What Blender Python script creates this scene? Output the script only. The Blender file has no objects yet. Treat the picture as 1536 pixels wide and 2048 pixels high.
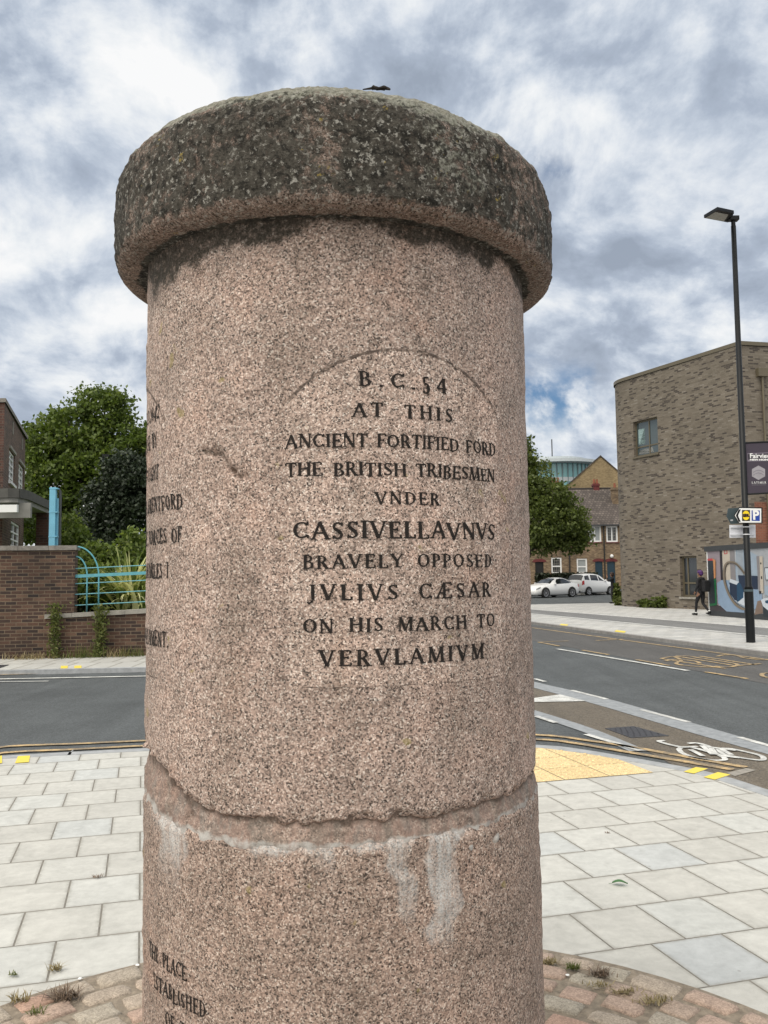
import bpy, bmesh, math, random
import numpy as np
from mathutils import Vector, Matrix
random.seed(7); rng = np.random.default_rng(11)
S = bpy.context.scene
COL = S.collection
# ---------------------------------------------------------------- camera
CF, CH, HZ, ROLL = 1720.0, 1.62, 1154.0, 0.0125      # focal length in photo pixels, eye height, horizon row, roll
PITCH = math.atan((HZ - 1024) / CF)
fwd = Vector((0, math.cos(PITCH), math.sin(PITCH))); up0 = Vector((0, -math.sin(PITCH), math.cos(PITCH))); r0 = Vector((1, 0, 0))
cR, sR = math.cos(ROLL), math.sin(ROLL)
cam_r = cR * r0 - sR * up0; cam_u = sR * r0 + cR * up0
CAMP = Vector((0, 0, CH))
cam = bpy.data.objects.new('camera', bpy.data.cameras.new('camera')); COL.objects.link(cam)
cam.matrix_world = Matrix(((cam_r.x, cam_u.x, -fwd.x, 0), (cam_r.y, cam_u.y, -fwd.y, 0), (cam_r.z, cam_u.z, -fwd.z, CH), (0, 0, 0, 1)))
cam.data.sensor_fit = 'VERTICAL'; cam.data.sensor_height = 32.0; cam.data.lens = 32.0 * CF / 2048
cam.data.clip_start = 0.05; cam.data.clip_end = 3000
S.camera = cam
S.render.resolution_x, S.render.resolution_y = 768, 1024
# ---------------------------------------------------------------- exposure, sky and sun
S.view_settings.view_transform = 'Standard'; S.view_settings.look = 'None'
S.view_settings.exposure = 0.0; S.view_settings.gamma = 1.0
SUN_EL, SUN_AZ = math.radians(56), math.radians(215)   # azimuth clockwise from +Y: behind the camera, to its left
sun = bpy.data.objects.new('sun', bpy.data.lights.new('sun', 'SUN')); COL.objects.link(sun)
sun.data.energy = 1.8; sun.data.angle = math.radians(26); sun.data.color = (1, 0.93, 0.84)
sd = Vector((math.sin(SUN_AZ) * math.cos(SUN_EL), math.cos(SUN_AZ) * math.cos(SUN_EL), math.sin(SUN_EL)))
sun.rotation_euler = sd.to_track_quat('Z', 'Y').to_euler()


class NT:                                                # small node-tree helper
    def __init__(s, nt): s.t = nt; s.n = nt.nodes; s.l = nt.links
    def new(s, typ, ins=None, **kw):
        n = s.n.new(typ)
        for k, v in kw.items(): setattr(n, k, v)
        for k, v in (ins or {}).items(): s.set(n, k, v)
        return n
    def set(s, n, k, v):
        i = n.inputs[k]
        if hasattr(v, 'is_output') or isinstance(v, bpy.types.NodeSocket): s.l.new(v, i)
        else: i.default_value = v
    def math(s, op, a, b=None, c=None, clamp=False):
        n = s.new('ShaderNodeMath', operation=op, use_clamp=clamp); s.set(n, 0, a)
        if b is not None: s.set(n, 1, b)
        if c is not None: s.set(n, 2, c)
        return n.outputs[0]
    def vmath(s, op, a, b=None):
        n = s.new('ShaderNodeVectorMath', operation=op); s.set(n, 0, a)
        if b is not None: s.set(n, 1, b)
        return n.outputs[0]
    def scale(s, v, k):
        n = s.new('ShaderNodeVectorMath', operation='SCALE'); s.set(n, 0, v); s.set(n, 'Scale', k); return n.outputs[0]
    def mix(s, f, a, b, bt='MIX'):
        n = s.new('ShaderNodeMix', data_type='RGBA', blend_type=bt); s.set(n, 0, f)
        for i, v in ((6, a), (7, b)):
            if isinstance(v, tuple) and len(v) == 3: v = v + (1,)
            s.set(n, i, v)
        return n.outputs[2]
    def ramp(s, f, stops, interp='LINEAR'):
        n = s.new('ShaderNodeValToRGB'); s.set(n, 0, f); cr = n.color_ramp; cr.interpolation = interp
        while len(cr.elements) < len(stops): cr.elements.new(0.5)
        for e, (p, c) in zip(cr.elements, stops):
            e.position = p; e.color = (c, c, c, 1) if isinstance(c, (int, float)) else tuple(c) + (1,)
        return n.outputs[0]
    def maprange(s, v, a, b, c=0.0, d=1.0, smooth=False):
        n = s.new('ShaderNodeMapRange'); n.clamp = True
        if smooth: n.interpolation_type = 'SMOOTHSTEP'
        for i, x in enumerate((v, a, b, c, d)): s.set(n, i, x)
        return n.outputs[0]
    def noise(s, vec, scale, detail=4, rough=0.5, dist=0.0, out=0):
        n = s.new('ShaderNodeTexNoise', {'Scale': scale, 'Detail': detail, 'Roughness': rough, 'Distortion': dist})
        if vec is not None: s.set(n, 'Vector', vec)
        return n.outputs[out]


world = bpy.data.worlds.new('World'); S.world = world; world.use_nodes = True
w = NT(world.node_tree); w.n.clear()
sky = w.new('ShaderNodeTexSky', sky_type='NISHITA', sun_disc=False, sun_elevation=SUN_EL, sun_rotation=SUN_AZ, altitude=20.0, air_density=1.0, dust_density=1.5)
dirv = w.new('ShaderNodeTexCoord').outputs['Generated']
sep = w.new('ShaderNodeSeparateXYZ', {0: dirv})
zz = w.math('MAXIMUM', sep.outputs[2], 0.0)
den = w.math('ADD', zz, 0.50)
cu = w.math('DIVIDE', sep.outputs[0], den); cv = w.math('DIVIDE', sep.outputs[1], den)
cvec = w.new('ShaderNodeCombineXYZ', {0: cu, 1: cv, 2: 3.7}).outputs[0]
warp = w.noise(cvec, 1.3, 3, 0.5, out=1)
cvec2 = w.vmath('ADD', cvec, w.scale(warp, 0.32))
def billow(vec, sc):
    v = w.new('ShaderNodeTexVoronoi', {'Vector': vec, 'Scale': sc, 'Detail': 2.0, 'Roughness': 0.5, 'Lacunarity': 2.1}, feature='F1', voronoi_dimensions='2D'); v.normalize = True
    return w.math('SUBTRACT', 1.0, v.outputs['Distance'])
def noise2(vec, sc, det, ro):
    n = w.new('ShaderNodeTexNoise', {'Vector': vec, 'Scale': sc, 'Detail': det, 'Roughness': ro}, noise_dimensions='2D'); return n.outputs[0]
n_big = noise2(cvec2, 1.7, 3, 0.5)
n_fine = noise2(cvec2, 12.0, 6, 0.60)
def density(vec): return w.math('ADD', w.math('MULTIPLY', noise2(vec, 3.9, 9, 0.57), 1.0), w.math('MULTIPLY', billow(vec, 4.6), 0.32))
n_det = noise2(cvec2, 4.6, 7, 0.58)
da = density(cvec2); db = density(w.vmath('ADD', cvec2, (0.015, -0.07, 0.0)))       # towards the veiled sun
rim = w.math('SUBTRACT', da, db)
tone = w.math('ADD', w.math('ADD', w.math('MULTIPLY', rim, 2.0), w.math('ADD', w.math('MULTIPLY', w.math('SUBTRACT', n_det, 0.5), 0.55), w.math('MULTIPLY', w.math('SUBTRACT', noise2(cvec2, 14.0, 8, 0.66), 0.5), 0.50))), w.math('ADD', w.math('MULTIPLY', w.math('SUBTRACT', n_big, 0.5), 0.6), w.math('MULTIPLY', w.math('SUBTRACT', da, 0.72), -0.55)))
lowglow = w.maprange(zz, 0.04, 0.30, 0.26, 0.0, True)
tone2 = w.math('ADD', w.math('ADD', tone, lowglow), 0.545)
ccol = w.ramp(tone2, [(0.12, (0.33, 0.385, 0.475)), (0.34, (0.425, 0.49, 0.595)), (0.48, (0.56, 0.625, 0.72)), (0.60, (0.70, 0.75, 0.82)), (0.74, (0.84, 0.87, 0.90)), (0.90, (0.95, 0.955, 0.96))])
hole = noise2(cvec2, 3.3, 5, 0.55)
gap = w.maprange(w.math('ADD', hole, w.math('MULTIPLY', n_fine, 0.25)), 0.90, 1.02, 0, 0.8, True)


def blob(px, py, r0_, r1_):                              # a clearing in the cloud seen towards that part of the photo
    d = (fwd * CF + cam_r * (px - 768) + cam_u * (1024 - py)).normalized()
    dt = w.new('ShaderNodeVectorMath', operation='DISTANCE'); w.set(dt, 0, w.vmath('ADD', dirv, w.vmath('MULTIPLY', w.new('ShaderNodeCombineXYZ', {0: w.math('SUBTRACT', n_fine, 0.5), 1: 0.0, 2: w.math('SUBTRACT', n_det, 0.5)}).outputs[0], (0.13, 0, 0.09)))); dt.inputs[1].default_value = d
    return w.maprange(dt.outputs['Value'], r0_, r1_, 1.0, 0.0, True)


gap = w.math('MAXIMUM', gap, blob(1112, 796, 0.004, 0.046))
gap = w.math('MAXIMUM', gap, w.math('MULTIPLY', blob(1105, 345, 0.001, 0.024), 0.5))
blue = w.new('ShaderNodeMix', data_type='RGBA', blend_type='MULTIPLY'); blue.inputs[0].default_value = 1
w.set(blue, 6, sky.outputs[0]); blue.inputs[7].default_value = (0.062, 0.078, 0.092, 1)
front = w.mix(gap, ccol, blue.outputs[2])
# the cloud is thinner and far brighter overhead and behind the viewer, round the veiled sun
dots = w.new('ShaderNodeVectorMath', operation='DOT_PRODUCT'); w.set(dots, 0, dirv); dots.inputs[1].default_value = sd
veil = w.maprange(dots.outputs['Value'], 0.30, 1.0, 1.0, 2.5, True)
fin0 = w.mix(w.maprange(dots.outputs['Value'], 0.2, 0.8), front, (0.74, 0.72, 0.66))
fin = w.vmath('SCALE', fin0); w.l.new(veil, w.n[-1].inputs['Scale'])
for nn in w.n:
    if nn.type == 'VECT_MATH' and nn.operation == 'SCALE' and not nn.inputs['Scale'].is_linked: nn.inputs['Scale'].default_value = 0.32
bg = w.new('ShaderNodeBackground', {'Color': fin, 'Strength': 1.0})
wo = w.new('ShaderNodeOutputWorld'); w.l.new(bg.outputs[0], wo.inputs[0])


# ---------------------------------------------------------------- photo pixel -> place in the world
def ray(px, py): return (fwd * CF + cam_r * (px - 768) + cam_u * (1024 - py)).normalized()
def G(px, py, z=0.0):
    d = ray(px, py); return CAMP + d * ((z - CH) / d.z)
def AT(px, py, Y):
    d = ray(px, py); return CAMP + d * (Y / d.y)
def ON(px, py, p0, p1):                                   # on the vertical plane through p0, p1 -> (distance along, height)
    d = ray(px, py); e = Vector((p1[0] - p0[0], p1[1] - p0[1], 0)).normalized(); n = Vector((e.y, -e.x, 0))
    q = Vector((p0[0], p0[1], 0)); t = (q - CAMP).dot(n) / d.dot(n); p = CAMP + d * t
    return (p - q).dot(e), p.z


# ---------------------------------------------------------------- materials
def newmat(name):
    m = bpy.data.materials.new(name); m.use_nodes = True; t = NT(m.node_tree); t.n.clear()
    b = t.new('ShaderNodeBsdfPrincipled'); o = t.new('ShaderNodeOutputMaterial'); t.l.new(b.outputs[0], o.inputs[0])
    return m, t, b


def C3(r, g, b):                                          # sRGB 0-255 -> linear
    f = lambda c: ((c / 255 + 0.055) / 1.055) ** 2.4 if c > 10 else c / 255 / 12.92
    return (f(r), f(g), f(b))


def plain(name, col, rough=0.5, metal=0.0, var=0.12, scale=6.0, bump=0.0, bscale=60.0, spec=0.5):
    m, t, b = newmat(name)
    oc = t.new('ShaderNodeTexCoord').outputs['Object']
    n = t.noise(oc, scale, 6, 0.6)
    k = t.maprange(n, 0.3, 0.7, 1 - var, 1 + var)
    c = t.scale(tuple(col), k)
    t.set(b, 'Base Color', c); b.inputs['Roughness'].default_value = rough; b.inputs['Metallic'].default_value = metal
    b.inputs['Specular IOR Level'].default_value = spec
    if bump:
        bn = t.new('ShaderNodeBump', {'Strength': bump, 'Distance': 0.01, 'Height': t.noise(oc, bscale, 5, 0.6)})
        t.l.new(bn.outputs[0], b.inputs['Normal'])
    return m


def brick(name, stops, mortar, bw=0.225, rh=0.075, ms=0.009, offset=0.5, grime=0.25, rough=0.85, gscale=0.8, squash=1.0):
    m, t, b = newmat(name)
    tc = t.new('ShaderNodeTexCoord'); uv = tc.outputs['UV']
    wob = t.noise(uv, 3.0, 3, 0.5, out=1)
    v = t.vmath('ADD', uv, t.vmath('MULTIPLY', t.vmath('SUBTRACT', wob, (0.5, 0.5, 0.5)), (0.012, 0.012, 0)))
    bt = t.new('ShaderNodeTexBrick', {'Vector': v, 'Color1': (0, 0, 0, 1), 'Color2': (1, 1, 1, 1), 'Mortar': (0.5, 0.5, 0.5, 1), 'Scale': 1.0, 'Mortar Size': ms, 'Mortar Smooth': 0.15, 'Bias': 0.0, 'Brick Width': bw, 'Row Height': rh}, offset=offset, squash=squash)
    c = t.ramp(bt.outputs['Color'], stops)
    nf = t.noise(uv, 45, 4, 0.6); c = t.mix(0.5, c, t.ramp(nf, [(0.3, 0.25), (0.7, 0.75)]), 'OVERLAY')
    c = t.mix(bt.outputs['Fac'], c, mortar)
    ng = t.noise(uv, gscale, 6, 0.6, 0.4)
    k = t.maprange(ng, 0.35, 0.68, 1.0 - grime, 1.0 + grime * 0.5)
    c = t.scale(c, k)
    t.set(b, 'Base Color', c); b.inputs['Roughness'].default_value = rough
    h = t.math('ADD', t.math('MULTIPLY', bt.outputs['Fac'], -1.0), t.math('MULTIPLY', nf, 0.35))
    bn = t.new('ShaderNodeBump', {'Strength': 0.5, 'Distance': 0.008, 'Height': h}); t.l.new(bn.outputs[0], b.inputs['Normal'])
    return m


def granite_nodes(t, oc, dark=1.0):
    """pink granite: interlocking pink, buff, grey and black grains; returns colour, height"""
    wv = t.vmath('ADD', oc, t.vmath('MULTIPLY', t.vmath('SUBTRACT', t.noise(oc, 120, 2, 0.5, out=1), (0.5, 0.5, 0.5)), (0.006, 0.006, 0.006)))
    v1 = t.new('ShaderNodeTexVoronoi', {'Vector': wv, 'Scale': 360.0, 'Randomness': 1.0})
    v2 = t.new('ShaderNodeTexVoronoi', {'Vector': wv, 'Scale': 235.0, 'Randomness': 1.0})
    s1 = t.new('ShaderNodeSeparateColor', {0: v1.outputs['Color']}); s2 = t.new('ShaderNodeSeparateColor', {0: v2.outputs['Color']})
    pink = t.ramp(s1.outputs[0], [(0.0, (0.055, 0.044, 0.039)), (0.09, (0.12, 0.093, 0.080)), (0.18, (0.26, 0.197, 0.168)), (0.50, (0.382, 0.280, 0.234)), (0.74, (0.462, 0.350, 0.298)), (0.90, (0.58, 0.47, 0.41)), (1.0, (0.68, 0.60, 0.54))])
    big = t.ramp(s2.outputs[1], [(0.0, 0.45), (0.14, 0.68), (0.4, 0.95), (0.75, 1.05), (1.0, 1.12)])
    c = t.mix(1.0, pink, big, 'MULTIPLY')
    lrg = t.noise(oc, 6.5, 6, 0.62, 0.3)
    tint = t.ramp(lrg, [(0.30, (0.76, 0.75, 0.73)), (0.5, (1.0, 0.985, 0.97)), (0.68, (1.14, 1.07, 1.03))])
    c = t.mix(1.0, c, tint, 'MULTIPLY')
    vs_ = t.new('ShaderNodeMapping', {'Vector': oc, 'Scale': (9, 9, 1.1)}); wx_ = t.noise(vs_.outputs[0], 1.0, 6, 0.62, 0.4)
    c = t.mix(1.0, c, t.ramp(wx_, [(0.30, (0.80, 0.79, 0.77)), (0.50, (1.0, 1.0, 1.0)), (0.70, (1.07, 1.05, 1.04))]), 'MULTIPLY')
    rd = t.maprange(t.noise(oc, 3.3, 5, 0.6, 0.6), 0.56, 0.72, 0, 0.35, True)
    c = t.mix(rd, c, t.mix(1.0, c, (1.12, 0.86, 0.74), 'MULTIPLY'))
    c = t.mix(1.0, c, (0.970, 0.987, 1.0), 'MULTIPLY')
    if dark != 1.0: c = t.mix(1.0, c, (dark, dark * 0.985, dark * 0.96), 'MULTIPLY')
    h = t.math('ADD', t.math('MULTIPLY', s1.outputs[0], 0.5), t.math('MULTIPLY', t.noise(oc, 260, 3, 0.6), 0.9))
    return c, h


def granite(name, dark=1.0, stains=True):
    m, t, b = newmat(name)
    oc = t.new('ShaderNodeTexCoord').outputs['Object']
    c, h = granite_nodes(t, oc, dark)
    if stains:
        at = t.new('ShaderNodeAttribute', attribute_name='stain'); sp = t.new('ShaderNodeSeparateColor', {0: at.outputs['Color']})
        n1 = t.noise(oc, 26, 8, 0.7); n2 = t.noise(oc, 70, 6, 0.7)
        alg_shade = t.maprange(t.math('ADD', sp.outputs[0], t.math('MULTIPLY', t.math('ADD', t.math('MULTIPLY', t.math('SUBTRACT', n1, 0.5), 0.55), t.math('MULTIPLY', t.math('SUBTRACT', n2, 0.5), 0.45)), 2.2)), 0.24, 0.95, 0, 1, True)
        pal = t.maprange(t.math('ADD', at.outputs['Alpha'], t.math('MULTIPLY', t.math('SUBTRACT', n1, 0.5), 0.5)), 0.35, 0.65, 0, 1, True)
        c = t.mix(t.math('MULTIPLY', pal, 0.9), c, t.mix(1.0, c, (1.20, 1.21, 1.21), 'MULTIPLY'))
        alg_shade = t.math('MULTIPLY', alg_shade, t.maprange(n2, 0.34, 0.52, 0.55, 1.0))
        c = t.mix(t.math('MULTIPLY', alg_shade, 0.90), c, (0.022, 0.020, 0.014))  # black algae, with the contact shade under the cap in the same colour
        salt = t.maprange(t.math('ADD', sp.outputs[1], t.math('MULTIPLY', t.math('SUBTRACT', n2, 0.5), 0.9)), 0.15, 0.95, 0, 0.86, True)
        st_ = t.new('ShaderNodeMapping', {'Vector': oc, 'Scale': (70, 70, 7)}); salt = t.math('MULTIPLY', salt, t.math('MULTIPLY', t.maprange(t.noise(oc, 300, 4, 0.75), 0.36, 0.60, 0.22, 1.0), t.maprange(t.noise(st_.outputs[0], 1.0, 5, 0.65), 0.36, 0.62, 0.30, 1.2)))
        c = t.mix(salt, c, (0.52, 0.52, 0.51))
        rust = t.maprange(t.math('ADD', sp.outputs[2], t.math('MULTIPLY', t.math('SUBTRACT', n1, 0.5), 1.2)), 0.3, 1.0, 0, 0.62, True)
        c = t.mix(rust, c, t.mix(n2, (0.11, 0.066, 0.045), (0.30, 0.175, 0.13)))
        # a few dots of lichen
        lz = t.maprange(t.noise(oc, 17, 3, 0.5), 0.70, 0.74, 0, 0.55, True); c = t.mix(lz, c, (0.28, 0.23, 0.08))
    t.set(b, 'Base Color', c); b.inputs['Roughness'].default_value = 0.82; b.inputs['Specular IOR Level'].default_value = 0.3
    bn = t.new('ShaderNodeBump', {'Strength': 0.55, 'Distance': 0.004, 'Height': h}); t.l.new(bn.outputs[0], b.inputs['Normal'])
    return m


def joint_mat():
    """old cement bed between the two stones: pinkish, rubbed, with brown drips and a lime line at its foot"""
    m, t, b = newmat('old_cement_joint')
    oc = t.new('ShaderNodeTexCoord').outputs['Object']
    at = t.new('ShaderNodeAttribute', attribute_name='stain'); sp = t.new('ShaderNodeSeparateColor', {0: at.outputs['Color']})
    st_ = t.new('ShaderNodeMapping', {'Vector': oc, 'Scale': (16, 16, 4)}); n0 = t.noise(st_.outputs[0], 1.0, 6, 0.65); n1 = t.noise(oc, 34, 8, 0.72); n2 = t.noise(oc, 130, 5, 0.7)
    c = t.ramp(n0, [(0.32, (0.13, 0.11, 0.092)), (0.43, (0.225, 0.185, 0.155)), (0.52, (0.285, 0.195, 0.16)), (0.60, (0.24, 0.205, 0.18)), (0.70, (0.20, 0.19, 0.172))])
    c = t.mix(0.7, c, t.ramp(n1, [(0.3, 0.22), (0.5, 0.5), (0.72, 0.75)]), 'OVERLAY'); c = t.mix(0.5, c, t.ramp(n2, [(0.3, 0.25), (0.7, 0.75)]), 'OVERLAY')
    gc, gh_ = granite_nodes(t, oc, 0.8); c = t.mix(t.maprange(n1, 0.40, 0.60, 0.15, 0.75), c, gc)
    dk = t.maprange(t.math('ADD', sp.outputs[0], t.math('MULTIPLY', t.math('SUBTRACT', n1, 0.5), 1.5)), 0.24, 0.80, 0, 0.70, True); c = t.mix(dk, c, (0.055, 0.036, 0.025))  # dark crevice painted along the top, below the upper stone
    wt = t.maprange(t.math('ADD', sp.outputs[1], t.math('MULTIPLY', t.math('SUBTRACT', n1, 0.5), 1.6)), 0.42, 0.9, 0, 0.8, True); c = t.mix(wt, c, (0.44, 0.43, 0.41))
    t.set(b, 'Base Color', c); b.inputs['Roughness'].default_value = 0.9
    bn = t.new('ShaderNodeBump', {'Strength': 0.7, 'Distance': 0.006, 'Height': t.math('ADD', n1, t.math('MULTIPLY', n2, 0.4))}); t.l.new(bn.outputs[0], b.inputs['Normal'])
    return m


def capstone():
    m, t, b = newmat('weathered_cap_granite')
    oc = t.new('ShaderNodeTexCoord').outputs['Object']; gm = t.new('ShaderNodeNewGeometry')
    c, h = granite_nodes(t, oc, 0.66)
    at = t.new('ShaderNodeAttribute', attribute_name='stain'); sp = t.new('ShaderNodeSeparateColor', {0: at.outputs['Color']})
    n1 = t.noise(oc, 9, 8, 0.68, 0.5); n2 = t.noise(oc, 38, 8, 0.72); n3 = t.noise(oc, 120, 5, 0.7)
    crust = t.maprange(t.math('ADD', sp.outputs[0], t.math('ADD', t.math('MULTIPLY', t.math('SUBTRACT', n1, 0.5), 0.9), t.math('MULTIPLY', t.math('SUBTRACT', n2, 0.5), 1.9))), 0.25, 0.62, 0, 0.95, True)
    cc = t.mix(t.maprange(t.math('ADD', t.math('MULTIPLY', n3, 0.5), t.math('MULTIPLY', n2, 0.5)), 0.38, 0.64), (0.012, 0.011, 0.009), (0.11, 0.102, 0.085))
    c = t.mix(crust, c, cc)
    grey = t.maprange(t.math('ADD', sp.outputs[1], t.math('ADD', t.math('MULTIPLY', t.math('SUBTRACT', n2, 0.5), 1.6), t.math('MULTIPLY', t.math('SUBTRACT', n3, 0.5), 0.9))), 0.40, 0.78, 0, 0.85, True)
    c = t.mix(grey, c, t.mix(t.maprange(n3, 0.4, 0.65), (0.19, 0.19, 0.15), (0.40, 0.40, 0.34)))
    fk = t.maprange(t.noise(oc, 48, 5, 0.7), 0.49, 0.60, 0, 0.85, True); fk = t.math('MULTIPLY', fk, crust); c = t.mix(fk, c, (0.014, 0.013, 0.011))
    fl = t.math('MULTIPLY', t.maprange(t.noise(oc, 85, 4, 0.7), 0.55, 0.63, 0, 0.8, True), t.maprange(n1, 0.40, 0.58, 0.25, 1.0)); c = t.mix(fl, c, (0.40, 0.385, 0.345))
    yl = t.math('MULTIPLY', t.maprange(t.noise(oc, 23, 6, 0.7), 0.645, 0.69, 0, 0.85, True), t.maprange(n2, 0.42, 0.55)); c = t.mix(yl, c, (0.36, 0.27, 0.07))
    t.set(b, 'Base Color', c); b.inputs['Roughness'].default_value = 0.92; b.inputs['Specular IOR Level'].default_value = 0.2
    hh = t.math('ADD', h, t.math('MULTIPLY', n2, 2.2))
    bn = t.new('ShaderNodeBump', {'Strength': 0.8, 'Distance': 0.007, 'Height': hh}); t.l.new(bn.outputs[0], b.inputs['Normal'])
    return m


def lettering():
    m, t, b = newmat('blackened_carving')
    oc = t.new('ShaderNodeTexCoord').outputs['Object']
    c, h = granite_nodes(t, oc, 0.75)
    isl = t.new('ShaderNodeNewGeometry').outputs['Random Per Island']
    n = t.noise(oc, 190, 4, 0.65); n2 = t.noise(oc, 22, 3, 0.5)
    th = t.math('ADD', t.math('MULTIPLY', isl, 0.10), t.math('MULTIPLY', n2, 0.30))
    f = t.maprange(t.math('SUBTRACT', n, th), -0.02, 0.16, 0.62, 0.98, True)
    c = t.mix(f, c, (0.016, 0.014, 0.013))
    t.set(b, 'Base Color', c); b.inputs['Roughness'].default_value = 0.9; b.inputs['Specular IOR Level'].default_value = 0.2
    bn = t.new('ShaderNodeBump', {'Strength': 0.5, 'Distance': 0.003, 'Height': h}); t.l.new(bn.outputs[0], b.inputs['Normal'])
    return m


def faint_groove():
    m, t, b = newmat('worn_groove')
    oc = t.new('ShaderNodeTexCoord').outputs['Object']
    c, h = granite_nodes(t, oc, 0.9)
    f = t.maprange(t.noise(oc, 60, 5, 0.65), 0.34, 0.58, 0.15, 0.9, True)
    c = t.mix(f, c, (0.062, 0.044, 0.035)); t.set(b, 'Base Color', c); b.inputs['Roughness'].default_value = 0.9
    return m


SLAB_A = math.radians(74.3)
def slabs(name, bw, rh, ang, voff, stops, mortar=(0.135, 0.125, 0.108), ms=0.0048, stainamt=0.3):
    m, t, b = newmat(name)
    oc = t.new('ShaderNodeTexCoord').outputs['Object']
    mp = t.new('ShaderNodeMapping', {'Vector': oc, 'Location': (0, -voff, 0), 'Rotation': (0, 0, -(math.pi / 2 - ang))})
    v = mp.outputs[0]
    bt = t.new('ShaderNodeTexBrick', {'Vector': v, 'Color1': (0, 0, 0, 1), 'Color2': (1, 1, 1, 1), 'Mortar': (0.5, 0.5, 0.5, 1), 'Scale': 1.0, 'Mortar Size': ms, 'Mortar Smooth': 0.2, 'Bias': 0.0, 'Brick Width': bw, 'Row Height': rh}, offset=0.5)
    wide = t.new('ShaderNodeTexBrick', {'Vector': v, 'Color1': (0, 0, 0, 1), 'Color2': (0, 0, 0, 1), 'Mortar': (1, 1, 1, 1), 'Scale': 1.0, 'Mortar Size': ms * 6, 'Mortar Smooth': 1.0, 'Bias': 0.0, 'Brick Width': bw, 'Row Height': rh}, offset=0.5)
    c = t.ramp(bt.outputs['Color'], stops)
    n1 = t.noise(oc, 3.2, 8, 0.65, 0.6); n2 = t.noise(oc, 16, 7, 0.7, 0.3); n3 = t.noise(oc, 330, 3, 0.6)
    k = t.math('ADD', t.math('ADD', t.maprange(n1, 0.3, 0.7, -0.13, 0.07), t.maprange(n2, 0.3, 0.75, 0.06, -0.15)), t.maprange(n3, 0.3, 0.7, 0.90, 1.07))
    c = t.scale(c, k)
    edge = t.math('MULTIPLY', t.maprange(wide.outputs['Fac'], 0.0, 1.0, 0, 1), t.maprange(n2, 0.34, 0.60, 0.08, stainamt * 1.9))
    c = t.mix(edge, c, (0.24, 0.225, 0.19))
    bl = t.math('MULTIPLY', t.maprange(t.noise(oc, 5.3, 5, 0.6), 0.60, 0.70, 0, stainamt), t.maprange(n2, 0.45, 0.6)); c = t.mix(bl, c, (0.22, 0.21, 0.19))
    c = t.mix(1.0, c, (0.97, 0.98, 0.995), 'MULTIPLY')
    gum = t.new('ShaderNodeTexVoronoi', {'Vector': oc, 'Scale': 4.6}); gs = t.maprange(gum.outputs['Distance'], 0.022, 0.050, 0.42, 0, True); c = t.mix(gs, c, (0.16, 0.15, 0.135))
    mc = t.mix(t.maprange(n2, 0.35, 0.65), mortar, tuple(x * 1.9 for x in mortar))
    c = t.mix(bt.outputs['Fac'], c, mc)
    t.set(b, 'Base Color', c); b.inputs['Roughness'].default_value = 0.8; b.inputs['Specular IOR Level'].default_value = 0.3
    hh = t.math('ADD', t.math('MULTIPLY', bt.outputs['Fac'], -3.0), t.math('ADD', t.math('MULTIPLY', n3, 0.25), t.math('MULTIPLY', n2, 0.3)))
    bn = t.new('ShaderNodeBump', {'Strength': 0.6, 'Distance': 0.004, 'Height': hh}); t.l.new(bn.outputs[0], b.inputs['Normal'])
    return m


def asphalt(name, col, grain=0.35, patch=0.18, warm=None):
    m, t, b = newmat(name)
    oc = t.new('ShaderNodeTexCoord').outputs['Object']
    v = t.new('ShaderNodeTexVoronoi', {'Vector': oc, 'Scale': 95.0}); sp = t.new('ShaderNodeSeparateColor', {0: v.outputs['Color']})
    n1 = t.noise(oc, 0.7, 7, 0.65, 0.5); n2 = t.noise(oc, 30, 6, 0.7)
    st = t.new('ShaderNodeMapping', {'Vector': oc, 'Rotation': (0, 0, math.radians(-14)), 'Scale': (3.0, 0.16, 1)}); n4 = t.noise(st.outputs[0], 1.0, 5, 0.6)
    k = t.math('MULTIPLY', t.math('ADD', t.maprange(sp.outputs[0], 0, 1, 1 - grain, 1 + grain), t.maprange(n2, 0.3, 0.7, -0.12, 0.12)), t.math('MULTIPLY', t.maprange(n1, 0.3, 0.7, 1 - patch, 1 + patch), t.maprange(n4, 0.35, 0.65, 0.88, 1.10)))
    base = t.mix(t.maprange(n2, 0.4, 0.65), tuple(col), tuple(warm or [x * 1.1 for x in col]))
    c = t.scale(base, k)
    t.set(b, 'Base Color', c); b.inputs['Roughness'].default_value = 0.75; b.inputs['Specular IOR Level'].default_value = 0.35
    bn = t.new('ShaderNodeBump', {'Strength': 0.6, 'Distance': 0.006, 'Height': sp.outputs[0]}); t.l.new(bn.outputs[0], b.inputs['Normal'])
    return m


def paintmat(name, col, under=(0.075, 0.075, 0.075), wear=0.5, scale=7.0):
    m, t, b = newmat(name)
    oc = t.new('ShaderNodeTexCoord').outputs['Object']
    n = t.noise(oc, scale, 8, 0.7); n2 = t.noise(oc, 70, 4, 0.7)
    f = t.maprange(t.math('ADD', n, t.math('MULTIPLY', n2, 0.6)), 0.62, 0.92, 0, wear, True)
    c = t.mix(f, tuple(col), under); t.set(b, 'Base Color', c); b.inputs['Roughness'].default_value = 0.6
    return m


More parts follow.
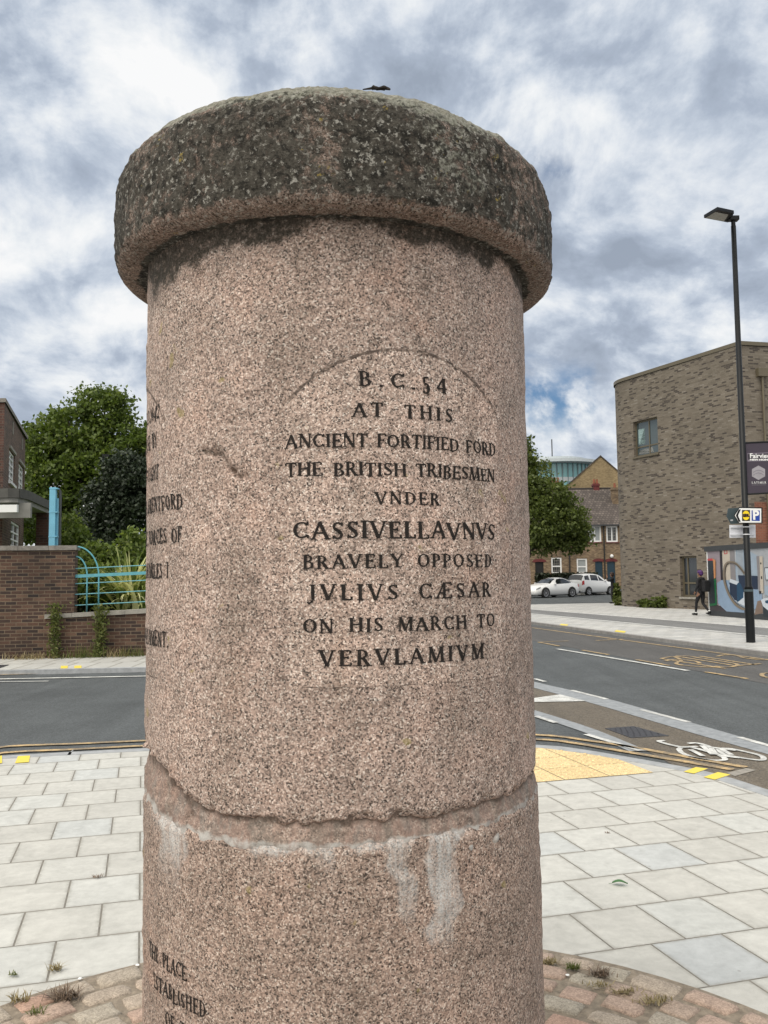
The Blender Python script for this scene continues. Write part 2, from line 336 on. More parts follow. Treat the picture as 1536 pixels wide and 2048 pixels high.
def leafmat(name, stops, trans=0.35, rough=0.5):
    m, t, b = newmat(name)
    isl = t.new('ShaderNodeNewGeometry').outputs['Random Per Island']
    oc = t.new('ShaderNodeTexCoord').outputs['Object']
    n = t.noise(oc, 0.9, 4, 0.6)
    f = t.math('ADD', t.math('MULTIPLY', isl, 0.62), t.maprange(n, 0.3, 0.7, 0.0, 0.38))
    c = t.ramp(f, stops); t.set(b, 'Base Color', c); b.inputs['Roughness'].default_value = rough; b.inputs['Specular IOR Level'].default_value = 0.35
    tr = t.new('ShaderNodeBsdfTranslucent', {'Color': t.mix(1.0, c, (1.25, 1.3, 0.7), 'MULTIPLY')})
    mx = t.new('ShaderNodeMixShader', {0: trans}); t.l.new(b.outputs[0], mx.inputs[1]); t.l.new(tr.outputs[0], mx.inputs[2])
    out = [x for x in t.n if x.type == 'OUTPUT_MATERIAL'][0]; t.l.new(mx.outputs[0], out.inputs[0])
    return m


def islandmat(name, stops, rough=0.85, bump=0.5, speck=True):
    m, t, b = newmat(name)
    isl = t.new('ShaderNodeNewGeometry').outputs['Random Per Island']; oc = t.new('ShaderNodeTexCoord').outputs['Object']
    c = t.ramp(isl, stops)
    v = t.new('ShaderNodeTexVoronoi', {'Vector': oc, 'Scale': 210.0}); sp = t.new('ShaderNodeSeparateColor', {0: v.outputs['Color']})
    n = t.noise(oc, 24, 6, 0.65)
    k = t.math('MULTIPLY', t.maprange(sp.outputs[0], 0, 1, 0.72, 1.25), t.maprange(n, 0.3, 0.7, 0.8, 1.15))
    c = t.scale(c, k)
    t.set(b, 'Base Color', c); b.inputs['Roughness'].default_value = rough
    bn = t.new('ShaderNodeBump', {'Strength': bump, 'Distance': 0.006, 'Height': t.math('ADD', n, t.math('MULTIPLY', sp.outputs[0], 0.4))}); t.l.new(bn.outputs[0], b.inputs['Normal'])
    return m


def glassmat(name, col=(0.02, 0.025, 0.03), rough=0.06, spec=0.8):
    m, t, b = newmat(name)
    b.inputs['Base Color'].default_value = tuple(col) + (1,); b.inputs['Roughness'].default_value = rough; b.inputs['Specular IOR Level'].default_value = spec
    return m


M = {}
M['granite'] = granite('pink_granite'); M['granite_low'] = granite('pink_granite_drum', 0.88)
M['cap'] = capstone(); M['letter'] = lettering(); M['groove'] = faint_groove()
M['slab'] = slabs('pale_paving', 0.36, 0.41, SLAB_A, 5.09 - 0.41 * 12, [(0.0, (0.49, 0.475, 0.435)), (0.35, (0.53, 0.515, 0.472)), (0.66, (0.55, 0.54, 0.50)), (0.90, (0.53, 0.53, 0.50)), (1.0, (0.475, 0.485, 0.48))])
M['slab_far'] = slabs('far_paving', 0.6, 0.4, SLAB_A, 0, [(0.0, (0.42, 0.42, 0.41)), (0.5, (0.50, 0.49, 0.47)), (1.0, (0.55, 0.54, 0.51))], ms=0.008)
M['slab_left'] = slabs('left_paving', 0.44, 1.15, math.radians(88), 0.2, [(0.0, (0.45, 0.44, 0.41)), (1.0, (0.53, 0.52, 0.48))], ms=0.009)
M['asphalt'] = asphalt('asphalt', (0.078, 0.085, 0.088)); M['asphalt_brown'] = asphalt('brown_asphalt', (0.125, 0.108, 0.088), 0.4, 0.12, (0.15, 0.125, 0.092))
M['asphalt_bus'] = asphalt('bus_lane_asphalt', (0.088, 0.085, 0.082), 0.3, 0.12)
M['kerb'] = plain('kerb_granite', (0.32, 0.33, 0.34), 0.8, var=0.2, scale=9, bump=0.3)
M['kerb_dark'] = plain('kerb_dark_stone', (0.24, 0.23, 0.22), 0.85, var=0.2, scale=6)  # darker stone for the far kerb
M['band'] = plain('granite_band', (0.255, 0.27, 0.285), 0.75, var=0.22, scale=12, bump=0.3)
M['white'] = paintmat('white_road_paint', (0.72, 0.72, 0.69)); M['yellow'] = paintmat('yellow_road_paint', (0.60, 0.42, 0.20), wear=0.75)
M['kerbyellow'] = paintmat('bright_yellow_paint', (0.80, 0.62, 0.04), (0.4, 0.38, 0.3), wear=0.25)
M['tactile'] = islandmat('buff_tactile', [(0.0, (0.62, 0.47, 0.25)), (1.0, (0.73, 0.57, 0.32))], bump=0.25)
M['iron'] = plain('cast_iron', (0.055, 0.055, 0.062), 0.6, 0.3, 0.25, 20, 0.4)
M['setts'] = islandmat('sett_granite', [(0.0, (0.37, 0.285, 0.225)), (0.3, (0.40, 0.285, 0.225)), (0.55, (0.385, 0.31, 0.245)), (0.86, (0.35, 0.31, 0.25)), (1.0, (0.42, 0.25, 0.185))])
M['mortar'] = plain('sett_mortar', (0.26, 0.215, 0.165), 0.95, var=0.35, scale=28, bump=0.9, bscale=120)
M['wallbrick'] = brick('garden_wall_brick', [(0.0, (0.026, 0.017, 0.015)), (0.3, (0.050, 0.029, 0.022)), (0.6, (0.078, 0.040, 0.027)), (0.85, (0.105, 0.055, 0.036)), (1.0, (0.15, 0.090, 0.060))], (0.17, 0.125, 0.085), ms=0.008, grime=0.45)
M['housebrick'] = brick('house_brick', [(0.0, (0.055, 0.036, 0.028)), (0.5, (0.10, 0.058, 0.042)), (1.0, (0.15, 0.088, 0.062))], (0.18, 0.14, 0.11), grime=0.2)
M['darkbrick'] = brick('house_front_brick', [(0.0, (0.035, 0.018, 0.014)), (0.5, (0.075, 0.03, 0.022)), (1.0, (0.11, 0.048, 0.033))], (0.10, 0.075, 0.06), grime=0.2)
M['modbrick'] = brick('long_grey_brick', [(0.0, (0.050, 0.040, 0.034)), (0.15, (0.068, 0.055, 0.045)), (0.22, (0.138, 0.115, 0.089)), (0.6, (0.162, 0.137, 0.107)), (0.94, (0.185, 0.158, 0.126)), (1.0, (0.225, 0.198, 0.165))], (0.15, 0.127, 0.10), bw=0.255, rh=0.072, ms=0.006, offset=0.37, grime=0.16, gscale=0.5)
M['redbrick'] = brick('red_brick', [(0.0, (0.14, 0.045, 0.026)), (1.0, (0.24, 0.085, 0.048))], (0.22, 0.13, 0.09), grime=0.2)
M['terrbrick'] = brick('stock_brick', [(0.0, (0.10, 0.06, 0.036)), (0.4, (0.175, 0.115, 0.065)), (0.75, (0.235, 0.16, 0.09)), (1.0, (0.30, 0.215, 0.13))], (0.20, 0.16, 0.115), grime=0.3, gscale=0.35)
M['gablebrick'] = brick('yellow_gable_brick', [(0.0, (0.20, 0.14, 0.065)), (1.0, (0.33, 0.245, 0.125))], (0.28, 0.22, 0.14), grime=0.25, gscale=0.3)
M['rooftile'] = brick('clay_roof_tile', [(0.0, (0.066, 0.052, 0.046)), (0.5, (0.098, 0.079, 0.069)), (1.0, (0.14, 0.115, 0.10))], (0.045, 0.037, 0.033), bw=0.28, rh=0.3, ms=0.03, grime=0.3, gscale=0.4)
M['coping'] = plain('coping_stone', (0.20, 0.185, 0.165), 0.9, var=0.3, scale=8, bump=0.5)
M['coping_pale'] = plain('pale_coping', (0.27, 0.255, 0.225), 0.9, var=0.25, scale=8, bump=0.5)
M['conc'] = plain('canopy_concrete', (0.22, 0.215, 0.20), 0.9, var=0.2, scale=4); M['lead'] = plain('lead_edge', (0.07, 0.068, 0.062), 0.8, var=0.25)
M['whitepaint'] = plain('white_paint', (0.78, 0.78, 0.77), 0.45, var=0.04); M['blue'] = plain('turquoise_paint', (0.105, 0.34, 0.40), 0.42, var=0.14, scale=14)
M['bluepost'] = plain('sky_blue_paint', (0.15, 0.40, 0.54), 0.4, var=0.10, scale=5)
M['black'] = plain('black_paint', (0.006, 0.007, 0.008), 0.45, var=0.2, spec=0.25); M['blackcloth'] = plain('black_cloth', (0.010, 0.010, 0.012), 0.9, var=0.3, scale=14)
M['darkgrey'] = plain('dark_grey', (0.035, 0.038, 0.042), 0.6); M['signback'] = plain('grey_sign_back', (0.05, 0.075, 0.085), 0.5, var=0.08)
M['alu'] = plain('aluminium', (0.62, 0.63, 0.66), 0.4, 0.25, 0.06); M['bronze'] = plain('bronze_frame', (0.125, 0.105, 0.07), 0.45, 0.2, 0.08)
M['glass'] = glassmat('window_glass', (0.03, 0.034, 0.038)); M['carglass'] = glassmat('car_glass', (0.012, 0.014, 0.016), 0.05, 0.7)
M['blindglass'] = glassmat('glass_with_net', (0.30, 0.32, 0.32), 0.15, 0.6); M['tealglass'] = glassmat('teal_glass', (0.16, 0.36, 0.37), 0.12, 0.8)
M['carwhite'] = plain('car_white', (0.80, 0.80, 0.80), 0.22, var=0.02, spec=0.6); M['rubber'] = plain('rubber', (0.014, 0.014, 0.014), 0.85); M['rim'] = plain('alloy_rim', (0.42, 0.42, 0.43), 0.35, 0.6, 0.05)
M['redlamp'] = plain('red_lamp', (0.45, 0.02, 0.02), 0.2); M['headlamp'] = plain('head_lamp', (0.25, 0.26, 0.27), 0.1)
M['bark'] = plain('bark', (0.06, 0.047, 0.036), 0.95, var=0.3, scale=5, bump=0.8, bscale=14)
M['leaf_a'] = leafmat('sycamore_leaf', [(0.0, (0.026, 0.042, 0.009)), (0.35, (0.075, 0.112, 0.021)), (0.7, (0.130, 0.178, 0.036)), (1.0, (0.23, 0.26, 0.075))])
M['leaf_b'] = leafmat('evergreen_leaf', [(0.0, (0.009, 0.015, 0.008)), (0.5, (0.025, 0.038, 0.020)), (0.85, (0.052, 0.068, 0.042)), (1.0, (0.12, 0.13, 0.10))], 0.1)
M['leaf_c'] = leafmat('street_tree_leaf', [(0.0, (0.035, 0.050, 0.012)), (0.5, (0.090, 0.120, 0.026)), (1.0, (0.19, 0.22, 0.070))])
M['leaf_s'] = leafmat('shrub_leaf', [(0.0, (0.035, 0.055, 0.012)), (0.5, (0.12, 0.17, 0.035)), (1.0, (0.32, 0.36, 0.12))])
M['leaf_dark'] = leafmat('hedge_leaf', [(0.0, (0.006, 0.010, 0.004)), (1.0, (0.026, 0.036, 0.012))], 0.15)
M['weed'] = leafmat('weed_leaf', [(0.0, (0.06, 0.085, 0.02)), (0.6, (0.13, 0.15, 0.045)), (1.0, (0.26, 0.24, 0.10))])
M['dry'] = leafmat('dry_grass', [(0.0, (0.13, 0.105, 0.055)), (0.5, (0.28, 0.225, 0.12)), (1.0, (0.50, 0.42, 0.26))], 0.2)
M['drydark'] = leafmat('dead_weed', [(0.0, (0.09, 0.065, 0.050)), (0.6, (0.20, 0.145, 0.105)), (1.0, (0.36, 0.27, 0.20))], 0.1)
M['sword'] = leafmat('cream_striped_leaf', [(0.0, (0.05, 0.09, 0.02)), (0.40, (0.20, 0.25, 0.07)), (0.5, (0.55, 0.54, 0.26)), (1.0, (0.78, 0.76, 0.46))], 0.25)
M['lawn'] = plain('lawn', (0.085, 0.135, 0.022), 0.95, var=0.35, scale=9); M['soil'] = plain('soil', (0.05, 0.04, 0.03), 0.95, var=0.3)
M['skin'] = plain('skin', (0.23, 0.12, 0.075), 0.6, var=0.05); M['purple'] = plain('purple_hair', (0.055, 0.012, 0.10), 0.6, var=0.5, scale=40)
M['brownhair'] = plain('brown_hair', (0.035, 0.016, 0.010), 0.6, var=0.3, scale=30); M['sock'] = plain('white_sock', (0.72, 0.72, 0.70), 0.8, var=0.04)
M['terracotta'] = plain('terracotta', (0.22, 0.075, 0.04), 0.8, var=0.2); M['maroon'] = plain('maroon_brick', (0.115, 0.022, 0.022), 0.8, var=0.15)
M['doorblue'] = plain('navy_door', (0.012, 0.035, 0.055), 0.4); M['doordark'] = plain('dark_door', (0.012, 0.012, 0.012), 0.5)


# ---------------------------------------------------------------- mesh building
class MB:
    def __init__(s): s.v = []; s.f = []; s.m = []; s.uv = []; s.cm = 0
    def face(s, pts, uv=None, mi=None):
        i = len(s.v); s.v.extend([tuple(p) for p in pts]); s.f.append(tuple(range(i, i + len(pts)))); s.m.append(s.cm if mi is None else mi); s.uv.append(uv)
    def obox(s, o, ex, ey, ez, a, b, uvs=False):           # box from a to b in the frame o, ex, ey, ez
        o = Vector(o); ex, ey, ez = Vector(ex), Vector(ey), Vector(ez)
        P = lambda x, y, z: o + ex * x + ey * y + ez * z
        (x0, y0, z0), (x1, y1, z1) = a, b
        Q = [((x0, y0, z0), (x1, y0, z0), (x1, y0, z1), (x0, y0, z1)), ((x1, y1, z0), (x0, y1, z0), (x0, y1, z1), (x1, y1, z1)), ((x0, y1, z0), (x0, y0, z0), (x0, y0, z1), (x0, y1, z1)), ((x1, y0, z0), (x1, y1, z0), (x1, y1, z1), (x1, y0, z1)), ((x0, y0, z1), (x1, y0, z1), (x1, y1, z1), (x0, y1, z1)), ((x0, y1, z0), (x1, y1, z0), (x1, y0, z0), (x0, y0, z0))]
        for k, q in enumerate(Q):
            if uvs: uv = [(p[0], p[2]) if k < 2 else ((p[1], p[2]) if k < 4 else (p[0], p[1])) for p in q]
            else: uv = None
            s.face([P(*p) for p in q], uv)
        return s
    def box(s, a, b, uvs=False): return s.obox((0, 0, 0), (1, 0, 0), (0, 1, 0), (0, 0, 1), a, b, uvs)
    def tube(s, pts, r, n=8, cap=True):
        pts = [Vector(p) for p in pts]; rs = r if isinstance(r, (list, tuple)) else [r] * len(pts); rings = []
        ref = None
        for i, p in enumerate(pts):
            t = (pts[min(i + 1, len(pts) - 1)] - pts[max(i - 1, 0)]).normalized()
            if ref is None: ref = Vector((0, 0, 1)) if abs(t.z) < 0.9 else Vector((1, 0, 0))
            a = t.cross(ref).normalized(); b = t.cross(a).normalized(); ref = -b if False else ref
            i0 = len(s.v); s.v.extend([tuple(p + (a * math.cos(2 * math.pi * k / n) + b * math.sin(2 * math.pi * k / n)) * rs[i]) for k in range(n)]); rings.append(i0)
        for i in range(len(pts) - 1):
            for k in range(n):
                s.f.append((rings[i] + k, rings[i] + (k + 1) % n, rings[i + 1] + (k + 1) % n, rings[i + 1] + k)); s.m.append(s.cm); s.uv.append(None)
        if cap:
            s.f.append(tuple(rings[0] + k for k in range(n))[::-1]); s.f.append(tuple(rings[-1] + k for k in range(n))); s.m += [s.cm] * 2; s.uv += [None] * 2
        return s
    def prism(s, poly, z0, z1):                            # vertical prism of a flat polygon (x, y)
        s.face([(p[0], p[1], z1) for p in poly]); n = len(poly)
        for i in range(n):
            a, b = poly[i], poly[(i + 1) % n]; s.face([(a[0], a[1], z0), (b[0], b[1], z0), (b[0], b[1], z1), (a[0], a[1], z1)])
        return s
    def plate(s, o, ex, ez, poly, th):                     # polygon (u, w) in the plane o, ex, ez, thickened along ex x ez
        o, ex, ez = Vector(o), Vector(ex).normalized(), Vector(ez).normalized(); n = ex.cross(ez).normalized()
        F = [o + ex * u + ez * q + n * th for u, q in poly]; B = [o + ex * u + ez * q for u, q in poly]
        s.face(F); s.face(B[::-1]); k = len(poly)
        for i in range(k): s.face([B[i], B[(i + 1) % k], F[(i + 1) % k], F[i]])
        return s
    def build(s, name, mat, parent=None, smooth=False, off=None, weld=False):
        me = bpy.data.meshes.new(name)
        off = Vector(off) if off is not None else (ROOT.get(parent.name, Vector()) if parent else Vector())
        me.from_pydata([(a - off.x, b - off.y, c - off.z) for a, b, c in s.v], [], s.f)
        for mm in (mat if isinstance(mat, (list, tuple)) else [mat]): me.materials.append(mm)
        me.polygons.foreach_set('material_index', s.m)
        if any(u is not None for u in s.uv):
            L = me.uv_layers.new(name='UVMap'); k = 0
            for fc, u in zip(s.f, s.uv):
                for j in range(len(fc)):
                    if u is not None: L.data[k].uv = u[j]
                    k += 1
        me.update()
        if weld or smooth:
            bm = bmesh.new(); bm.from_mesh(me)
            if weld: bmesh.ops.remove_doubles(bm, verts=bm.verts, dist=1e-4)
            bmesh.ops.recalc_face_normals(bm, faces=bm.faces); bm.to_mesh(me); bm.free()
        if smooth: me.polygons.foreach_set('use_smooth', [True] * len(me.polygons))
        return link(name, me, parent)


ROOT = {}
def link(name, me, parent=None):
    o = bpy.data.objects.new(name, me); COL.objects.link(o)
    if parent:
        o.parent = parent
        if parent.name in ROOT: ROOT[o.name] = ROOT[parent.name]
    return o


def tag(o, label, cat, group=None, kind=None):
    o['label'] = label; o['category'] = cat
    if group: o['group'] = group
    if kind: o['kind'] = kind
    return o


def thing(name, label, cat, loc, group=None, rotz=0.0):
    o = bpy.data.objects.new(name, None); COL.objects.link(o); o.location = loc; o.rotation_euler = (0, 0, rotz); o.empty_display_size = 0.3
    ROOT[o.name] = Vector() if rotz or group == 'local' else Vector(loc)
    return tag(o, label, cat, group)


def struct(name, mb, mat, **k):
    o = mb.build(name, mat, **k); o['kind'] = 'structure'; return o


def flat(poly, z):
    b = MB(); b.face([(p[0], p[1], z) for p in poly]); return b


def grid_obj(name, P, mat, parent, wrap=False, attr=None, smooth=True):
    """P: (rows, cols, 3) array -> mesh"""
    r, c = P.shape[:2]; me = bpy.data.meshes.new(name)
    off = np.array(ROOT.get(parent.name, Vector())) if parent else 0
    idx = np.arange(r * c).reshape(r, c)
    a = idx[:-1]; b = idx[1:]
    if wrap: a2 = np.roll(a, -1, 1); b2 = np.roll(b, -1, 1)
    else: a2, b2, a, b = a[:, 1:], b[:, 1:], a[:, :-1], b[:, :-1]
    F = np.stack([a, a2, b2, b], -1).reshape(-1, 4)
    me.vertices.add(r * c); me.vertices.foreach_set('co', (P.reshape(-1, 3) - off).astype(np.float32).ravel())
    me.loops.add(F.size); me.polygons.add(len(F)); me.polygons.foreach_set('loop_start', np.arange(0, F.size, 4)); me.loops.foreach_set('vertex_index', F.ravel())
    me.materials.append(mat); me.update(calc_edges=True); me.validate()
    me.polygons.foreach_set('use_smooth', [smooth] * len(F))
    if attr is not None:
        A = me.color_attributes.new('stain', 'FLOAT_COLOR', 'POINT'); aa = attr.reshape(-1, attr.shape[-1]); A.data.foreach_set('color', (aa if aa.shape[1] == 4 else np.concatenate([aa, np.zeros((r * c, 1))], 1)).astype(np.float32).ravel())
    return link(name, me, parent)


def smooth1d(n, k, seed, wrap=True):
    x = np.random.default_rng(seed).normal(size=k); xs = np.linspace(0, k, n, endpoint=False); i = xs.astype(int); f = xs - i; f = f * f * (3 - 2 * f)
    return x[i % k] * (1 - f) + x[(i + 1) % k] * f


def smooth2d(r, c, kr, kc, seed, wrapc=True):
    x = np.random.default_rng(seed).normal(size=(kr + 2, kc)); ys = np.linspace(0, kr, r); i = ys.astype(int); f = (ys - i); f = f * f * (3 - 2 * f)
    xs = np.linspace(0, kc, c, endpoint=False); j = xs.astype(int); g = xs - j; g = g * g * (3 - 2 * g)
    A = x[i][:, j] * (1 - g) + x[i][:, (j + 1) % kc] * g; B = x[i + 1][:, j] * (1 - g) + x[i + 1][:, (j + 1) % kc] * g
    return A * (1 - f[:, None]) + B * f[:, None]



# ================================================================ ground, roads and pavements
ZR = -0.08                                                # road surface; the pavements are at z = 0
SZ = lambda pts, z: [tuple(G(x, y, z)[:2]) for x, y in pts]
struct('road', flat([(-700, -300), (700, -300), (700, 1500), (-700, 1500)], ZR), M['asphalt'])


def spline(pts, n=8):
    out = []
    for i in range(len(pts) - 1):
        p0, p1, p2, p3 = [Vector(pts[max(0, min(len(pts) - 1, k))]) for k in (i - 1, i, i + 1, i + 2)]
        for k in range(n):
            t = k / n; out.append(tuple(0.5 * ((2 * p1) + (-p0 + p2) * t + (2 * p0 - 5 * p1 + 4 * p2 - p3) * t * t + (-p0 + 3 * p1 - 3 * p2 + p3) * t ** 3)))
    out.append(tuple(pts[-1])); return out


def offset(line, d):                                      # shift a polyline to its left
    o = []
    for i, p in enumerate(line):
        a = Vector(line[max(0, i - 1)]); b = Vector(line[min(len(line) - 1, i + 1)]); t = (b - a).normalized(); o.append((p[0] - t.y * d, p[1] + t.x * d))
    return o


def strip(name, line, wd, z, mat, top=None, join=None):
    mb = MB(); L = offset(line, wd / 2); R_ = offset(line, -wd / 2)
    for i in range(len(line) - 1):
        mb.face([(*R_[i], z), (*R_[i + 1], z), (*L[i + 1], z), (*L[i], z)])
        if top is not None:
            mb.face([(*L[i], z), (*L[i + 1], z), (*L[i + 1], top), (*L[i], top)]); mb.face([(*R_[i + 1], z), (*R_[i], z), (*R_[i], top), (*R_[i + 1], top)])
    return struct(name, mb, mat) if join is None else mb


kl = [(-18, 4.6), (-9, 7.0)] + SZ([(0, 1512), (150, 1504), (288, 1497)], 0) + [(-0.7, 8.72), (0.6, 8.66)] + SZ([(1072, 1490), (1150, 1497), (1300, 1522), (1420, 1545), (1536, 1580)], 0) + [(3.25, 5.1), (3.75, 3.0), (4.6, -0.5), (6.6, -9)]
KERB = spline(kl, 6)
# near pavement
bm = bmesh.new(); vs = [bm.verts.new((x, y, 0)) for x, y in offset(KERB, -0.13) + [(6, -12), (-20, -12)]]; f = bm.faces.new(vs); bmesh.ops.triangulate(bm, faces=[f]); me = bpy.data.meshes.new('pavement'); bmesh.ops.recalc_face_normals(bm, faces=bm.faces); bm.to_mesh(me); bm.free(); me.materials.append(M['slab'])
link('pavement', me)['kind'] = 'structure'
kin = offset(KERB, -0.14); kout = KERB; mb = MB(); acc = 0
for i in range(len(KERB) - 1):
    a, b, c, d = kin[i], kin[i + 1], kout[i + 1], kout[i]
    mb.face([(*a, 0.003), (*b, 0.003), (*c, 0.003), (*d, 0.003)]); mb.face([(*d, 0.003), (*c, 0.003), (*c, ZR - 0.02), (*d, ZR - 0.02)]); mb.face([(*b, 0.003), (*a, 0.003), (*a, -0.05), (*b, -0.05)])
struct('kerb', mb, M['kerb'])
# buff tactile paving at the dropped kerb, with its blisters
ta, tb, tc, td = [Vector(p) for p in SZ([(1085, 1497), (1180, 1508), (1308, 1546), (1075, 1566)], 0)]
u = Vector((math.sin(SLAB_A), math.cos(SLAB_A))); nrm = Vector((-u.y, u.x))
mb = MB(); tl = 0.40
org = tc - u * 3.2
kpoly = [Vector(p) for p in KERB]
def kerb_side(p):                                         # distance inside the kerb line (positive on the pavement)
    best = 1e9; sg = 1
    for a, b in zip(kpoly[:-1], kpoly[1:]):
        e = b - a; t = max(0, min(1, (p - a).dot(e) / e.dot(e))); q = a + e * t; dd = (p - q).length
        if dd < best: best = dd; sg = 1 if e.x * (p - q).y - e.y * (p - q).x < 0 else -1
    return best * sg
nb = 0
for i in range(8):
    for j in range(6):
        q = org + u * (i * tl) + nrm * (j * tl)
        cor = [q + u * 0.004 + nrm * 0.004, q + u * (tl - 0.004) + nrm * 0.004, q + u * (tl - 0.004) + nrm * (tl - 0.004), q + u * 0.004 + nrm * (tl - 0.004)]
        if i == 0 and j > 3: continue
        ks = [kerb_side(c) for c in cor]
        if max(ks) < 0.18: continue
        if min(ks) < 0.15:
            cl = []
            for k in range(4):
                a, b, ka, kb = cor[k], cor[(k + 1) % 4], ks[k] - 0.15, ks[(k + 1) % 4] - 0.15
                if ka >= 0: cl.append(a)
                if ka * kb < 0: cl.append(a + (b - a) * (ka / (ka - kb)))
            cor = cl
        if len(cor) < 3: continue
        base = len(mb.v); mb.v += [(p.x, p.y, 0.005) for p in cor]; mb.f.append(tuple(range(base, base + len(cor)))); mb.m.append(0); mb.uv.append(None)
        for bi in range(6):
            for bj in range(6):
                p = q + u * ((bi + 0.5) * tl / 6) + nrm * ((bj + 0.5) * tl / 6)
                if kerb_side(p) < 0.17: continue
                for r0_, z0, r1_, z1 in ((0.017, 0.005, 0.012, 0.0115),):
                    R0 = [(p.x + r0_ * math.cos(k * math.pi / 4), p.y + r0_ * math.sin(k * math.pi / 4), z0) for k in range(8)]; R1 = [(p.x + r1_ * math.cos(k * math.pi / 4), p.y + r1_ * math.sin(k * math.pi / 4), z1) for k in range(8)]
                    for k in range(8): mb.face([R0[k], R0[(k + 1) % 8], R1[(k + 1) % 8], R1[k]])
                    mb.face(R1)
struct('tactile_paving', mb, M['tactile'])
# ring of granite setts round the foot of the monument
PX, PY = -0.111, 2.15
mb = MB(); n = 72; mb.face([(PX + 1.875 * math.cos(k * 2 * math.pi / n), PY + 1.875 * math.sin(k * 2 * math.pi / n), 0.004) for k in range(n)]); struct('sett_mortar', mb, M['mortar'])
mb = MB(); r = 1.85; row = 0
while r > 0.62:
    dr = random.uniform(0.115, 0.14); a = random.uniform(0, 0.2)
    a_end = a + 2 * math.pi
    while a < a_end - 0.06:
        ln = random.uniform(0.15, 0.23) / r
        if a + ln > a_end: ln = a_end - a
        g = 0.014 / r; jr = 0.012
        a0, a1, q0, q1 = a + g, a + ln - g, r - dr + 0.017 + random.uniform(-jr, jr), r - 0.006 + random.uniform(-jr, jr) * 0.5
        if row == 0: q1 = min(q1, 1.852)
        zt = random.uniform(0.010, 0.017)
        sk = random.uniform(-0.03, 0.03)
        ring = []
        for aa, qq in ((a0, q0), (a0 + (a1 - a0) * .5, q0 - random.uniform(-.004, .006)), (a1, q0), (a1 + random.uniform(-.006, .006) / r, (q0 + q1) / 2), (a1, q1), (a0 + (a1 - a0) * .5, q1 + random.uniform(-.004, .003)), (a0, q1), (a0 + random.uniform(-.006, .006) / r, (q0 + q1) / 2)):
            ring.append((aa + random.uniform(-0.007, 0.007) / r + sk * (qq - r), qq + random.uniform(-0.006, 0.004)))
        ca = sum(p[0] for p in ring) / 8; cq = sum(p[1] for p in ring) / 8
        lay = []
        for sc, z in ((1.0, 0.0), (0.985, zt * 0.55), (0.90, zt * 0.95), (0.6, zt * 1.0 + random.uniform(0, .002))):
            k0 = len(mb.v)
            for k, (aa, qq) in enumerate(ring):
                s2 = sc if k % 2 else sc * (0.93 if sc < 1 else 0.97)
                aa = ca + (aa - ca) * s2; qq = cq + (qq - cq) * s2; mb.v.append((PX + qq * math.sin(aa), PY - qq * math.cos(aa), z + (random.uniform(-.0012, .0012) if z else 0)))
            lay.append(k0)
        for l0, l1 in zip(lay[:-1], lay[1:]):
            for k in range(8): mb.f.append((l0 + k, l0 + (k + 1) % 8, l1 + (k + 1) % 8, l1 + k)); mb.m.append(0); mb.uv.append(None)
        mb.f.append(tuple(lay[-1] + k for k in range(8))); mb.m.append(0); mb.uv.append(None)
        a += ln
    r -= dr; row += 1
o = struct('sett_paving', mb, M['setts'], smooth=True)

# cycle lane, granite bands, bus lane, markings
z1, z2, z3 = ZR + 0.004, ZR + 0.008, ZR + 0.012
bt_ = spline(SZ([(1069, 1364), (1214, 1397), (1379, 1444), (1536, 1489)], z2)); bb_ = spline(SZ([(1069, 1376), (1176, 1404), (1298, 1440), (1427, 1478), (1536, 1508)], z2))
dirn = Vector((0.256, -0.967))
ext = lambda p, d: (p[0] + dirn.x * d, p[1] + dirn.y * d)
farext = lambda p, d: (p[0] - dirn.x * d, p[1] - dirn.y * d)
BT = [farext(bt_[0], 14)] + bt_ + [ext(bt_[-1], 12)]; BB = [farext(bb_[0], 14)] + bb_ + [ext(bb_[-1], 12)]
mb = MB()
def loft(mb, A, B, z, n=40):
    def rs(L):
        L = [Vector(p) for p in L]; ds = [0]
        for a, b in zip(L[:-1], L[1:]): ds.append(ds[-1] + (b - a).length)
        out = []
        for k in range(n + 1):
            s_ = ds[-1] * k / n; i = max(0, min(len(L) - 2, next((q for q in range(len(ds) - 1) if ds[q + 1] >= s_), len(L) - 2))); t = (s_ - ds[i]) / max(1e-9, ds[i + 1] - ds[i]); out.append(L[i] + (L[i + 1] - L[i]) * t)
        return out
    A, B = rs(A), rs(B)
    for i in range(n): mb.face([(*A[i], z), (*A[i + 1], z), (*B[i + 1], z), (*B[i], z)])
    return mb
nt_ = spline(SZ([(1069, 1420), (1180, 1455), (1285, 1497), (1296, 1502)], z2)); nb_ = spline(SZ([(1069, 1431), (1170, 1465), (1247, 1497), (1258, 1502)], z2))
NTl = [farext(nt_[0], 9)] + nt_; NBl = [farext(nb_[0], 9)] + nb_
kr = [p for p in KERB if p[1] < 7.3 and p[0] > 1.5 and p[1] > -3]
bm = bmesh.new(); cl_ = [farext(bb_[0], 14)] + bb_ + [ext(bb_[-1], 12)] + [(4.9, -4.0)] + kr[::-1] + nt_[-2::-1] + [farext(nt_[0], 9)]
f = bm.faces.new([bm.verts.new((x, y, z1)) for x, y in cl_]); bmesh.ops.triangulate(bm, faces=[f]); bmesh.ops.recalc_face_normals(bm, faces=bm.faces); me = bpy.data.meshes.new('cycle_lane'); bm.to_mesh(me); bm.free(); me.materials.append(M['asphalt_brown']); link('cycle_lane', me)['kind'] = 'structure'
struct('granite_band', loft(loft(MB(), BT, BB, z2, 50), NTl, NBl, z2, 30), M['band'])
bl0 = SZ([(1065, 1281), (1536, 1368)], z1); fk = SZ([(1065, 1252), (1536, 1311)], ZR)
dl = (Vector(bl0[1]) - Vector(bl0[0])).normalized()
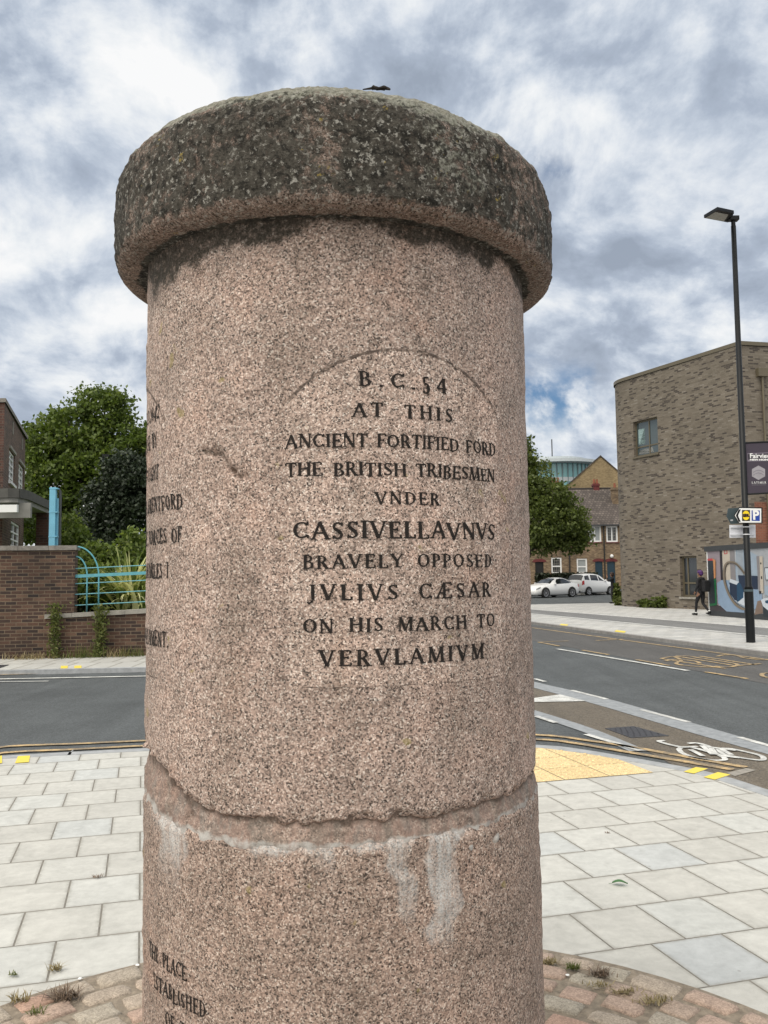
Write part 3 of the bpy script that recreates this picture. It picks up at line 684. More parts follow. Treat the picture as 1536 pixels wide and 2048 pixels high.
struct('bus_lane', flat([tuple(Vector(bl0[0]) - dl * 6), tuple(Vector(bl0[1]) + dl * 12), tuple(Vector(fk[1]) + dl * 12), tuple(Vector(fk[0]) - dl * 6)], z1), M['asphalt_bus'])


def marks(name, polys, mat, z):
    mb = MB()
    for p in polys: mb.face([(x, y, z) for x, y in SZ(p, z)])
    return struct(name, mb, mat)


def mline(mb, pts, wd, z):
    L = offset(pts, wd / 2); R_ = offset(pts, -wd / 2)
    for i in range(len(pts) - 1): mb.face([(*R_[i], z), (*R_[i + 1], z), (*L[i + 1], z), (*L[i], z)])


mb = MB()
for a in ([(-14, 1514), (0, 1494), (150, 1487), (288, 1481), (500, 1474), (800, 1462), (1071, 1469), (1180, 1481), (1266, 1494), (1400, 1518), (1492, 1534)], [(-14, 1526), (0, 1506), (150, 1498), (288, 1491), (500, 1483), (800, 1471), (1071, 1478), (1150, 1486), (1234, 1500), (1360, 1521), (1466, 1539)]):
    mline(mb, spline(SZ(a, z3), 5), 0.085, z3)
mline(mb, SZ([(-60, 1354), (0, 1349), (288, 1341), (420, 1337)], z3), 0.10, z3)
mline(mb, [tuple(Vector(p) ) for p in SZ([(1062, 1255), (1240, 1279), (1536, 1319)], z3)] + [tuple(Vector(SZ([(1536, 1319)], z3)[0]) + dl * 9)], 0.10, z3)
struct('yellow_line', mb, M['yellow'])
mb = MB()
for a, b in (((1114, 1297.5), (1376, 1341)),): mline(mb, SZ([a, b], z3), 0.11, z3)
for a, b in (((1069, 1357), (1090, 1363)), ((1142, 1380), (1214, 1398)), ((1282, 1419), (1378, 1444)), ((1478, 1474), (1560, 1497)), ((1072, 1432), (1112, 1445)), ((1172, 1468), (1282, 1501))): mline(mb, SZ([a, b], z3), 0.075, z3)
mline(mb, SZ([(-60, 1359), (288, 1352), (420, 1349)], z3), 0.12, z3); mline(mb, SZ([(-60, 1364), (97, 1362)], z3), 0.07, z3)
struct('white_line', mb, M['white'])
marks('white_triangle', [[(1040, 1400), (1120, 1388.5), (1172, 1402), (1060, 1404)]], M['white'], z3)
mb = MB()
for a, b in (((1077, 1284), (1138, 1281.5)), ((1077, 1284), (1119, 1292)), ((1164, 1300), (1217, 1309)), ((1273, 1319), (1340, 1331)), ((1411, 1343.5), (1495, 1357)), ((1191, 1281), (1245, 1278))): mline(mb, SZ([a, b], z3), 0.09, z3)
# stretched road lettering of the stop bay, read along the lane
lx = Vector(SZ([(1316, 1318)], z3)[0])
e1 = -dl; e2 = Vector((dl.y, -dl.x)); e2 = e2 if e2.x > 0 else -e2                # up the letters = away along the lane; across = towards the far kerb
for a, b in (((1322, 1317), (1452, 1337)), ((1352, 1312), (1475, 1332)), ((1399, 1312), (1510, 1329)), ((1475, 1331), (1522, 1327))): mline(mb, SZ([a, b], z3), 0.075, z3)
for loop in ([(1322, 1317), (1344, 1313), (1356, 1316), (1362, 1321), (1352, 1327), (1372, 1331), (1412, 1334), (1440, 1334)], [(1352, 1312), (1376, 1312), (1400, 1316), (1440, 1322), (1470, 1327), (1474, 1331), (1455, 1334), (1430, 1332)], [(1434, 1313), (1446, 1310), (1466, 1310), (1478, 1312), (1490, 1316), (1530, 1320)], [(1536, 1355), (1524, 1351), (1528, 1346), (1550, 1346)], [(1330, 1322), (1352, 1319), (1390, 1322), (1400, 1327)]):
    mline(mb, spline(SZ(loop, z3), 4), 0.075, z3 + 0.001)
struct('bus_stop_marking', mb, M['yellow'])
# bicycle symbol
zz_ = lambda x, y: (1060 + x / 3.227, 1280 + y / 3.227)
mb = MB(); zb_ = z3
for pts, cl in (([(960, 704), (985, 730), (1060, 756), (1170, 774), (1245, 774), (1258, 764), (1225, 744), (1120, 712), (1040, 692), (985, 690), (960, 704)], 1), ([(1214, 702), (1250, 735), (1350, 757), (1480, 774), (1508, 764), (1480, 742), (1350, 711), (1262, 698), (1214, 702)], 1), ([(870, 648), (832, 652), (890, 672), (985, 692)], 0), ([(1020, 667), (1080, 665), (1160, 690), (1212, 738), (1355, 760)], 0), ([(1080, 686), (985, 692)], 0), ([(1035, 706), (1118, 748)], 0), ([(1080, 700), (1212, 738)], 0), ([(1160, 690), (1330, 712)], 0), ([(1110, 680), (1180, 738)], 0), ([(1230, 700), (1300, 740)], 0)):
    q = SZ([zz_(*p) for p in pts], zb_); mline(mb, spline(q, 5) if len(q) > 2 else q, 0.052, zb_ + (0.0005 if not cl else 0)); zb_ += 0.0007
struct('bicycle_symbol', mb, M['white'])
marks('asphalt_patch', [[(1453, 1546), (1492, 1536), (1512, 1540), (1470, 1552)]], plain('pale_patch', (0.27, 0.25, 0.22), 0.9, var=0.25, scale=14), z2)
mb = MB()
for q in ([(1367, 1543), (1392, 1534), (1416, 1537), (1388, 1547)], [(1407, 1554), (1436, 1544), (1461, 1549), (1430, 1559)], [(-14, 1513), (4, 1511), (4, 1526), (-14, 1528)], [(36, 1512), (60, 1511), (58, 1524), (30, 1526)]):
    mb.face([(x, y, 0.006) for x, y in SZ(q, 0.006)])
struct('yellow_kerb_mark', mb, M['kerbyellow'])

# far pavement on the right with its cycle track
f0, f1 = [Vector(p) for p in SZ([(1065, 1243), (1536, 1303)], 0)]; df = (f1 - f0).normalized()
FP = [tuple(f0 - df * 15), tuple(f1 + df * 16), (60, f1.y - 16), (60, 62), (13.6, 49), (9.0, 48.2), tuple(f0 - df * 17 + Vector((1.2, 0)))]
struct('far_pavement', flat(FP, 0.0), M['slab_far'])
mb = MB(); L = [FP[6], FP[0], tuple(f0 - df * 5), tuple(f0), tuple(f1), FP[1]]; Lo = offset(L, -0.16)
for i in range(len(L) - 1):
    a, b, c, d = L[i], L[i + 1], Lo[i + 1], Lo[i]
    mb.face([(*a, 0.003), (*b, 0.003), (*c, 0.003), (*d, 0.003)]); mb.face([(*d, 0.003), (*c, 0.003), (*c, ZR - .02), (*d, ZR - .02)])
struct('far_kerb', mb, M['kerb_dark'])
s0, s1, s2, s3 = [Vector(p) for p in SZ([(1065, 1219), (1536, 1256), (1065, 1228), (1536, 1273)], 0)]
dd = (s1 - s0).normalized(); de = (s3 - s2).normalized()
struct('cycle_track', flat([tuple(s0 - dd * 8), tuple(s1 + dd * 12), tuple(s3 + de * 12), tuple(s2 - de * 8)], 0.004), asphalt('track_asphalt', (0.17, 0.17, 0.17), 0.25, 0.1))
mb = MB(); mline(mb, [tuple(s0 - dd * 8), tuple(s0), tuple(s1), tuple(s1 + dd * 12)], 0.24, 0.008); mline(mb, [tuple(s2 - de * 8), tuple(s2), tuple(s3), tuple(s3 + de * 12)], 0.26, 0.008)
struct('track_edge', mb, paintmat('pale_edge', (0.66, 0.66, 0.64)))
mb = MB()
for q in ([(1122, 1247.5), (1137, 1249), (1134, 1251.5), (1119, 1250)], [(1232, 1260), (1252, 1262.5), (1249, 1265.5), (1229, 1263)]): mb.face([(x, y, 0.006) for x, y in SZ(q, 0.006)])
struct('yellow_kerb_spot', mb, M['kerbyellow'])
# left far pavement
k0, k1 = [Vector(p) for p in SZ([(0, 1340), (288, 1334)], 0)]; dk = (k1 - k0).normalized()
LP = [tuple(k0 - dk * 14), tuple(k1 + dk * 6.5)]
struct('left_pavement', flat(LP + [(2.2, 19.6), (-0.5, 60), (-60, 60), (-60, 15)], 0.0), M['slab_left'])
mb = MB(); Lo = offset(LP, -0.14)
for i in range(1):
    a, b, c, d = LP[0], LP[1], Lo[1], Lo[0]
    mb.face([(*a, .003), (*b, .003), (*c, .003), (*d, .003)]); mb.face([(*d, .003), (*c, .003), (*c, ZR - .02), (*d, ZR - .02)])
struct('left_kerb', mb, M['kerb'])
mb = MB()
for q in ([(122, 1331.5), (136, 1331.2), (135, 1336.6), (121, 1336.9)], [(149, 1331.2), (163, 1330.9), (163, 1336.1), (148.5, 1336.4)]): mb.face([(x, y, 0.006) for x, y in SZ(q, 0.006)])
struct('yellow_kerb_dash', mb, M['kerbyellow'])
# the covers
def cover(quad, z, label, name='inspection_cover'):
    q = [Vector(p) for p in SZ(quad, z)]; c = sum(q, Vector((0, 0))) / 4
    t = thing(name, label, 'cover', (c.x, c.y, z))
    mb = MB(); mb.prism([tuple(p) for p in q], z - 0.02, z + 0.004); mb.build('lid', M['iron'], t)
    mb = MB()
    for i in range(1, 12):
        for j in range(1, 9):
            if (i + j) % 2: continue
            a = q[0] + (q[1] - q[0]) * (i / 12); b = q[3] + (q[2] - q[3]) * (i / 12); p = a + (b - a) * (j / 9); e = ((q[1] - q[0]) / 30)
            mb.box((p.x - abs(e.length) / 2, p.y - .012, z + .004), (p.x + abs(e.length) / 2, p.y + .012, z + .008))
    mb.build('tread', M['iron'], t); return t
cover([(1210, 1457), (1268, 1453), (1338, 1472), (1262, 1476)], z1 + 0.002, 'dark patterned iron drain cover set in the brown cycle lane')
cover([(-40, 1336), (0, 1336), (18, 1330), (-14, 1330)], 0.004, 'dark rectangular iron cover in the pavement before the brick wall')

# ================================================================ the monument
RS = 0.467; CXM, CYM = PX, PY
mon = thing('granite_monument', 'round pink granite pillar with weathered domed cap and carved black lettering', 'monument', (CXM, CYM, 0))
NTH = 760
th = np.linspace(-math.pi, math.pi, NTH, endpoint=False)
def lean(z): return 0.0042 * (1.62 - z)                   # the old stone stands a touch out of plumb
def cyl(R_, TH, Z): return np.stack([CXM + R_ * np.sin(TH) + lean(Z), CYM - R_ * np.cos(TH), Z], -1)
def keyed(keys): k = sorted(keys); return np.interp(th, [a for a, b in k], [b for a, b in k])
jag = smooth1d(NTH, 260, 1) * 0.0022 + smooth1d(NTH, 90, 2) * 0.0030 + smooth1d(NTH, 30, 3) * 0.003
zb = keyed([(-3.2, 1.17), (-1.45, 1.225), (-1.2, 1.262), (-1.094, 1.245), (-0.9, 1.224), (-0.84, 1.214), (-0.698, 1.180), (-0.584, 1.166), (-0.108, 1.160), (0.2, 1.160), (0.544, 1.154), (0.9, 1.159), (1.1, 1.168), (3.2, 1.17)]) + jag
zl = keyed([(-3.2, 1.12), (-1.055, 1.132), (-0.772, 1.111), (-0.372, 1.106), (0.097, 1.111), (0.351, 1.115), (0.624, 1.116), (0.95, 1.124), (1.133, 1.120), (3.2, 1.12)]) + smooth1d(NTH, 200, 5) * 0.0022 + smooth1d(NTH, 40, 6) * 0.003
sst = lambda x, a, b: (lambda t: t * t * (3 - 2 * t))(np.clip((x - a) / (b - a), 0, 1))
# upper shaft
NZ = 330; tt = np.linspace(0, 1, NZ)[:, None]; Z = zb[None] + tt * (2.36 - zb[None]); TH = np.repeat(th[None], NZ, 0)
rough = smooth2d(NZ, NTH, 60, 150, 21) * 0.0009 + smooth2d(NZ, NTH, 14, 34, 22) * 0.0012
Rr = RS + rough
scar = [(-0.60, 1.884), (-0.504, 1.876), (-0.47, 1.856), (-0.436, 1.838), (-0.40, 1.825), (-0.348, 1.824)]
dist = np.full(Z.shape, 9.0)
for (a0, b0), (a1, b1) in zip(scar[:-1], scar[1:]):
    ex, ey = (a1 - a0) * RS, b1 - b0; px_, py_ = (TH - a0) * RS, Z - b0; t_ = np.clip((px_ * ex + py_ * ey) / (ex * ex + ey * ey), 0, 1); dist = np.minimum(dist, np.hypot(px_ - t_ * ex, py_ - t_ * ey))
jn = smooth2d(NZ, NTH, 90, 220, 77); groove = np.exp(-(dist / (0.0075 + 0.003 * np.abs(jn))) ** 2) * np.clip(0.85 + 0.35 * jn, 0.25, 1.2)
dent = np.exp(-(((TH + 0.52) * RS / 0.05) ** 2 + ((Z - 1.82) / 0.05) ** 2))
Rr = Rr - groove * 0.013 - dent * 0.005
arch_c, arch_r, zs = 0.36, 0.245, 1.835                    # the panel is dressed a little finer and lies a hair deeper
edge_soft = sst(Z - zb[None], 0.012, 0.0)
Rr = Rr - edge_soft * 0.004 * (1 + smooth2d(NZ, NTH, 40, 220, 23))
alg_shade = sst(Z + smooth1d(NTH, 60, 31)[None] * 0.014 + smooth1d(NTH, 16, 32)[None] * 0.016, 2.268, 2.334) * 1.5  # algae band below the cap, contact shade painted in with it
alg_shade += 0.75 * np.exp(-((TH + 1.02) / 0.16) ** 2) * sst(Z, 2.17, 2.30)
alg_shade = alg_shade + groove * 0.80
rust = sst(Z - zb[None], 0.03, 0.0) * 0.35 + 0.45 * dent + 0.5 * groove
hw_ = 0.245; su = (TH - 0.355) * RS; inside = sst(np.abs(su), hw_ + .006, hw_ - .006) * sst(Z, 1.395, 1.415)
topz = 1.750 + np.sqrt(np.clip(0.328 ** 2 - su ** 2, 0.01, 1)); inside *= sst(Z - topz, .004, -.004)
att = np.stack([alg_shade, np.zeros_like(alg_shade), rust, inside], -1)
UP = Rr.copy()
P = cyl(Rr, TH, Z)
Pb = cyl(RS - 0.028, th, zb - 0.009)[None]; Pb0 = cyl(RS - 0.0085, th, zb - 0.006)[None]
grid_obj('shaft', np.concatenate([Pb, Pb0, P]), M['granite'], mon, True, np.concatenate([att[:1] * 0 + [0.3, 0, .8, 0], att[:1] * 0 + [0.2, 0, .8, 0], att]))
# weathered mortar bed
NZ = 60; Z = np.linspace(1.06, 1.30, NZ)[:, None] + np.zeros((1, NTH)); TH = np.repeat(th[None], NZ, 0)
rec = smooth2d(NZ, NTH, 12, 120, 41) * 0.0022 + smooth2d(NZ, NTH, 25, 260, 42) * 0.0012
fr = np.clip((Z - zl[None]) / np.maximum(zb - zl, 0.01)[None], 0, 1)
Rm = RS - 0.001 - 0.009 * sst(fr, 0.05, 1.0) + rec
att = np.stack([sst(fr, 0.55, 0.98) * 0.75 + np.abs(smooth1d(NTH, 90, 44))[None] * 0.2 * np.ones_like(Z), (1 - sst(fr, 0.0, 0.35)) * 0.75 + 0.0 * Z, 0.25 + 0.45 * fr + 0.28 * smooth1d(NTH, 40, 43)[None]], -1)
grid_obj('mortar_joint', cyl(Rm, TH, Z), joint_mat(), mon, True, att)
# lower drum
NZ = 280; tt = np.linspace(0, 1, NZ)[:, None]; Z = 0.0 + tt * zl[None]; TH = np.repeat(th[None], NZ, 0)
Rd = RS + 0.003 + smooth2d(NZ, NTH, 60, 150, 51) * 0.001 + smooth2d(NZ, NTH, 12, 30, 52) * 0.0013 - 0.005 * sst(zl[None] - Z, 0.014, 0.0)
salt = np.zeros_like(Z)
for ta_, tb_, zend, am in ((0.262, 0.365, 0.93, 0.9), (0.40, 0.548, 0.885, 1.2), (-0.92, -0.70, 0.95, 0.6), (-0.085, 0.045, 1.03, 0.7), (-0.35, -0.2, 1.05, 0.45), (0.55, 0.62, 1.05, 0.3), (1.05, 1.2, 1.0, .3)):
    wob = smooth1d(280, 24, int(abs(ta_) * 1000))[:, None] * 0.02
    prof = sst(TH + wob, ta_ - 0.02, ta_ + 0.03) * sst(TH + wob, tb_ + 0.02, tb_ - 0.03); salt += am * prof * sst(Z, zend - 0.05, zend + 0.14)
salt += 0.75 * sst(Z, zl[None] - 0.030, zl[None] - 0.002) * np.clip(0.35 + 0.75 * smooth1d(NTH, 44, 53), 0.0, 1.1)[None] * sst(TH, 0.95, 0.6)
salt += 0.35 * np.exp(-((TH + 0.9) / 0.35) ** 2) * sst(Z, 1.02, 1.11)
rust = 0.35 * sst(Z, zl[None] - 0.05, zl[None]) * np.clip(smooth1d(NTH, 50, 54), 0, 1)[None] + 0.45 * np.exp(-((TH - 0.84) / 0.12) ** 2) * sst(Z, 1.03, 1.10)
att = np.stack([0.0 * Z, np.clip(salt, 0, 1.1), rust], -1)
LOW = Rd.copy()
P = cyl(Rd, TH, Z); Pt = cyl(RS - 0.03, th, zl + 0.0)[None]
grid_obj('lower_drum', np.concatenate([P, Pt]), M['granite_low'], mon, True, np.concatenate([att, att[-1:]]))
# cap
prof = [(0.40, 2.347), (0.46, 2.344), (0.505, 2.343), (0.526, 2.346), (0.537, 2.356), (0.541, 2.372), (0.542, 2.42), (0.5415, 2.468), (0.540, 2.506), (0.535, 2.535), (0.523, 2.564), (0.503, 2.588), (0.473, 2.611), (0.43, 2.637), (0.37, 2.665), (0.29, 2.694), (0.19, 2.716), (0.09, 2.727), (0.0005, 2.729)]
pr = np.array(spline(prof, 9)); NR = len(pr); NC = 620; tc_ = np.linspace(-math.pi, math.pi, NC, endpoint=False); TH = np.repeat(tc_[None], NR, 0)
nz_ = smooth2d(NR, NC, 34, 130, 61) * 0.0012 + smooth2d(NR, NC, 12, 36, 62) * 0.0013 + smooth2d(NR, NC, 70, 300, 63) * 0.0011
Rc = pr[:, 0][:, None] + nz_ * (pr[:, 0][:, None] > 0.03); Z = pr[:, 1][:, None] + 0.7 * nz_ + smooth2d(NR, NC, 5, 18, 64) * 0.001
Rc *= 1 + 0.002 * smooth1d(NC, 9, 65)[None]; ZC = Z - 0.024 * Rc * np.sin(TH)      # the cap sits a little askew
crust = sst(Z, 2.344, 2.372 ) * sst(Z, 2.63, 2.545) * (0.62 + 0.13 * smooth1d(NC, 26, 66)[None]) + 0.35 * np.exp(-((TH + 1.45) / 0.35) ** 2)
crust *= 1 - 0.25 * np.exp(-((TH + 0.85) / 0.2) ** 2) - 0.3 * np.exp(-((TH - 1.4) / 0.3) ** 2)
crust += 0.9 * sst(pr[:, 0][:, None] + 0 * Z, 0.497, 0.475) * sst(Z, 2.36, 2.345)  # underside coloured darker in a ring beside the shaft
grey = sst(Z, 2.535, 2.60) * 0.95 + 0.42 * np.exp(-((TH - 0.52) / 0.20) ** 2) * sst(Z, 2.37, 2.42) + 0.2 * np.exp(-((TH + 0.1) / 0.3) ** 2) * sst(Z, 2.5, 2.38) * sst(Z, 2.36, 2.38) + 0.1
att = np.stack([crust, grey, 0 * Z], -1)
grid_obj('cap', cyl(Rc, TH, ZC), M['cap'], mon, True, att)

# ---- carved Roman lettering: strokes of an inscription alphabet laid on the curved stone
TK, TN = 0.175, 0.092
def Lg(x0, y0, x1, y1, wd, s=''): return ('l', x0, y0, x1, y1, wd, s)
def Ac(cx, cy, rx, ry, a0, a1, wk=TK, wn=TN): return ('a', cx, cy, rx, ry, a0, a1, wk, wn)
def stem(x, s='be', y0=0, y1=1): return Lg(x, y0, x, y1, TK, s)
def bar(x0, x1, y, t=0): return [Lg(x0, y, x1, y, TN)] + ([Lg(x1, y - t * 0.0, x1 - 0.02, y + t, TN * 1.1)] if t else [])
GL = {
 'A': (0.86, [Lg(0.10, 0, 0.42, 1, TN * 1.1, 'b'), Lg(0.40, 1, 0.76, 0, TK, 'e'), *bar(0.22, 0.62, 0.36)]),
 'B': (0.70, [stem(0.17), *bar(0.17, 0.38, 0.97), *bar(0.17, 0.40, 0.53), *bar(0.17, 0.40, 0.03), Ac(0.36, 0.75, 0.20, 0.22, -90, 90), Ac(0.38, 0.28, 0.25, 0.25, -90, 90)]),
 'C': (0.82, [Ac(0.45, 0.5, 0.37, 0.48, 42, 318), Lg(0.72, 0.98, 0.73, 0.76, TN), Lg(0.72, 0.02, 0.75, 0.2, TN)]),
 'D': (0.82, [stem(0.17), *bar(0.17, 0.38, 0.97), *bar(0.17, 0.38, 0.03), Ac(0.36, 0.5, 0.37, 0.47, -90, 90)]),
 'E': (0.68, [stem(0.17), *bar(0.17, 0.58, 0.97, -0.16), *bar(0.17, 0.46, 0.52), Lg(0.46, 0.43, 0.46, 0.61, TN), *bar(0.17, 0.62, 0.03, 0.18)]),
 'F': (0.64, [stem(0.17), *bar(0.17, 0.58, 0.97, -0.16), *bar(0.17, 0.46, 0.52), Lg(0.46, 0.43, 0.46, 0.61, TN)]),
 'G': (0.86, [Ac(0.45, 0.5, 0.37, 0.48, 42, 318), Lg(0.73, 0.02, 0.73, 0.42, TK, 'e'), Lg(0.72, 0.98, 0.73, 0.76, TN)]),
 'H': (0.86, [stem(0.17), stem(0.69), *bar(0.17, 0.69, 0.52)]),
 'I': (0.38, [stem(0.19)]),
 'J': (0.46, [Lg(0.29, 0.05, 0.29, 1, TK, 'e'), Ac(0.13, 0.03, 0.16, 0.20, -100, 0, TK, TN), Lg(0.05, -0.19, 0.10, -0.12, TK)]),
 'K': (0.78, [stem(0.17), Lg(0.17, 0.42, 0.62, 1, TN, 'e'), Lg(0.32, 0.58, 0.68, 0, TK, 'e')]),
 'L': (0.64, [stem(0.17), *bar(0.17, 0.58, 0.03, 0.20)]),
 'M': (0.98, [Lg(0.13, 0, 0.16, 1, TN, 'be'), Lg(0.16, 1, 0.47, 0.03, TK), Lg(0.47, 0.03, 0.80, 1, TN), Lg(0.82, 0, 0.80, 1, TK, 'be')]),
 'N': (0.86, [Lg(0.15, 0, 0.15, 1, TN, 'be'), Lg(0.15, 1, 0.70, 0.0, TK), Lg(0.70, 0, 0.70, 1, TN, 'e')]),
 'O': (0.86, [Ac(0.43, 0.5, 0.36, 0.48, 0, 360)]),
 'P': (0.64, [stem(0.17), *bar(0.17, 0.36, 0.97), *bar(0.17, 0.36, 0.46), Ac(0.35, 0.72, 0.22, 0.25, -90, 90)]),
 'R': (0.76, [stem(0.17), *bar(0.17, 0.36, 0.97), *bar(0.17, 0.36, 0.50), Ac(0.35, 0.735, 0.21, 0.235, -90, 90), Lg(0.36, 0.50, 0.66, 0, TK, 'e')]),
 'S': (0.62, [Ac(0.31, 0.74, 0.20, 0.24, 40, 250, TK * .75, TN), Lg(0.17, 0.63, 0.45, 0.37, TK), Ac(0.31, 0.26, 0.21, 0.24, -145, 65, TK * .75, TN), Lg(0.50, 0.96, 0.50, 0.77, TN), Lg(0.12, 0.04, 0.12, 0.23, TN)]),
 'T': (0.72, [stem(0.36, 'b'), *bar(0.06, 0.66, 0.97), Lg(0.06, 0.97, 0.05, 0.78, TN), Lg(0.66, 0.97, 0.67, 0.78, TN)]),
 'U': (0.82, [Lg(0.17, 0.3, 0.17, 1, TK, 'e'), Lg(0.65, 0.3, 0.65, 1, TN, 'e'), Ac(0.41, 0.3, 0.24, 0.28, 180, 360)]),
 'V': (0.82, [Lg(0.10, 1, 0.42, 0, TK, 'b'), Lg(0.42, 0, 0.72, 1, TN * 1.1, 'e')]),
 'W': (1.10, [Lg(0.08, 1, 0.32, 0, TK, 'b'), Lg(0.32, 0, 0.54, 0.9, TN), Lg(0.54, 0.9, 0.76, 0, TK), Lg(0.76, 0, 1.0, 1, TN, 'e')]),
 'Y': (0.80, [Lg(0.08, 1, 0.40, 0.45, TK, 'b'), Lg(0.72, 1, 0.40, 0.45, TN, 'b'), Lg(0.40, 0, 0.40, 0.47, TK, 'b')]),
 'Æ': (1.06, [Lg(0.06, 0, 0.48, 1, TN * 1.1, 'b'), Lg(0.50, 0, 0.50, 1, TK, 'b'), *bar(0.22, 0.50, 0.36), *bar(0.44, 0.94, 0.97, -0.16), *bar(0.5, 0.82, 0.52), *bar(0.5, 0.98, 0.03, 0.18)]),
 '.': (0.34, [Lg(0.17, -0.02, 0.17, 0.13, TK * 1.05)]),
 ' ': (0.55, []),
 '1': (0.4, [stem(0.2, 'b')]), '5': (0.58, [Ac(0.24, 0.10, 0.25, 0.38, -140, 110, TK * 1.1, TN * 1.2), Lg(0.16, 0.46, 0.16, 0.86, TN * 1.3), Lg(0.14, 0.83, 0.46, 0.87, TN * 1.3)]), '4': (0.72, [Lg(0.50, -0.12, 0.50, 0.95, TK * 1.1, 'b'), Lg(0.08, 0.20, 0.50, 0.93, TN * 1.2), Lg(0.06, 0.20, 0.70, 0.20, TN * 1.2)]),
 '6': (0.62, [Ac(0.31, 0.30, 0.21, 0.28, 0, 360), Ac(0.46, 0.40, 0.36, 0.60, 100, 180)]), '2': (0.6, [Ac(0.29, 0.72, 0.20, 0.24, -30, 160), Lg(0.46, 0.60, 0.12, 0.06, TN), Lg(0.10, 0.05, 0.54, 0.05, TK)]),
}


def strokes(ch):                                          # -> list of quad strips [(left, right), ...] in letter space
    out = []
    for g in GL[ch][1]:
        if g[0] == 'l':
            _, x0, y0, x1, y1, wd, s = g; dx, dy = x1 - x0, y1 - y0; ln = math.hypot(dx, dy); nx, ny = -dy / ln * wd / 2, dx / ln * wd / 2
            k = max(2, int(ln * 6)); jt = [random.uniform(0.86, 1.14) for _ in range(k + 1)]
            out.append([((x0 + dx * i / k + nx * jt[i], y0 + dy * i / k + ny * jt[i]), (x0 + dx * i / k - nx * jt[i], y0 + dy * i / k - ny * jt[i])) for i in range(k + 1)])
            for e, (px_, py_) in (('b', (x0, y0)), ('e', (x1, y1))):
                if e in s:
                    hw = wd / 2 + 0.075; yy = py_ - 0.028 if py_ > 0.5 else py_ + 0.028
                    out.append([((px_ - hw, yy + 0.028), (px_ - hw, yy - 0.028)), ((px_, yy + 0.034), (px_, yy - 0.034)), ((px_ + hw, yy + 0.028), (px_ + hw, yy - 0.028))])
        else:
            _, cx, cy, rx, ry, a0, a1, wk, wn = g; k = max(6, int(abs(a1 - a0) / 14)); st = []
            for i in range(k + 1):
                a = math.radians(a0 + (a1 - a0) * i / k); c, s_ = math.cos(a), math.sin(a); wd = (wn + (wk - wn) * abs(c) ** 1.4) * random.uniform(0.88, 1.12)
                st.append(((cx + (rx + 0.03) * c, cy + ry * s_), (cx + (rx + 0.03 - wd) * c, cy + (ry - (wn if abs(s_) > .7 else wd) * 1.0) * s_)))
            out.append(st)
    return out


def surf(t_, z):                                          # radius of the weathered stone at this bearing and height
    j = int((t_ + math.pi) / (2 * math.pi) * NTH) % NTH
    if z > zb[j]: return UP[min(329, max(0, int((z - zb[j]) / (2.36 - zb[j]) * 329))), j]
    return LOW[min(279, max(0, int(z / zl[j] * 279))), j]


def inscribe(mb, text, t0, t1, z0, z1, R_, align=None, hscale=1.28, jit=1.0):
    h = z1 - z0; xs = h * hscale; nat = sum(GL[c][0] for c in text) * xs
    if align == 'right': A = nat * 1.10; s_start = t1 * R_ - A
    else: A = (t1 - t0) * R_; s_start = t0 * R_
    if nat > A: xs *= A / nat; nat = A
    wts = [2.0 if c == ' ' else 1.0 for c in text[:-1]]; extra = (A - nat) / max(1e-6, sum(wts)); s_ = s_start; kk = 0
    for i, c in enumerate(text):
        dz = random.gauss(0, 0.0007) * jit; sl = random.gauss(0, 0.012) * jit; hs = random.uniform(0.97, 1.03)
        for st in strokes(c):
            kk += 1; lift = 0.0011 + 0.00006 * (kk % 9); base = len(mb.v)
            for a, b in st:
                for (x, y) in (a, b):
                    t_ = (s_ + (x + sl * y) * xs) / R_; z = z0 + y * h * hs + dz; rr = surf(t_, z) + lift; mb.v.append((CXM + rr * math.sin(t_) + lean(z), CYM - rr * math.cos(t_), z))
            for q in range(len(st) - 1): mb.f.append((base + 2 * q, base + 2 * q + 1, base + 2 * q + 3, base + 2 * q + 2)); mb.m.append(0); mb.uv.append(None)
        s_ += GL[c][0] * xs + (extra * wts[i] if i < len(wts) else 0)


RI = RS + 0.0012
mb = MB()
for tx, a, b, c, d in (('B.C.54', 0.140, 0.555, 1.998, 2.028), ('AT THIS', 0.108, 0.584, 1.937, 1.965), ('ANCIENT FORTIFIED FORD', -0.178, 0.862, 1.877, 1.904), ('THE BRITISH TRIBESMEN', -0.178, 0.850, 1.820, 1.847), ('VNDER', 0.200, 0.505, 1.763, 1.788), ('CASSIVELLAVNVS', -0.150, 0.838, 1.696, 1.730), ('BRAVELY OPPOSED', -0.108, 0.806, 1.638, 1.665), ('JVLIVS CÆSAR', -0.088, 0.796, 1.576, 1.607), ('ON HIS MARCH TO', -0.110, 0.816, 1.513, 1.540), ('VERVLAMIVM', -0.044, 0.736, 1.449, 1.480)):
    mb = MB(); inscribe(mb, tx, a, b, c, d, RI); mb.build('inscription_line', M['letter'], mon)
mb = MB()
for tx, b, c in (('A.D.1642', -0.955, 1.978), ('CLOSE BY', -0.975, 1.915), ('WAS FOUGHT', -0.960, 1.842), ('BATTLE OF BRENTFORD', -0.735, 1.770), ('BETWEEN THE FORCES OF', -0.735, 1.698), ('CHARLES I', -0.855, 1.624), ('PARLIAMENT.', -0.845, 1.476)):
    mb = MB(); inscribe(mb, tx, None, b, c, c + 0.033, RI, 'right', 0.82); mb.build('inscription_line', M['letter'], mon)
mb = MB()
for tx, b, c in (('THE PLACE', -0.685, 0.818), ('ESTABLISHED', -0.572, 0.762), ('OF THIS', -0.60, 0.705)):
    mb = MB(); inscribe(mb, tx, None, b, c, c + 0.030, RI + 0.004, 'right', 0.8); mb.build('inscription_line', M['letter'], mon)
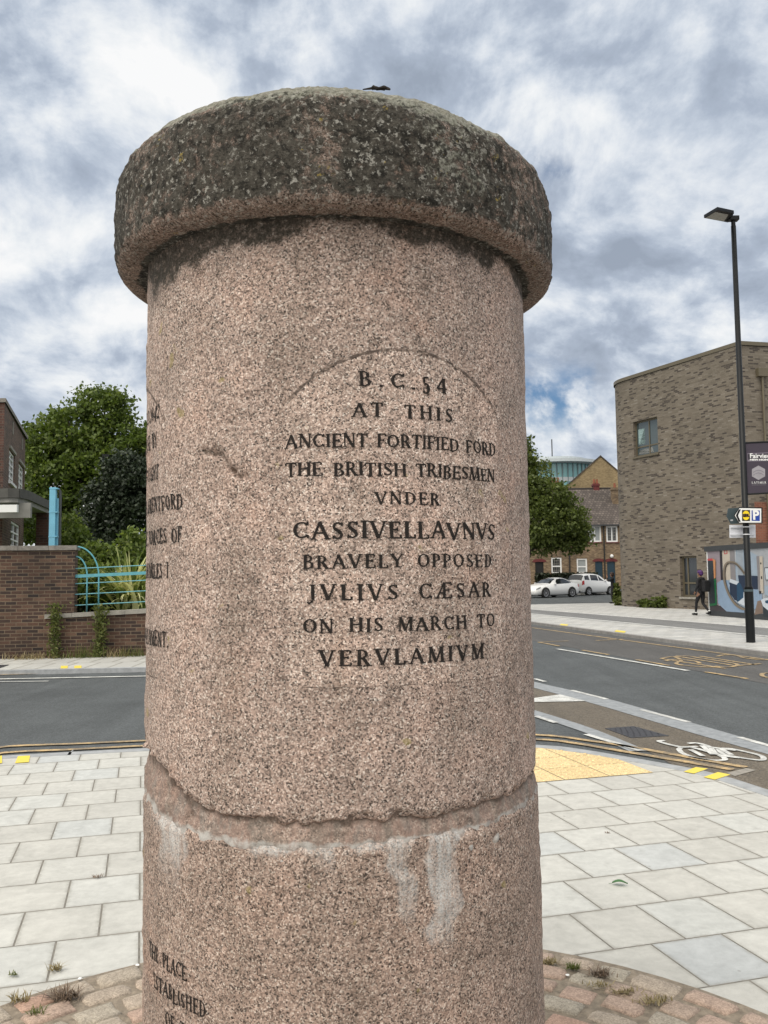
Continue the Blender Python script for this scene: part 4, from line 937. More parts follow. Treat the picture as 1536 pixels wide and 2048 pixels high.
# outline of the carved panels
def ribbon(mb, pts, wd, R_):
    ds = [Vector((a * RS, z)) for a, z in pts]; base = len(mb.v)
    for i, p in enumerate(ds):
        t_ = (ds[min(len(ds) - 1, i + 1)] - ds[max(0, i - 1)]).normalized(); nn = Vector((-t_.y, t_.x)) * wd / 2 * random.uniform(0.7, 1.3)
        for q in (p + nn, p - nn):
            R_ = surf(q.x / RS, q.y) + 0.0009; mb.v.append((CXM + R_ * math.sin(q.x / RS) + lean(q.y), CYM - R_ * math.cos(q.x / RS), q.y))
    for q in range(len(ds) - 1): mb.f.append((base + 2 * q, base + 2 * q + 1, base + 2 * q + 3, base + 2 * q + 2)); mb.m.append(0); mb.uv.append(None)
for c0 in (0.355, -1.42):
    hw = 0.245; pts = []; mb = MB()
    for k in range(60):
        a = math.radians(178 - 176 * k / 59); x_ = hw * math.cos(a); pts.append((c0 + x_ / RS, 1.750 + math.sqrt(0.328 ** 2 - x_ * x_)))
    ribbon(mb, pts, 0.0050, RS + 0.0022); mb.build('panel_outline', M['groove'], mon)
    mb = MB(); ribbon(mb, [(c0 + (-0.22 + 0.44 * k / 40) / RS, 1.408 + 0.001 * math.sin(k)) for k in range(41)], 0.0011, RS + 0.0022); mb.build('panel_base_line', M['groove'], mon)
# bits lying on the cap
q = Vector((CXM + 0.115, CYM - 0.42, 2.644))
mb = MB()
for k in range(7):
    a = random.uniform(0, 6.28); p0 = q + Vector((random.uniform(-.02, .02), random.uniform(-.012, .012), 0)); d_ = Vector((math.cos(a) * .022, math.sin(a) * .009, 0)); d_.z = d_.y * .45
    mb.tube([p0 - d_ * .6, p0 + Vector((0, 0, random.uniform(.001, .006))), p0 + d_], [0.0022, 0.003, 0.0012], 5)
tag(mb.build('dry_twig', plain('dead_twig', (0.025, 0.02, 0.016), 0.95), None), 'small dark dead twig lying on top of the domed stone cap', 'twig')

# ================================================================ walls with real openings
def wall(mb, p0, p1, z0, z1, ops=(), rev=0.12, back=None):
    """vertical wall facing the right-hand side of p0->p1; ops = (s0, s1, z0, z1) openings with reveals"""
    p0, p1 = Vector((p0[0], p0[1], 0)), Vector((p1[0], p1[1], 0)); L = (p1 - p0).length; e = (p1 - p0) / L; n = Vector((e.y, -e.x, 0))
    P = lambda s_, z, d=0: tuple(p0 + e * s_ - n * d + Vector((0, 0, z)))
    ss = sorted({0, L, *[o[0] for o in ops], *[o[1] for o in ops]}); zs_ = sorted({z0, z1, *[o[2] for o in ops], *[o[3] for o in ops]})
    for a, b in zip(ss[:-1], ss[1:]):
        for c, d in zip(zs_[:-1], zs_[1:]):
            if any(o[0] - 1e-6 <= a and b <= o[1] + 1e-6 and o[2] - 1e-6 <= c and d <= o[3] + 1e-6 for o in ops): continue
            mb.face([P(a, c), P(b, c), P(b, d), P(a, d)], [(a, c), (b, c), (b, d), (a, d)])
    for a, b, c, d in ops:
        for q, uv in (((P(a, c), P(a, c, rev), P(a, d, rev), P(a, d)), ((0, c), (rev, c), (rev, d), (0, d))), ((P(b, c, rev), P(b, c), P(b, d), P(b, d, rev)), ((0, c), (rev, c), (rev, d), (0, d))), ((P(a, d), P(a, d, rev), P(b, d, rev), P(b, d)), ((a, 0), (a, rev), (b, rev), (b, 0))), ((P(a, c, rev), P(a, c), P(b, c), P(b, c, rev)), ((a, 0), (a, rev), (b, rev), (b, 0)))):
            mb.face(q, list(uv))
    return p0, e, n


def window(root, p0, e, n, op, rev, fr, frmat, glmat, mull=(), tran=(), name='window', sill=None, depth=0.05, lead=None):
    a, b, c, d = op; o = p0 - n * rev; Zv = Vector((0, 0, 1)); ey = n
    mb = MB()
    def bx(s0_, s1_, q0, q1, dp=depth): mb.obox(o, e, ey, Zv, (s0_, 0, q0), (s1_, dp, q1))
    bx(a, a + fr, c, d); bx(b - fr, b, c, d); bx(a + fr, b - fr, d - fr, d); bx(a + fr, b - fr, c, c + fr)
    for m_ in mull: x = a + (b - a) * m_; bx(x - fr * .4, x + fr * .4, c + fr, d - fr, depth - .004)
    for m_ in tran: z = c + (d - c) * m_; bx(a + fr, b - fr, z - fr * .4, z + fr * .4, depth - .008)
    w_ = mb.build(name, frmat, root)
    g = MB(); P = lambda s_, z: tuple(o + e * s_ + ey * 0.012 + Zv * z); g.face([P(a, c), P(b, c), P(b, d), P(a, d)]); g.build('pane', glmat, w_)
    if sill:
        m2 = MB(); m2.obox(p0, e, ey, Zv, (a - .06, -rev, c - .09), (b + .06, .07, c - .002)); m2.build('sill', sill, w_)
    return w_


# ================================================================ left: garden walls, railing, house
Zv = Vector((0, 0, 1))
wl = Vector(G(-60, 1319.5)[:2]); wr = Vector(G(290, 1310.5)[:2]); ew = (wr - wl).normalized(); nw = Vector((ew.y, -ew.x))
EW3 = Vector((*ew, 0)); NW3 = Vector((*nw, 0))
def WALLS(px, py): return ON(px, py, wl, wr)
s_pier, ztop = WALLS(150, 1091); s_low0, zlow0 = WALLS(90, 1229); s_x, zlow1 = WALLS(290, 1218)
O3 = Vector((*wl, 0))
tall = thing('brick_wall', 'tall dark brick garden wall with grey stone coping ending in a pier', 'wall', tuple(O3 + EW3 * (s_pier - 2)) )
mb = MB(); mb.obox(O3, EW3, -NW3, Zv, (-9, 0, -0.05), (s_pier, 0.34, ztop - 0.10), True); mb.build('wall', M['wallbrick'], tall)
mb = MB()
s_ = -9.0
while s_ < s_pier + 0.03:
    b_ = min(s_ + 0.62, s_pier + 0.045); mb.obox(O3, EW3, -NW3, Zv, (s_, -0.045, ztop - 0.098), (b_ - 0.006, 0.385, ztop + random.uniform(-.004, .004)), False); s_ += 0.62
mb.build('coping', M['coping'], tall)
low = thing('low_brick_wall', 'low dark brick wall with pale coping under the turquoise railing', 'wall', tuple(O3 + EW3 * (s_pier + 2)))
lend = s_x + 5.5; zf = lambda s_: zlow0 + (zlow1 - zlow0) * (s_ - s_low0) / (s_x - s_low0)
mb = MB()
NF = NW3 * 0.10
a, b = s_low0 + .03, lend
def slope_box(mb, a, b, y0, y1, za0, zb0, za1, zb1, uvs=True):
    P = lambda s_, y, z: tuple(O3 + EW3 * s_ + NW3 * y + Zv * z)
    for q, uv in (((P(a, y1, za0), P(b, y1, zb0), P(b, y1, zb1), P(a, y1, za1)), ((a, za0), (b, zb0), (b, zb1), (a, za1))), ((P(b, y0, zb0), P(a, y0, za0), P(a, y0, za1), P(b, y0, zb1)), ((b, zb0), (a, za0), (a, za1), (b, zb1))), ((P(a, y0, za0), P(a, y1, za0), P(a, y1, za1), P(a, y0, za1)), ((y0, za0), (y1, za0), (y1, za1), (y0, za1))), ((P(b, y1, zb0), P(b, y0, zb0), P(b, y0, zb1), P(b, y1, zb1)), ((y1, zb0), (y0, zb0), (y0, zb1), (y1, zb1))), ((P(a, y1, za1), P(b, y1, zb1), P(b, y0, zb1), P(a, y0, za1)), ((a, 0), (b, 0), (b, .3), (a, .3)))): mb.face(q, list(uv) if uvs else None)
slope_box(mb, s_pier + .002, b, -0.22, 0.06, -.05, -.05, zf(s_pier) - .09, zf(b) - .09); slope_box(mb, a, s_pier, 0.003, 0.06, -.05, -.05, zf(a) - .09, zf(s_pier) - .09)
mb.build('wall', M['wallbrick'], low)
mb = MB(); s_ = a - 0.02; k = 0
while s_ < b:
    e_ = min(b, s_ + 0.55); y0 = -0.26 if s_ >= s_pier else 0.003
    slope_box(mb, s_, e_ - .006, y0, 0.10, zf(s_) - .088, zf(e_) - .088, zf(s_) + .003 * (k % 2), zf(e_) + .003 * (k % 2), False); s_ = e_; k += 1
mb.build('coping', M['coping_pale'], low)
# railing
rail = thing('railing', 'turquoise metal railing with quarter round hoops beside the brick pier', 'railing', tuple(O3 + EW3 * (s_pier + 1.5) + Zv))
def RZ(py, px=150): return WALLS(px, py)[1]
yr = -0.10
Pr = lambda s_, z: tuple(O3 + EW3 * s_ + NW3 * yr + Zv * z)
mb = MB()
slope = (zf(lend) - zf(s_pier)) / (lend - s_pier)
for py in (1137, 1167.5, 1189, 1211):
    z = RZ(py); mb.tube([Pr(s_pier, z), Pr(lend, z + slope * (lend - s_pier))], 0.011, 6); 
mb.build('bar', M['blue'], rail)
z = RZ(1152.5); mb = MB()
for q in range(1): mb.obox(O3 + NW3 * yr, (EW3 + Zv * slope), NW3, Zv, (s_pier, -.012, z - .034 - slope * s_pier), (lend, .018, z + .034 - slope * s_pier))
mb.build('main_rail', M['blue'], rail)
for px, pytop in ((172, 1113), (195.5, 1093)):
    sx, _ = WALLS(px, 1200); rad_x = sx - s_pier; zt = RZ(pytop); zb2 = RZ(1152 if px < 180 else 1137); mb = MB()
    pts = [Pr(sx, zf(sx) - .01), Pr(sx, zb2 - .18)] if px > 180 else [Pr(sx, zf(sx) - .01), Pr(sx, zb2 - .02)]
    zc = pts[-1][2]
    for k in range(0, 13):
        a_ = math.pi / 2 * k / 12; pts.append(Pr(s_pier + rad_x * math.cos(a_), zc + (zt - zc) * math.sin(a_)))
    mb.tube(pts, 0.017, 8); mb.build('hoop', M['blue'], rail, smooth=True)
for k in range(1, 5):
    sx = s_pier + 1.15 + k * 1.1; mb = MB(); mb.tube([Pr(sx, zf(sx) - .01), Pr(sx, z + .05)], .014, 6); mb.build('post', M['blue'], rail)

# lawn and soil behind the walls
q0 = O3 - NW3 * 0.5
mb = MB(); mb.face([tuple(q0 - EW3 * 9 + Zv * .55), tuple(q0 + EW3 * (lend + 1) + Zv * .62), tuple(q0 + EW3 * (lend - 2) - NW3 * 40 + Zv * 1.1), tuple(q0 - EW3 * 9 - NW3 * 40 + Zv * 1.0)]); struct('lawn', mb, M['lawn'])

# totem sign beside the pier: blue post with a dark board
pb = AT(105, 1085, 20.0); pt = AT(102, 975, 20.0); bt0 = AT(119, 978, 20.25)
tot = thing('sign_post', 'sky blue steel post carrying a narrow dark grey board above the brick wall', 'sign post', (pb.x, pb.y, 0.6))
wd = 20.0 * 12 / CF
mb = MB(); mb.box((pb.x - wd / 2, pb.y - .05, .6), (pb.x + wd / 2, pb.y + .05, pt.z)); mb.build('post', M['bluepost'], tot)
mb = MB()
for zz2 in (pt.z - .58, pt.z - 1.15, pt.z - 0.03): mb.box((pb.x - wd / 2 - .006, pb.y - .056, zz2 - .015), (pb.x + wd / 2 + .05, pb.y + .056, zz2 + .015))
mb.build('bracket', M['bluepost'], tot)
mb = MB(); x0 = pb.x + wd / 2; mb.plate((x0 + .012, pb.y + .12, 0), (-0.30, 1.0, 0), (0, 0, 1), [(0, .75), (.55, .75), (.55, pt.z - .18), (.4, pt.z - .04), (0, pt.z - .02)], .03); mb.build('board', M['darkgrey'], tot)
mb = MB(); mb.box((x0 + .002, pb.y + .02, .65), (x0 + .03, pb.y + .09, pt.z - .25)); mb.build('edge_strip', M['bluepost'], tot)

# flat-roofed brick house
YH = 24.0
hc = AT(9.5, 797, YH); hb = hc.z
hp0 = Vector((hc.x, hc.y)); 
# far end of the side wall: on the ray through x = 51, at parapet height
hf = ray(51, 872); tH = (hb - CH) / hf.z; hq = CAMP + hf * tH; hp1 = Vector((hq.x, hq.y))
hs = thing('brick_house', 'two storey flat roofed dark brick house with white windows behind the wall', 'house', (hp0.x - 2, hp0.y + 2, 0))
sd_ = (hp1 - hp0).length
ops = []
for (xa, ya0, ya1, xb) in ((18.5, 897, 962, 28.5), (37.5, 924, 985, 46.5)):
    s0_, zt_ = ON(xa, ya0, hp0, hp1); s1_, zb_2 = ON(xb, (ya1 + 12), hp0, hp1); zb_2 = ON(xa, ya1, hp0, hp1)[1]; ops.append((s0_, s1_, zb_2, zt_))
s0_, zt_ = ON(22, 1040, hp0, hp1); s1_, _ = ON(40, 1040, hp0, hp1); ops.append((s0_, min(s1_, sd_ - .3), ON(22, 1092, hp0, hp1)[1], zt_))
mb = MB(); WP = wall(mb, hp0, hp1, 0, hb - .12, ops, .10); mb.build('side_wall', M['housebrick'], hs)
mb = MB(); fl = hp0 - Vector((7, -0.6)); zdo = 3.2
wall(mb, fl, hp0, 0, hb - .12, [((hp0 - fl).length - 1.6, (hp0 - fl).length - .45, 0, 2.9)], .4); mb.build('front_wall', M['darkbrick'], hs)
mb = MB(); L7 = (hp0 - fl).length; e7 = Vector((*((hp0 - fl) / L7), 0)); mb.obox((*fl, 0), e7, Vector((-e7.y, e7.x, 0)), Zv, (L7 - 1.6, .38, 0), (L7 - .45, .42, 2.9)); mb.build('door', M['doordark'], hs)
mb = MB(); bk = hp1 - Vector((7, -0.6)); wall(mb, hp1, bk, 0, hb - .12); wall(mb, bk, fl, 0, hb - .12); mb.build('rear_wall', M['housebrick'], hs)
for i, op in enumerate(ops): window(hs, WP[0], WP[1], WP[2], op, .09, .06, M['whitepaint'], M['glass'], (.5,), (.2, .4, .6, .8) if i < 2 else (.3, .6), sill=M['whitepaint'] if i < 2 else None)
mb = MB(); mb.prism([tuple(hp0 + Vector((.06, -.07))), tuple(hp1 + Vector((.07, .05))), tuple(bk + Vector((-.06, .06))), tuple(fl + Vector((-.06, -.06)))], hb - .118, hb); mb.build('roof_coping', M['coping'], hs)
mb = MB()
for op in ops[:2]:
    mb.obox(WP[0], WP[1], WP[2], Zv, ((op[0] + op[1]) / 2 - .07, .001, op[3] + .55), ((op[0] + op[1]) / 2 + .07, .03, op[3] + .95))
    mb.obox(WP[0], WP[1], WP[2], Zv, (op[0] - .05, .001, op[3] + .02), (op[1] + .05, .05, op[3] + .1))
mb.build('air_brick', M['coping_pale'], hs)
# curved concrete canopy round the corner, white soffit boards
YC = 22.6
ca_ = [AT(x, y, Y) for x, y, Y in ((-40, 998, 22.2), (18, 1003, 22.0), (36, 1005, 22.1), (52, 1008, 22.6), (68, 1015, 23.6), (84, 1022, 24.8), (100, 1026, 26.0))]
zc0 = ca_[1].z - .02
poly = [(c.x, c.y) for c in ca_] + [(ca_[-1].x - .6, ca_[-1].y + .7), (hp0.x + .05, hp0.y + 1.6), (hp0.x - .05, hp0.y - .15), (hp0.x - 5, hp0.y - .1)]
mb = MB(); mb.prism(poly, zc0, zc0 + .30); mb.face([(p[0], p[1], zc0) for p in poly][::-1]); mb.build('canopy', M['conc'], hs)
mb = MB()
for a_, b_ in zip(poly[:6], poly[1:7]):
    d_ = (Vector(b_) - Vector(a_)).normalized(); mb.obox((*a_, 0), (*d_, 0), (d_.y, -d_.x, 0), Zv, (-.02, .003, zc0 + .12), ((Vector(b_) - Vector(a_)).length + .02, .06, zc0 + .36))
mb.build('canopy_edge', M['lead'], hs)
mb = MB()
a_ = AT(-40, 1012, 21.95); b_ = AT(37, 1012, 21.95); mb.box((a_.x, 21.85, AT(0, 1025, 21.9).z), (b_.x, 21.95, AT(0, 1010, 21.9).z)); mb.build('white_fascia', M['whitepaint'], hs)
mb = MB(); b_ = AT(64, 1020, 22.3); mb.box((a_.x, 22.2, AT(64, 1036, 22.3).z), (b_.x, 22.3, zc0)); mb.build('soffit_board', M['conc'], hs)
pp = [AT(x, 1060, 25.6) for x in (72, 97)]
mb = MB(); wall(mb, (pp[0].x, 25.6), (pp[1].x, 25.6), 0, zc0); wall(mb, (pp[1].x, 25.6), (pp[1].x - .1, 26.4), 0, zc0); wall(mb, (pp[0].x - .1, 26.4), (pp[0].x, 25.6), 0, zc0); mb.build('canopy_pier', M['darkbrick'], hs)

# ================================================================ foliage
def leaf_mesh(name, centers, size, mat, parent=None, off=None, jitter=0.35, flat_bias=0.0, aspect=1.6):
    n = len(centers); ax = rng.normal(size=(n, 3)); ax /= np.linalg.norm(ax, axis=1)[:, None]
    nr = rng.normal(size=(n, 3)); nr[:, 2] += flat_bias; nr -= (nr * ax).sum(1)[:, None] * ax; nr /= np.linalg.norm(nr, axis=1)[:, None]
    sd3 = np.cross(nr, ax); s_ = size * (1 + jitter * rng.uniform(-1, 1, n))[:, None]
    o_ = np.array(off if off is not None else (0, 0, 0)); c = centers - o_
    a = c - ax * s_ * aspect * .5; b = c + sd3 * s_ * .5 + nr * s_ * .12; d = c - sd3 * s_ * .5 + nr * s_ * .12; e = c + ax * s_ * aspect * .5
    V = np.stack([a, b, e, d], 1).reshape(-1, 3); F = np.arange(n * 4).reshape(n, 4)
    me = bpy.data.meshes.new(name); me.vertices.add(n * 4); me.vertices.foreach_set('co', V.astype(np.float32).ravel()); me.loops.add(n * 4); me.polygons.add(n); me.polygons.foreach_set('loop_start', np.arange(0, n * 4, 4)); me.loops.foreach_set('vertex_index', F.ravel()); me.materials.append(mat); me.update(calc_edges=True)
    return link(name, me, parent)


def clumps(blobs, per, nclump, spread):
    """leaf positions: clumps on and inside overlapping ellipsoids (cx, cy, cz, rx, ry, rz)"""
    out = []; tot = sum(b[3] * b[5] for b in blobs)
    for b in blobs:
        k = max(3, int(nclump * b[3] * b[5] / tot)); d = rng.normal(size=(k, 3)); d /= np.linalg.norm(d, axis=1)[:, None]; rr = rng.uniform(0.45, 1.04, k) ** 0.6
        cc = np.array(b[:3]) + d * rr[:, None] * np.array(b[3:])
        sp = spread * rng.uniform(.6, 1.3, k)
        for c, s_ in zip(cc, sp): out.append(c + np.clip(rng.normal(size=(per, 3)), -1.9, 1.9) * s_ * np.array([1, 1, .62]))
    return np.concatenate(out)


def tree(name, label, cat, base, blobs, per, ncl, spread, lsize, mat, limbs=7, tr=0.25, group=None, trunk_top=None):
    t = thing(name, label, cat, base, group); bx, by, bz = base
    cz = sum(b[2] for b in blobs) / len(blobs); cxm = sum(b[0] for b in blobs) / len(blobs); cym = sum(b[1] for b in blobs) / len(blobs)
    mb = MB(); top = Vector((cxm, cym, trunk_top or cz)); B0 = Vector(base)
    mb.tube([B0 - Zv * .1, B0.lerp(top, .3) + Vector((.05, 0, 0)), B0.lerp(top, .65), top], [tr * 1.25, tr, tr * .8, tr * .4], 9); mb.build('trunk', M['bark'], t, smooth=True)
    mb = MB()
    for k in range(limbs):
        b = blobs[k % len(blobs)]; s0_ = B0.lerp(top, random.uniform(.4, .9)); e_ = Vector(b[:3]) + Vector((random.uniform(-.5, .5) * b[3], random.uniform(-.5, .5) * b[4], random.uniform(-.2, .5) * b[5])); m_ = s0_.lerp(e_, .5) + Vector((0, 0, -.1 * (e_ - s0_).length))
        mb.tube([s0_, m_, e_], [tr * .45, tr * .3, tr * .1], 6)
    mb.build('limb', M['bark'], t, smooth=True)
    leaf_mesh('crown', clumps(blobs, per, ncl, spread), lsize, mat, t, base)
    return t


def pxblobs(Y, L, dep=0.8):
    o = []
    for x, y, rx, ry in L:
        p = AT(x, y, Y); k = Y / CF; o.append((p.x, p.y + random.uniform(-.5, .5), p.z, rx * k, rx * k * dep, ry * k))
    return o


p = AT(185, 1100, 46); 
tree('broadleaf_tree', 'large green broadleaf tree rising behind the house and the railing', 'tree', (p.x, 46, 1.0), pxblobs(46, [(205, 820, 58, 52), (150, 862, 62, 58), (85, 885, 55, 60), (255, 905, 58, 70), (110, 960, 75, 70), (210, 930, 75, 75), (75, 1020, 60, 70), (165, 1040, 80, 70), (298, 930, 30, 80), (320, 880, 45, 50), (340, 980, 60, 80)]), 64, 820, 0.32, 0.145, M['leaf_a'], 10, .38)
p = AT(250, 1090, 36)
tree('evergreen_tree', 'dark blue-green evergreen tree in front of the tall broadleaf tree', 'tree', (p.x, 36, 1.0), pxblobs(36, [(262, 960, 62, 50), (215, 1015, 52, 60), (275, 1030, 70, 70), (310, 990, 60, 75), (225, 1065, 45, 40)]), 46, 380, 0.24, 0.105, M['leaf_b'], 6, .2)
p = AT(75, 1080, 30)
tree('garden_shrub', 'dark green bush below the canopy beside the blue sign post', 'shrub', (p.x - .2, 31, .9), pxblobs(31, [(62, 1060, 22, 34), (130, 1075, 40, 45), (150, 1120, 40, 40)]), 32, 120, 0.16, 0.09, M['leaf_a'], 4, .08)
for i, (lab, Y, L, n_, lsz, mt) in enumerate((('leafy yellow-green shrub directly behind the quarter round railing hoops', 20.3, [(165, 1150, 24, 40), (180, 1110, 16, 22), (195, 1165, 26, 38)], 170, .07, 'leaf_s'), ('darker low shrub between the hoops and the striped plant', 20.9, [(205, 1175, 22, 36), (212, 1115, 18, 26), (225, 1190, 20, 22)], 150, .065, 'leaf_s'), ('low dark bush in the shade at the foot of the striped plant', 21.4, [(205, 1200, 60, 24), (265, 1185, 24, 24)], 130, .07, 'leaf_dark'), ('tall loose green shrub behind the striped plant', 24.0, [(240, 1140, 60, 40), (300, 1125, 45, 65), (270, 1100, 30, 40), (185, 1140, 40, 50)], 260, .08, 'leaf_s'))):
    bl = pxblobs(Y, L); tree('garden_shrub', lab, 'shrub', (bl[0][0], Y, .6), bl, 26, n_, .10, lsz, M[mt], 5, .03, 'shrubs behind the railing')
# striped sword-leaved plant
bp = G(262, 1216, .62); bY = 19.9; bp = AT(262, 1190, bY)
ph = thing('striped_plant', 'spiky plant with long cream and green striped leaves behind the railing', 'plant', (bp.x, bY, .6)); mb = MB()
for k in range(250):
    a = random.uniform(0, 6.28); ln = random.uniform(.8, 1.45); tilt = random.uniform(.08, .8); droop = random.uniform(.2, 1.5) * (1 if tilt > .25 else .3); b0 = Vector((bp.x + random.gauss(0, .13), bY + random.gauss(0, .13), .75 + random.uniform(0, .35))); wd_ = random.uniform(.030, .058)
    pts = []; d_ = tilt; p_ = b0.copy()
    for j in range(9):
        pts.append(p_.copy()); d_ += droop * .18 * (j / 4); p_ = p_ + Vector((math.cos(a) * math.sin(d_), math.sin(a) * math.sin(d_), math.cos(d_))) * ln / 8
    sd2 = Vector((-math.sin(a), math.cos(a), 0)); base = len(mb.v)
    for j, q in enumerate(pts):
        w2 = wd_ * (1 - (j / 8) ** 2.5) + .002; mb.v += [tuple(q + sd2 * w2 - Zv * 0.0), tuple(q - Zv * w2 * .3), tuple(q - sd2 * w2)]
    for j in range(8):
        for q in (0, 1): mb.f.append((base + 3 * j + q, base + 3 * j + q + 1, base + 3 * j + q + 4, base + 3 * j + q + 3)); mb.m.append(0); mb.uv.append(None)
mb.build('leaf_cluster', M['sword'], ph)

# weeds along the walls
def blades(mb, c, n_, h, spread, wd_=0.006, lean_=.5):
    for k in range(n_):
        a = random.uniform(0, 6.28); q = Vector(c) + Vector((random.gauss(0, spread), random.gauss(0, spread * .5), 0)); hh = h * random.uniform(.4, 1.1); t_ = random.uniform(0, lean_); sd2 = Vector((-math.sin(a), math.cos(a), 0)) * wd_; tip = q + Vector((math.cos(a) * t_ * hh, math.sin(a) * t_ * hh, hh * (1 - .3 * t_))); mid = q.lerp(tip, .55) + Zv * hh * .12
        mb.face([tuple(q - sd2), tuple(q + sd2), tuple(mid + sd2 * .7), tuple(mid - sd2 * .7)]); mb.face([tuple(mid - sd2 * .7), tuple(mid + sd2 * .7), tuple(tip)])
for px, pyt, lab in ((115, 1205, 'tall yellow-green weed growing against the pier brickwork'), (205, 1208, 'tall dark green weed growing against the low wall under the railing')):
    s_, zt_ = WALLS(px, pyt); q = O3 + EW3 * s_ + NW3 * .22; t = thing('tall_weed', lab, 'weed', tuple(q)); mb = MB()
    for k in range(5): mb.tube([q + Vector((random.gauss(0, .04), random.gauss(0, .02), 0)), q + Vector((random.gauss(0, .05), 0, zt_ * .5)), q + Vector((random.gauss(0, .07), 0, zt_ * random.uniform(.8, 1)))], [.008, .006, .003], 5)
    mb.build('stem', M['weed'], t)
    c = np.array(q) + np.stack([rng.normal(0, .07, 520), rng.normal(0, .05, 520), rng.uniform(.02, zt_, 520)], 1); c[:, 0] += np.where(c[:, 2] > zt_ * .85, rng.normal(0, .05, 520), 0)
    leaf_mesh('leaves', c, .038, M['weed'], t, tuple(q), aspect=2.4)
for px, n_, h, mt, lab in ((50, 110, .17, 'dry', 'dry straw tufts along the foot of the tall brick wall'), (90, 80, .20, 'dry', 'straw coloured grass at the foot of the pier beside the tall weed'), (175, 90, .38, 'weed', 'thin green stalks against the low wall between the two tall weeds'), (235, 90, .26, 'dry', 'dry grass clump at the low wall right of the dark green weed'), (265, 110, .24, 'weed', 'faded grass clump at the low wall next to the granite pillar'), (150, 60, .15, 'weed', 'small sparse weed at the low wall base left of the thin green stalks')):
    s_, _ = WALLS(px, 1310); q = O3 + EW3 * s_ + NW3 * .20; mb = MB(); blades(mb, q, n_, h, .20, .006, .9); tag(mb.build('grass_tuft', M[mt], None, off=q), lab, 'weed', 'weeds along the garden wall').location = q
# dim street lamp among the trees
lp = AT(209, 912, 39.5); t = thing('street_lamp', 'small dark street lamp standing among the trees on the left', 'street lamp', (lp.x, 39.5, .8)); mb = MB(); mb.tube([(lp.x - .05, 39.5, .8), (lp.x - .05, 39.5, lp.z)], .05, 8); mb.build('pole', M['black'], t); mb = MB(); mb.box((lp.x - .08, 39.4, lp.z - .03), (lp.x + .20, 39.6, lp.z + .07)); mb.build('lamp_head', M['black'], t)
# small plants on the paving
def tuft(px, py, lab, n_, h, sp, mt, z=0.006):
    q = G(px, py, z); mb = MB(); blades(mb, q, n_, h, sp, .0024, 1.9); o = tag(mb.build('weed_tuft', M[mt], None, off=q), lab, 'weed', 'weeds in the paving'); o.location = q
tuft(38, 2003, 'dry weed tuft at the ring edge in the left bottom corner', 40, .05, .02, 'dry', .012); tuft(130, 1995, 'spreading brown dead weed across the setts left of the pillar', 170, .055, .030, 'drydark', .014)
tuft(113, 1940, 'tiny straw weed in the joint between pale slabs left of the pillar', 45, .04, .012, 'dry'); tuft(30, 1950, 'small greenish weed in the slab joint near the left photo edge', 26, .02, .012, 'weed')
tuft(195, 1754, 'tiny weed in a slab joint well beyond the ring left of the pillar', 30, .018, .015, 'drydark'); tuft(75, 2030, 'yellow-green weed between setts at the bottom left', 40, .04, .014, 'weed', .012)
tuft(1097, 1927, 'straw tuft at the right side foot of the pillar on the ring edge', 70, .03, .016, 'dry', .012); tuft(1148, 1937, 'small olive tuft on the ring edge between straw tuft and dark rosette', 70, .03, .013, 'weed', .012)
tuft(1200, 1950, 'dark curled rosette weed at the edge of the pale slab', 120, .035, .018, 'drydark', .012); tuft(1205, 1972, 'straw patch on the setts just below the dark rosette', 60, .02, .025, 'dry', .016); tuft(1250, 1985, 'long straw patch with a green tip among the right hand setts', 80, .022, .022, 'dry', .016)
tuft(1310, 2004, 'widest straw patch at the outer right edge of the setts', 100, .025, .03, 'dry', .016); tuft(1215, 1666, 'tiny dark scrap in the middle of the right hand paving', 14, .012, .008, 'drydark', .002)
q = G(1240, 1770, .004); mb = MB(); rows = []
for i in range(9):
    u_ = i / 8; wq = .021 * math.sin(math.pi * min(1, u_ * 1.08 + .02)) ** .7; c_ = q + Vector((-.038 + .076 * u_, .010 - .02 * u_, .006 + .010 * math.sin(u_ * 3.1))); rows.append([c_ + Vector((.2 * wq, wq, .006)), c_, c_ + Vector((-.2 * wq, -wq, .008))])
for i in range(8):
    for j in (0, 1): mb.face([tuple(rows[i][j]), tuple(rows[i + 1][j]), tuple(rows[i + 1][j + 1]), tuple(rows[i][j + 1])])
mb.tube([q + Vector((-.055, .014, .004)), q + Vector((-.036, .010, .007))], .0012, 5)
o = tag(mb.build('fallen_leaf', leafmat('green_leaf', [(0, (.05, .13, .05)), (1, (.09, .19, .08))], .2), None, off=q, weld=True), 'curled green leaf lying on the pale paving right of the pillar', 'leaf'); o.location = q
for k, (px, py, lab) in enumerate(((160, 1957, 'white pebble on the setts by the slab edge left of the pillar'), (275, 1930, 'white pebble close against the left side of the pillar'), (1135, 1950, 'white shard on the right hand setts under the olive tuft'))):
    q = G(px, py, .014); bm = bmesh.new(); bmesh.ops.create_icosphere(bm, subdivisions=2, radius=.007)
    for v in bm.verts: v.co = Vector((v.co.x * 1.3, v.co.y, v.co.z * .6)) * random.uniform(.8, 1.15)
    me = bpy.data.meshes.new('pebble'); bm.to_mesh(me); bm.free(); me.materials.append(M['whitepaint']); o = bpy.data.objects.new('pebble', me); COL.objects.link(o); o.location = q; tag(o, lab, 'pebble', 'pebbles on the setts')

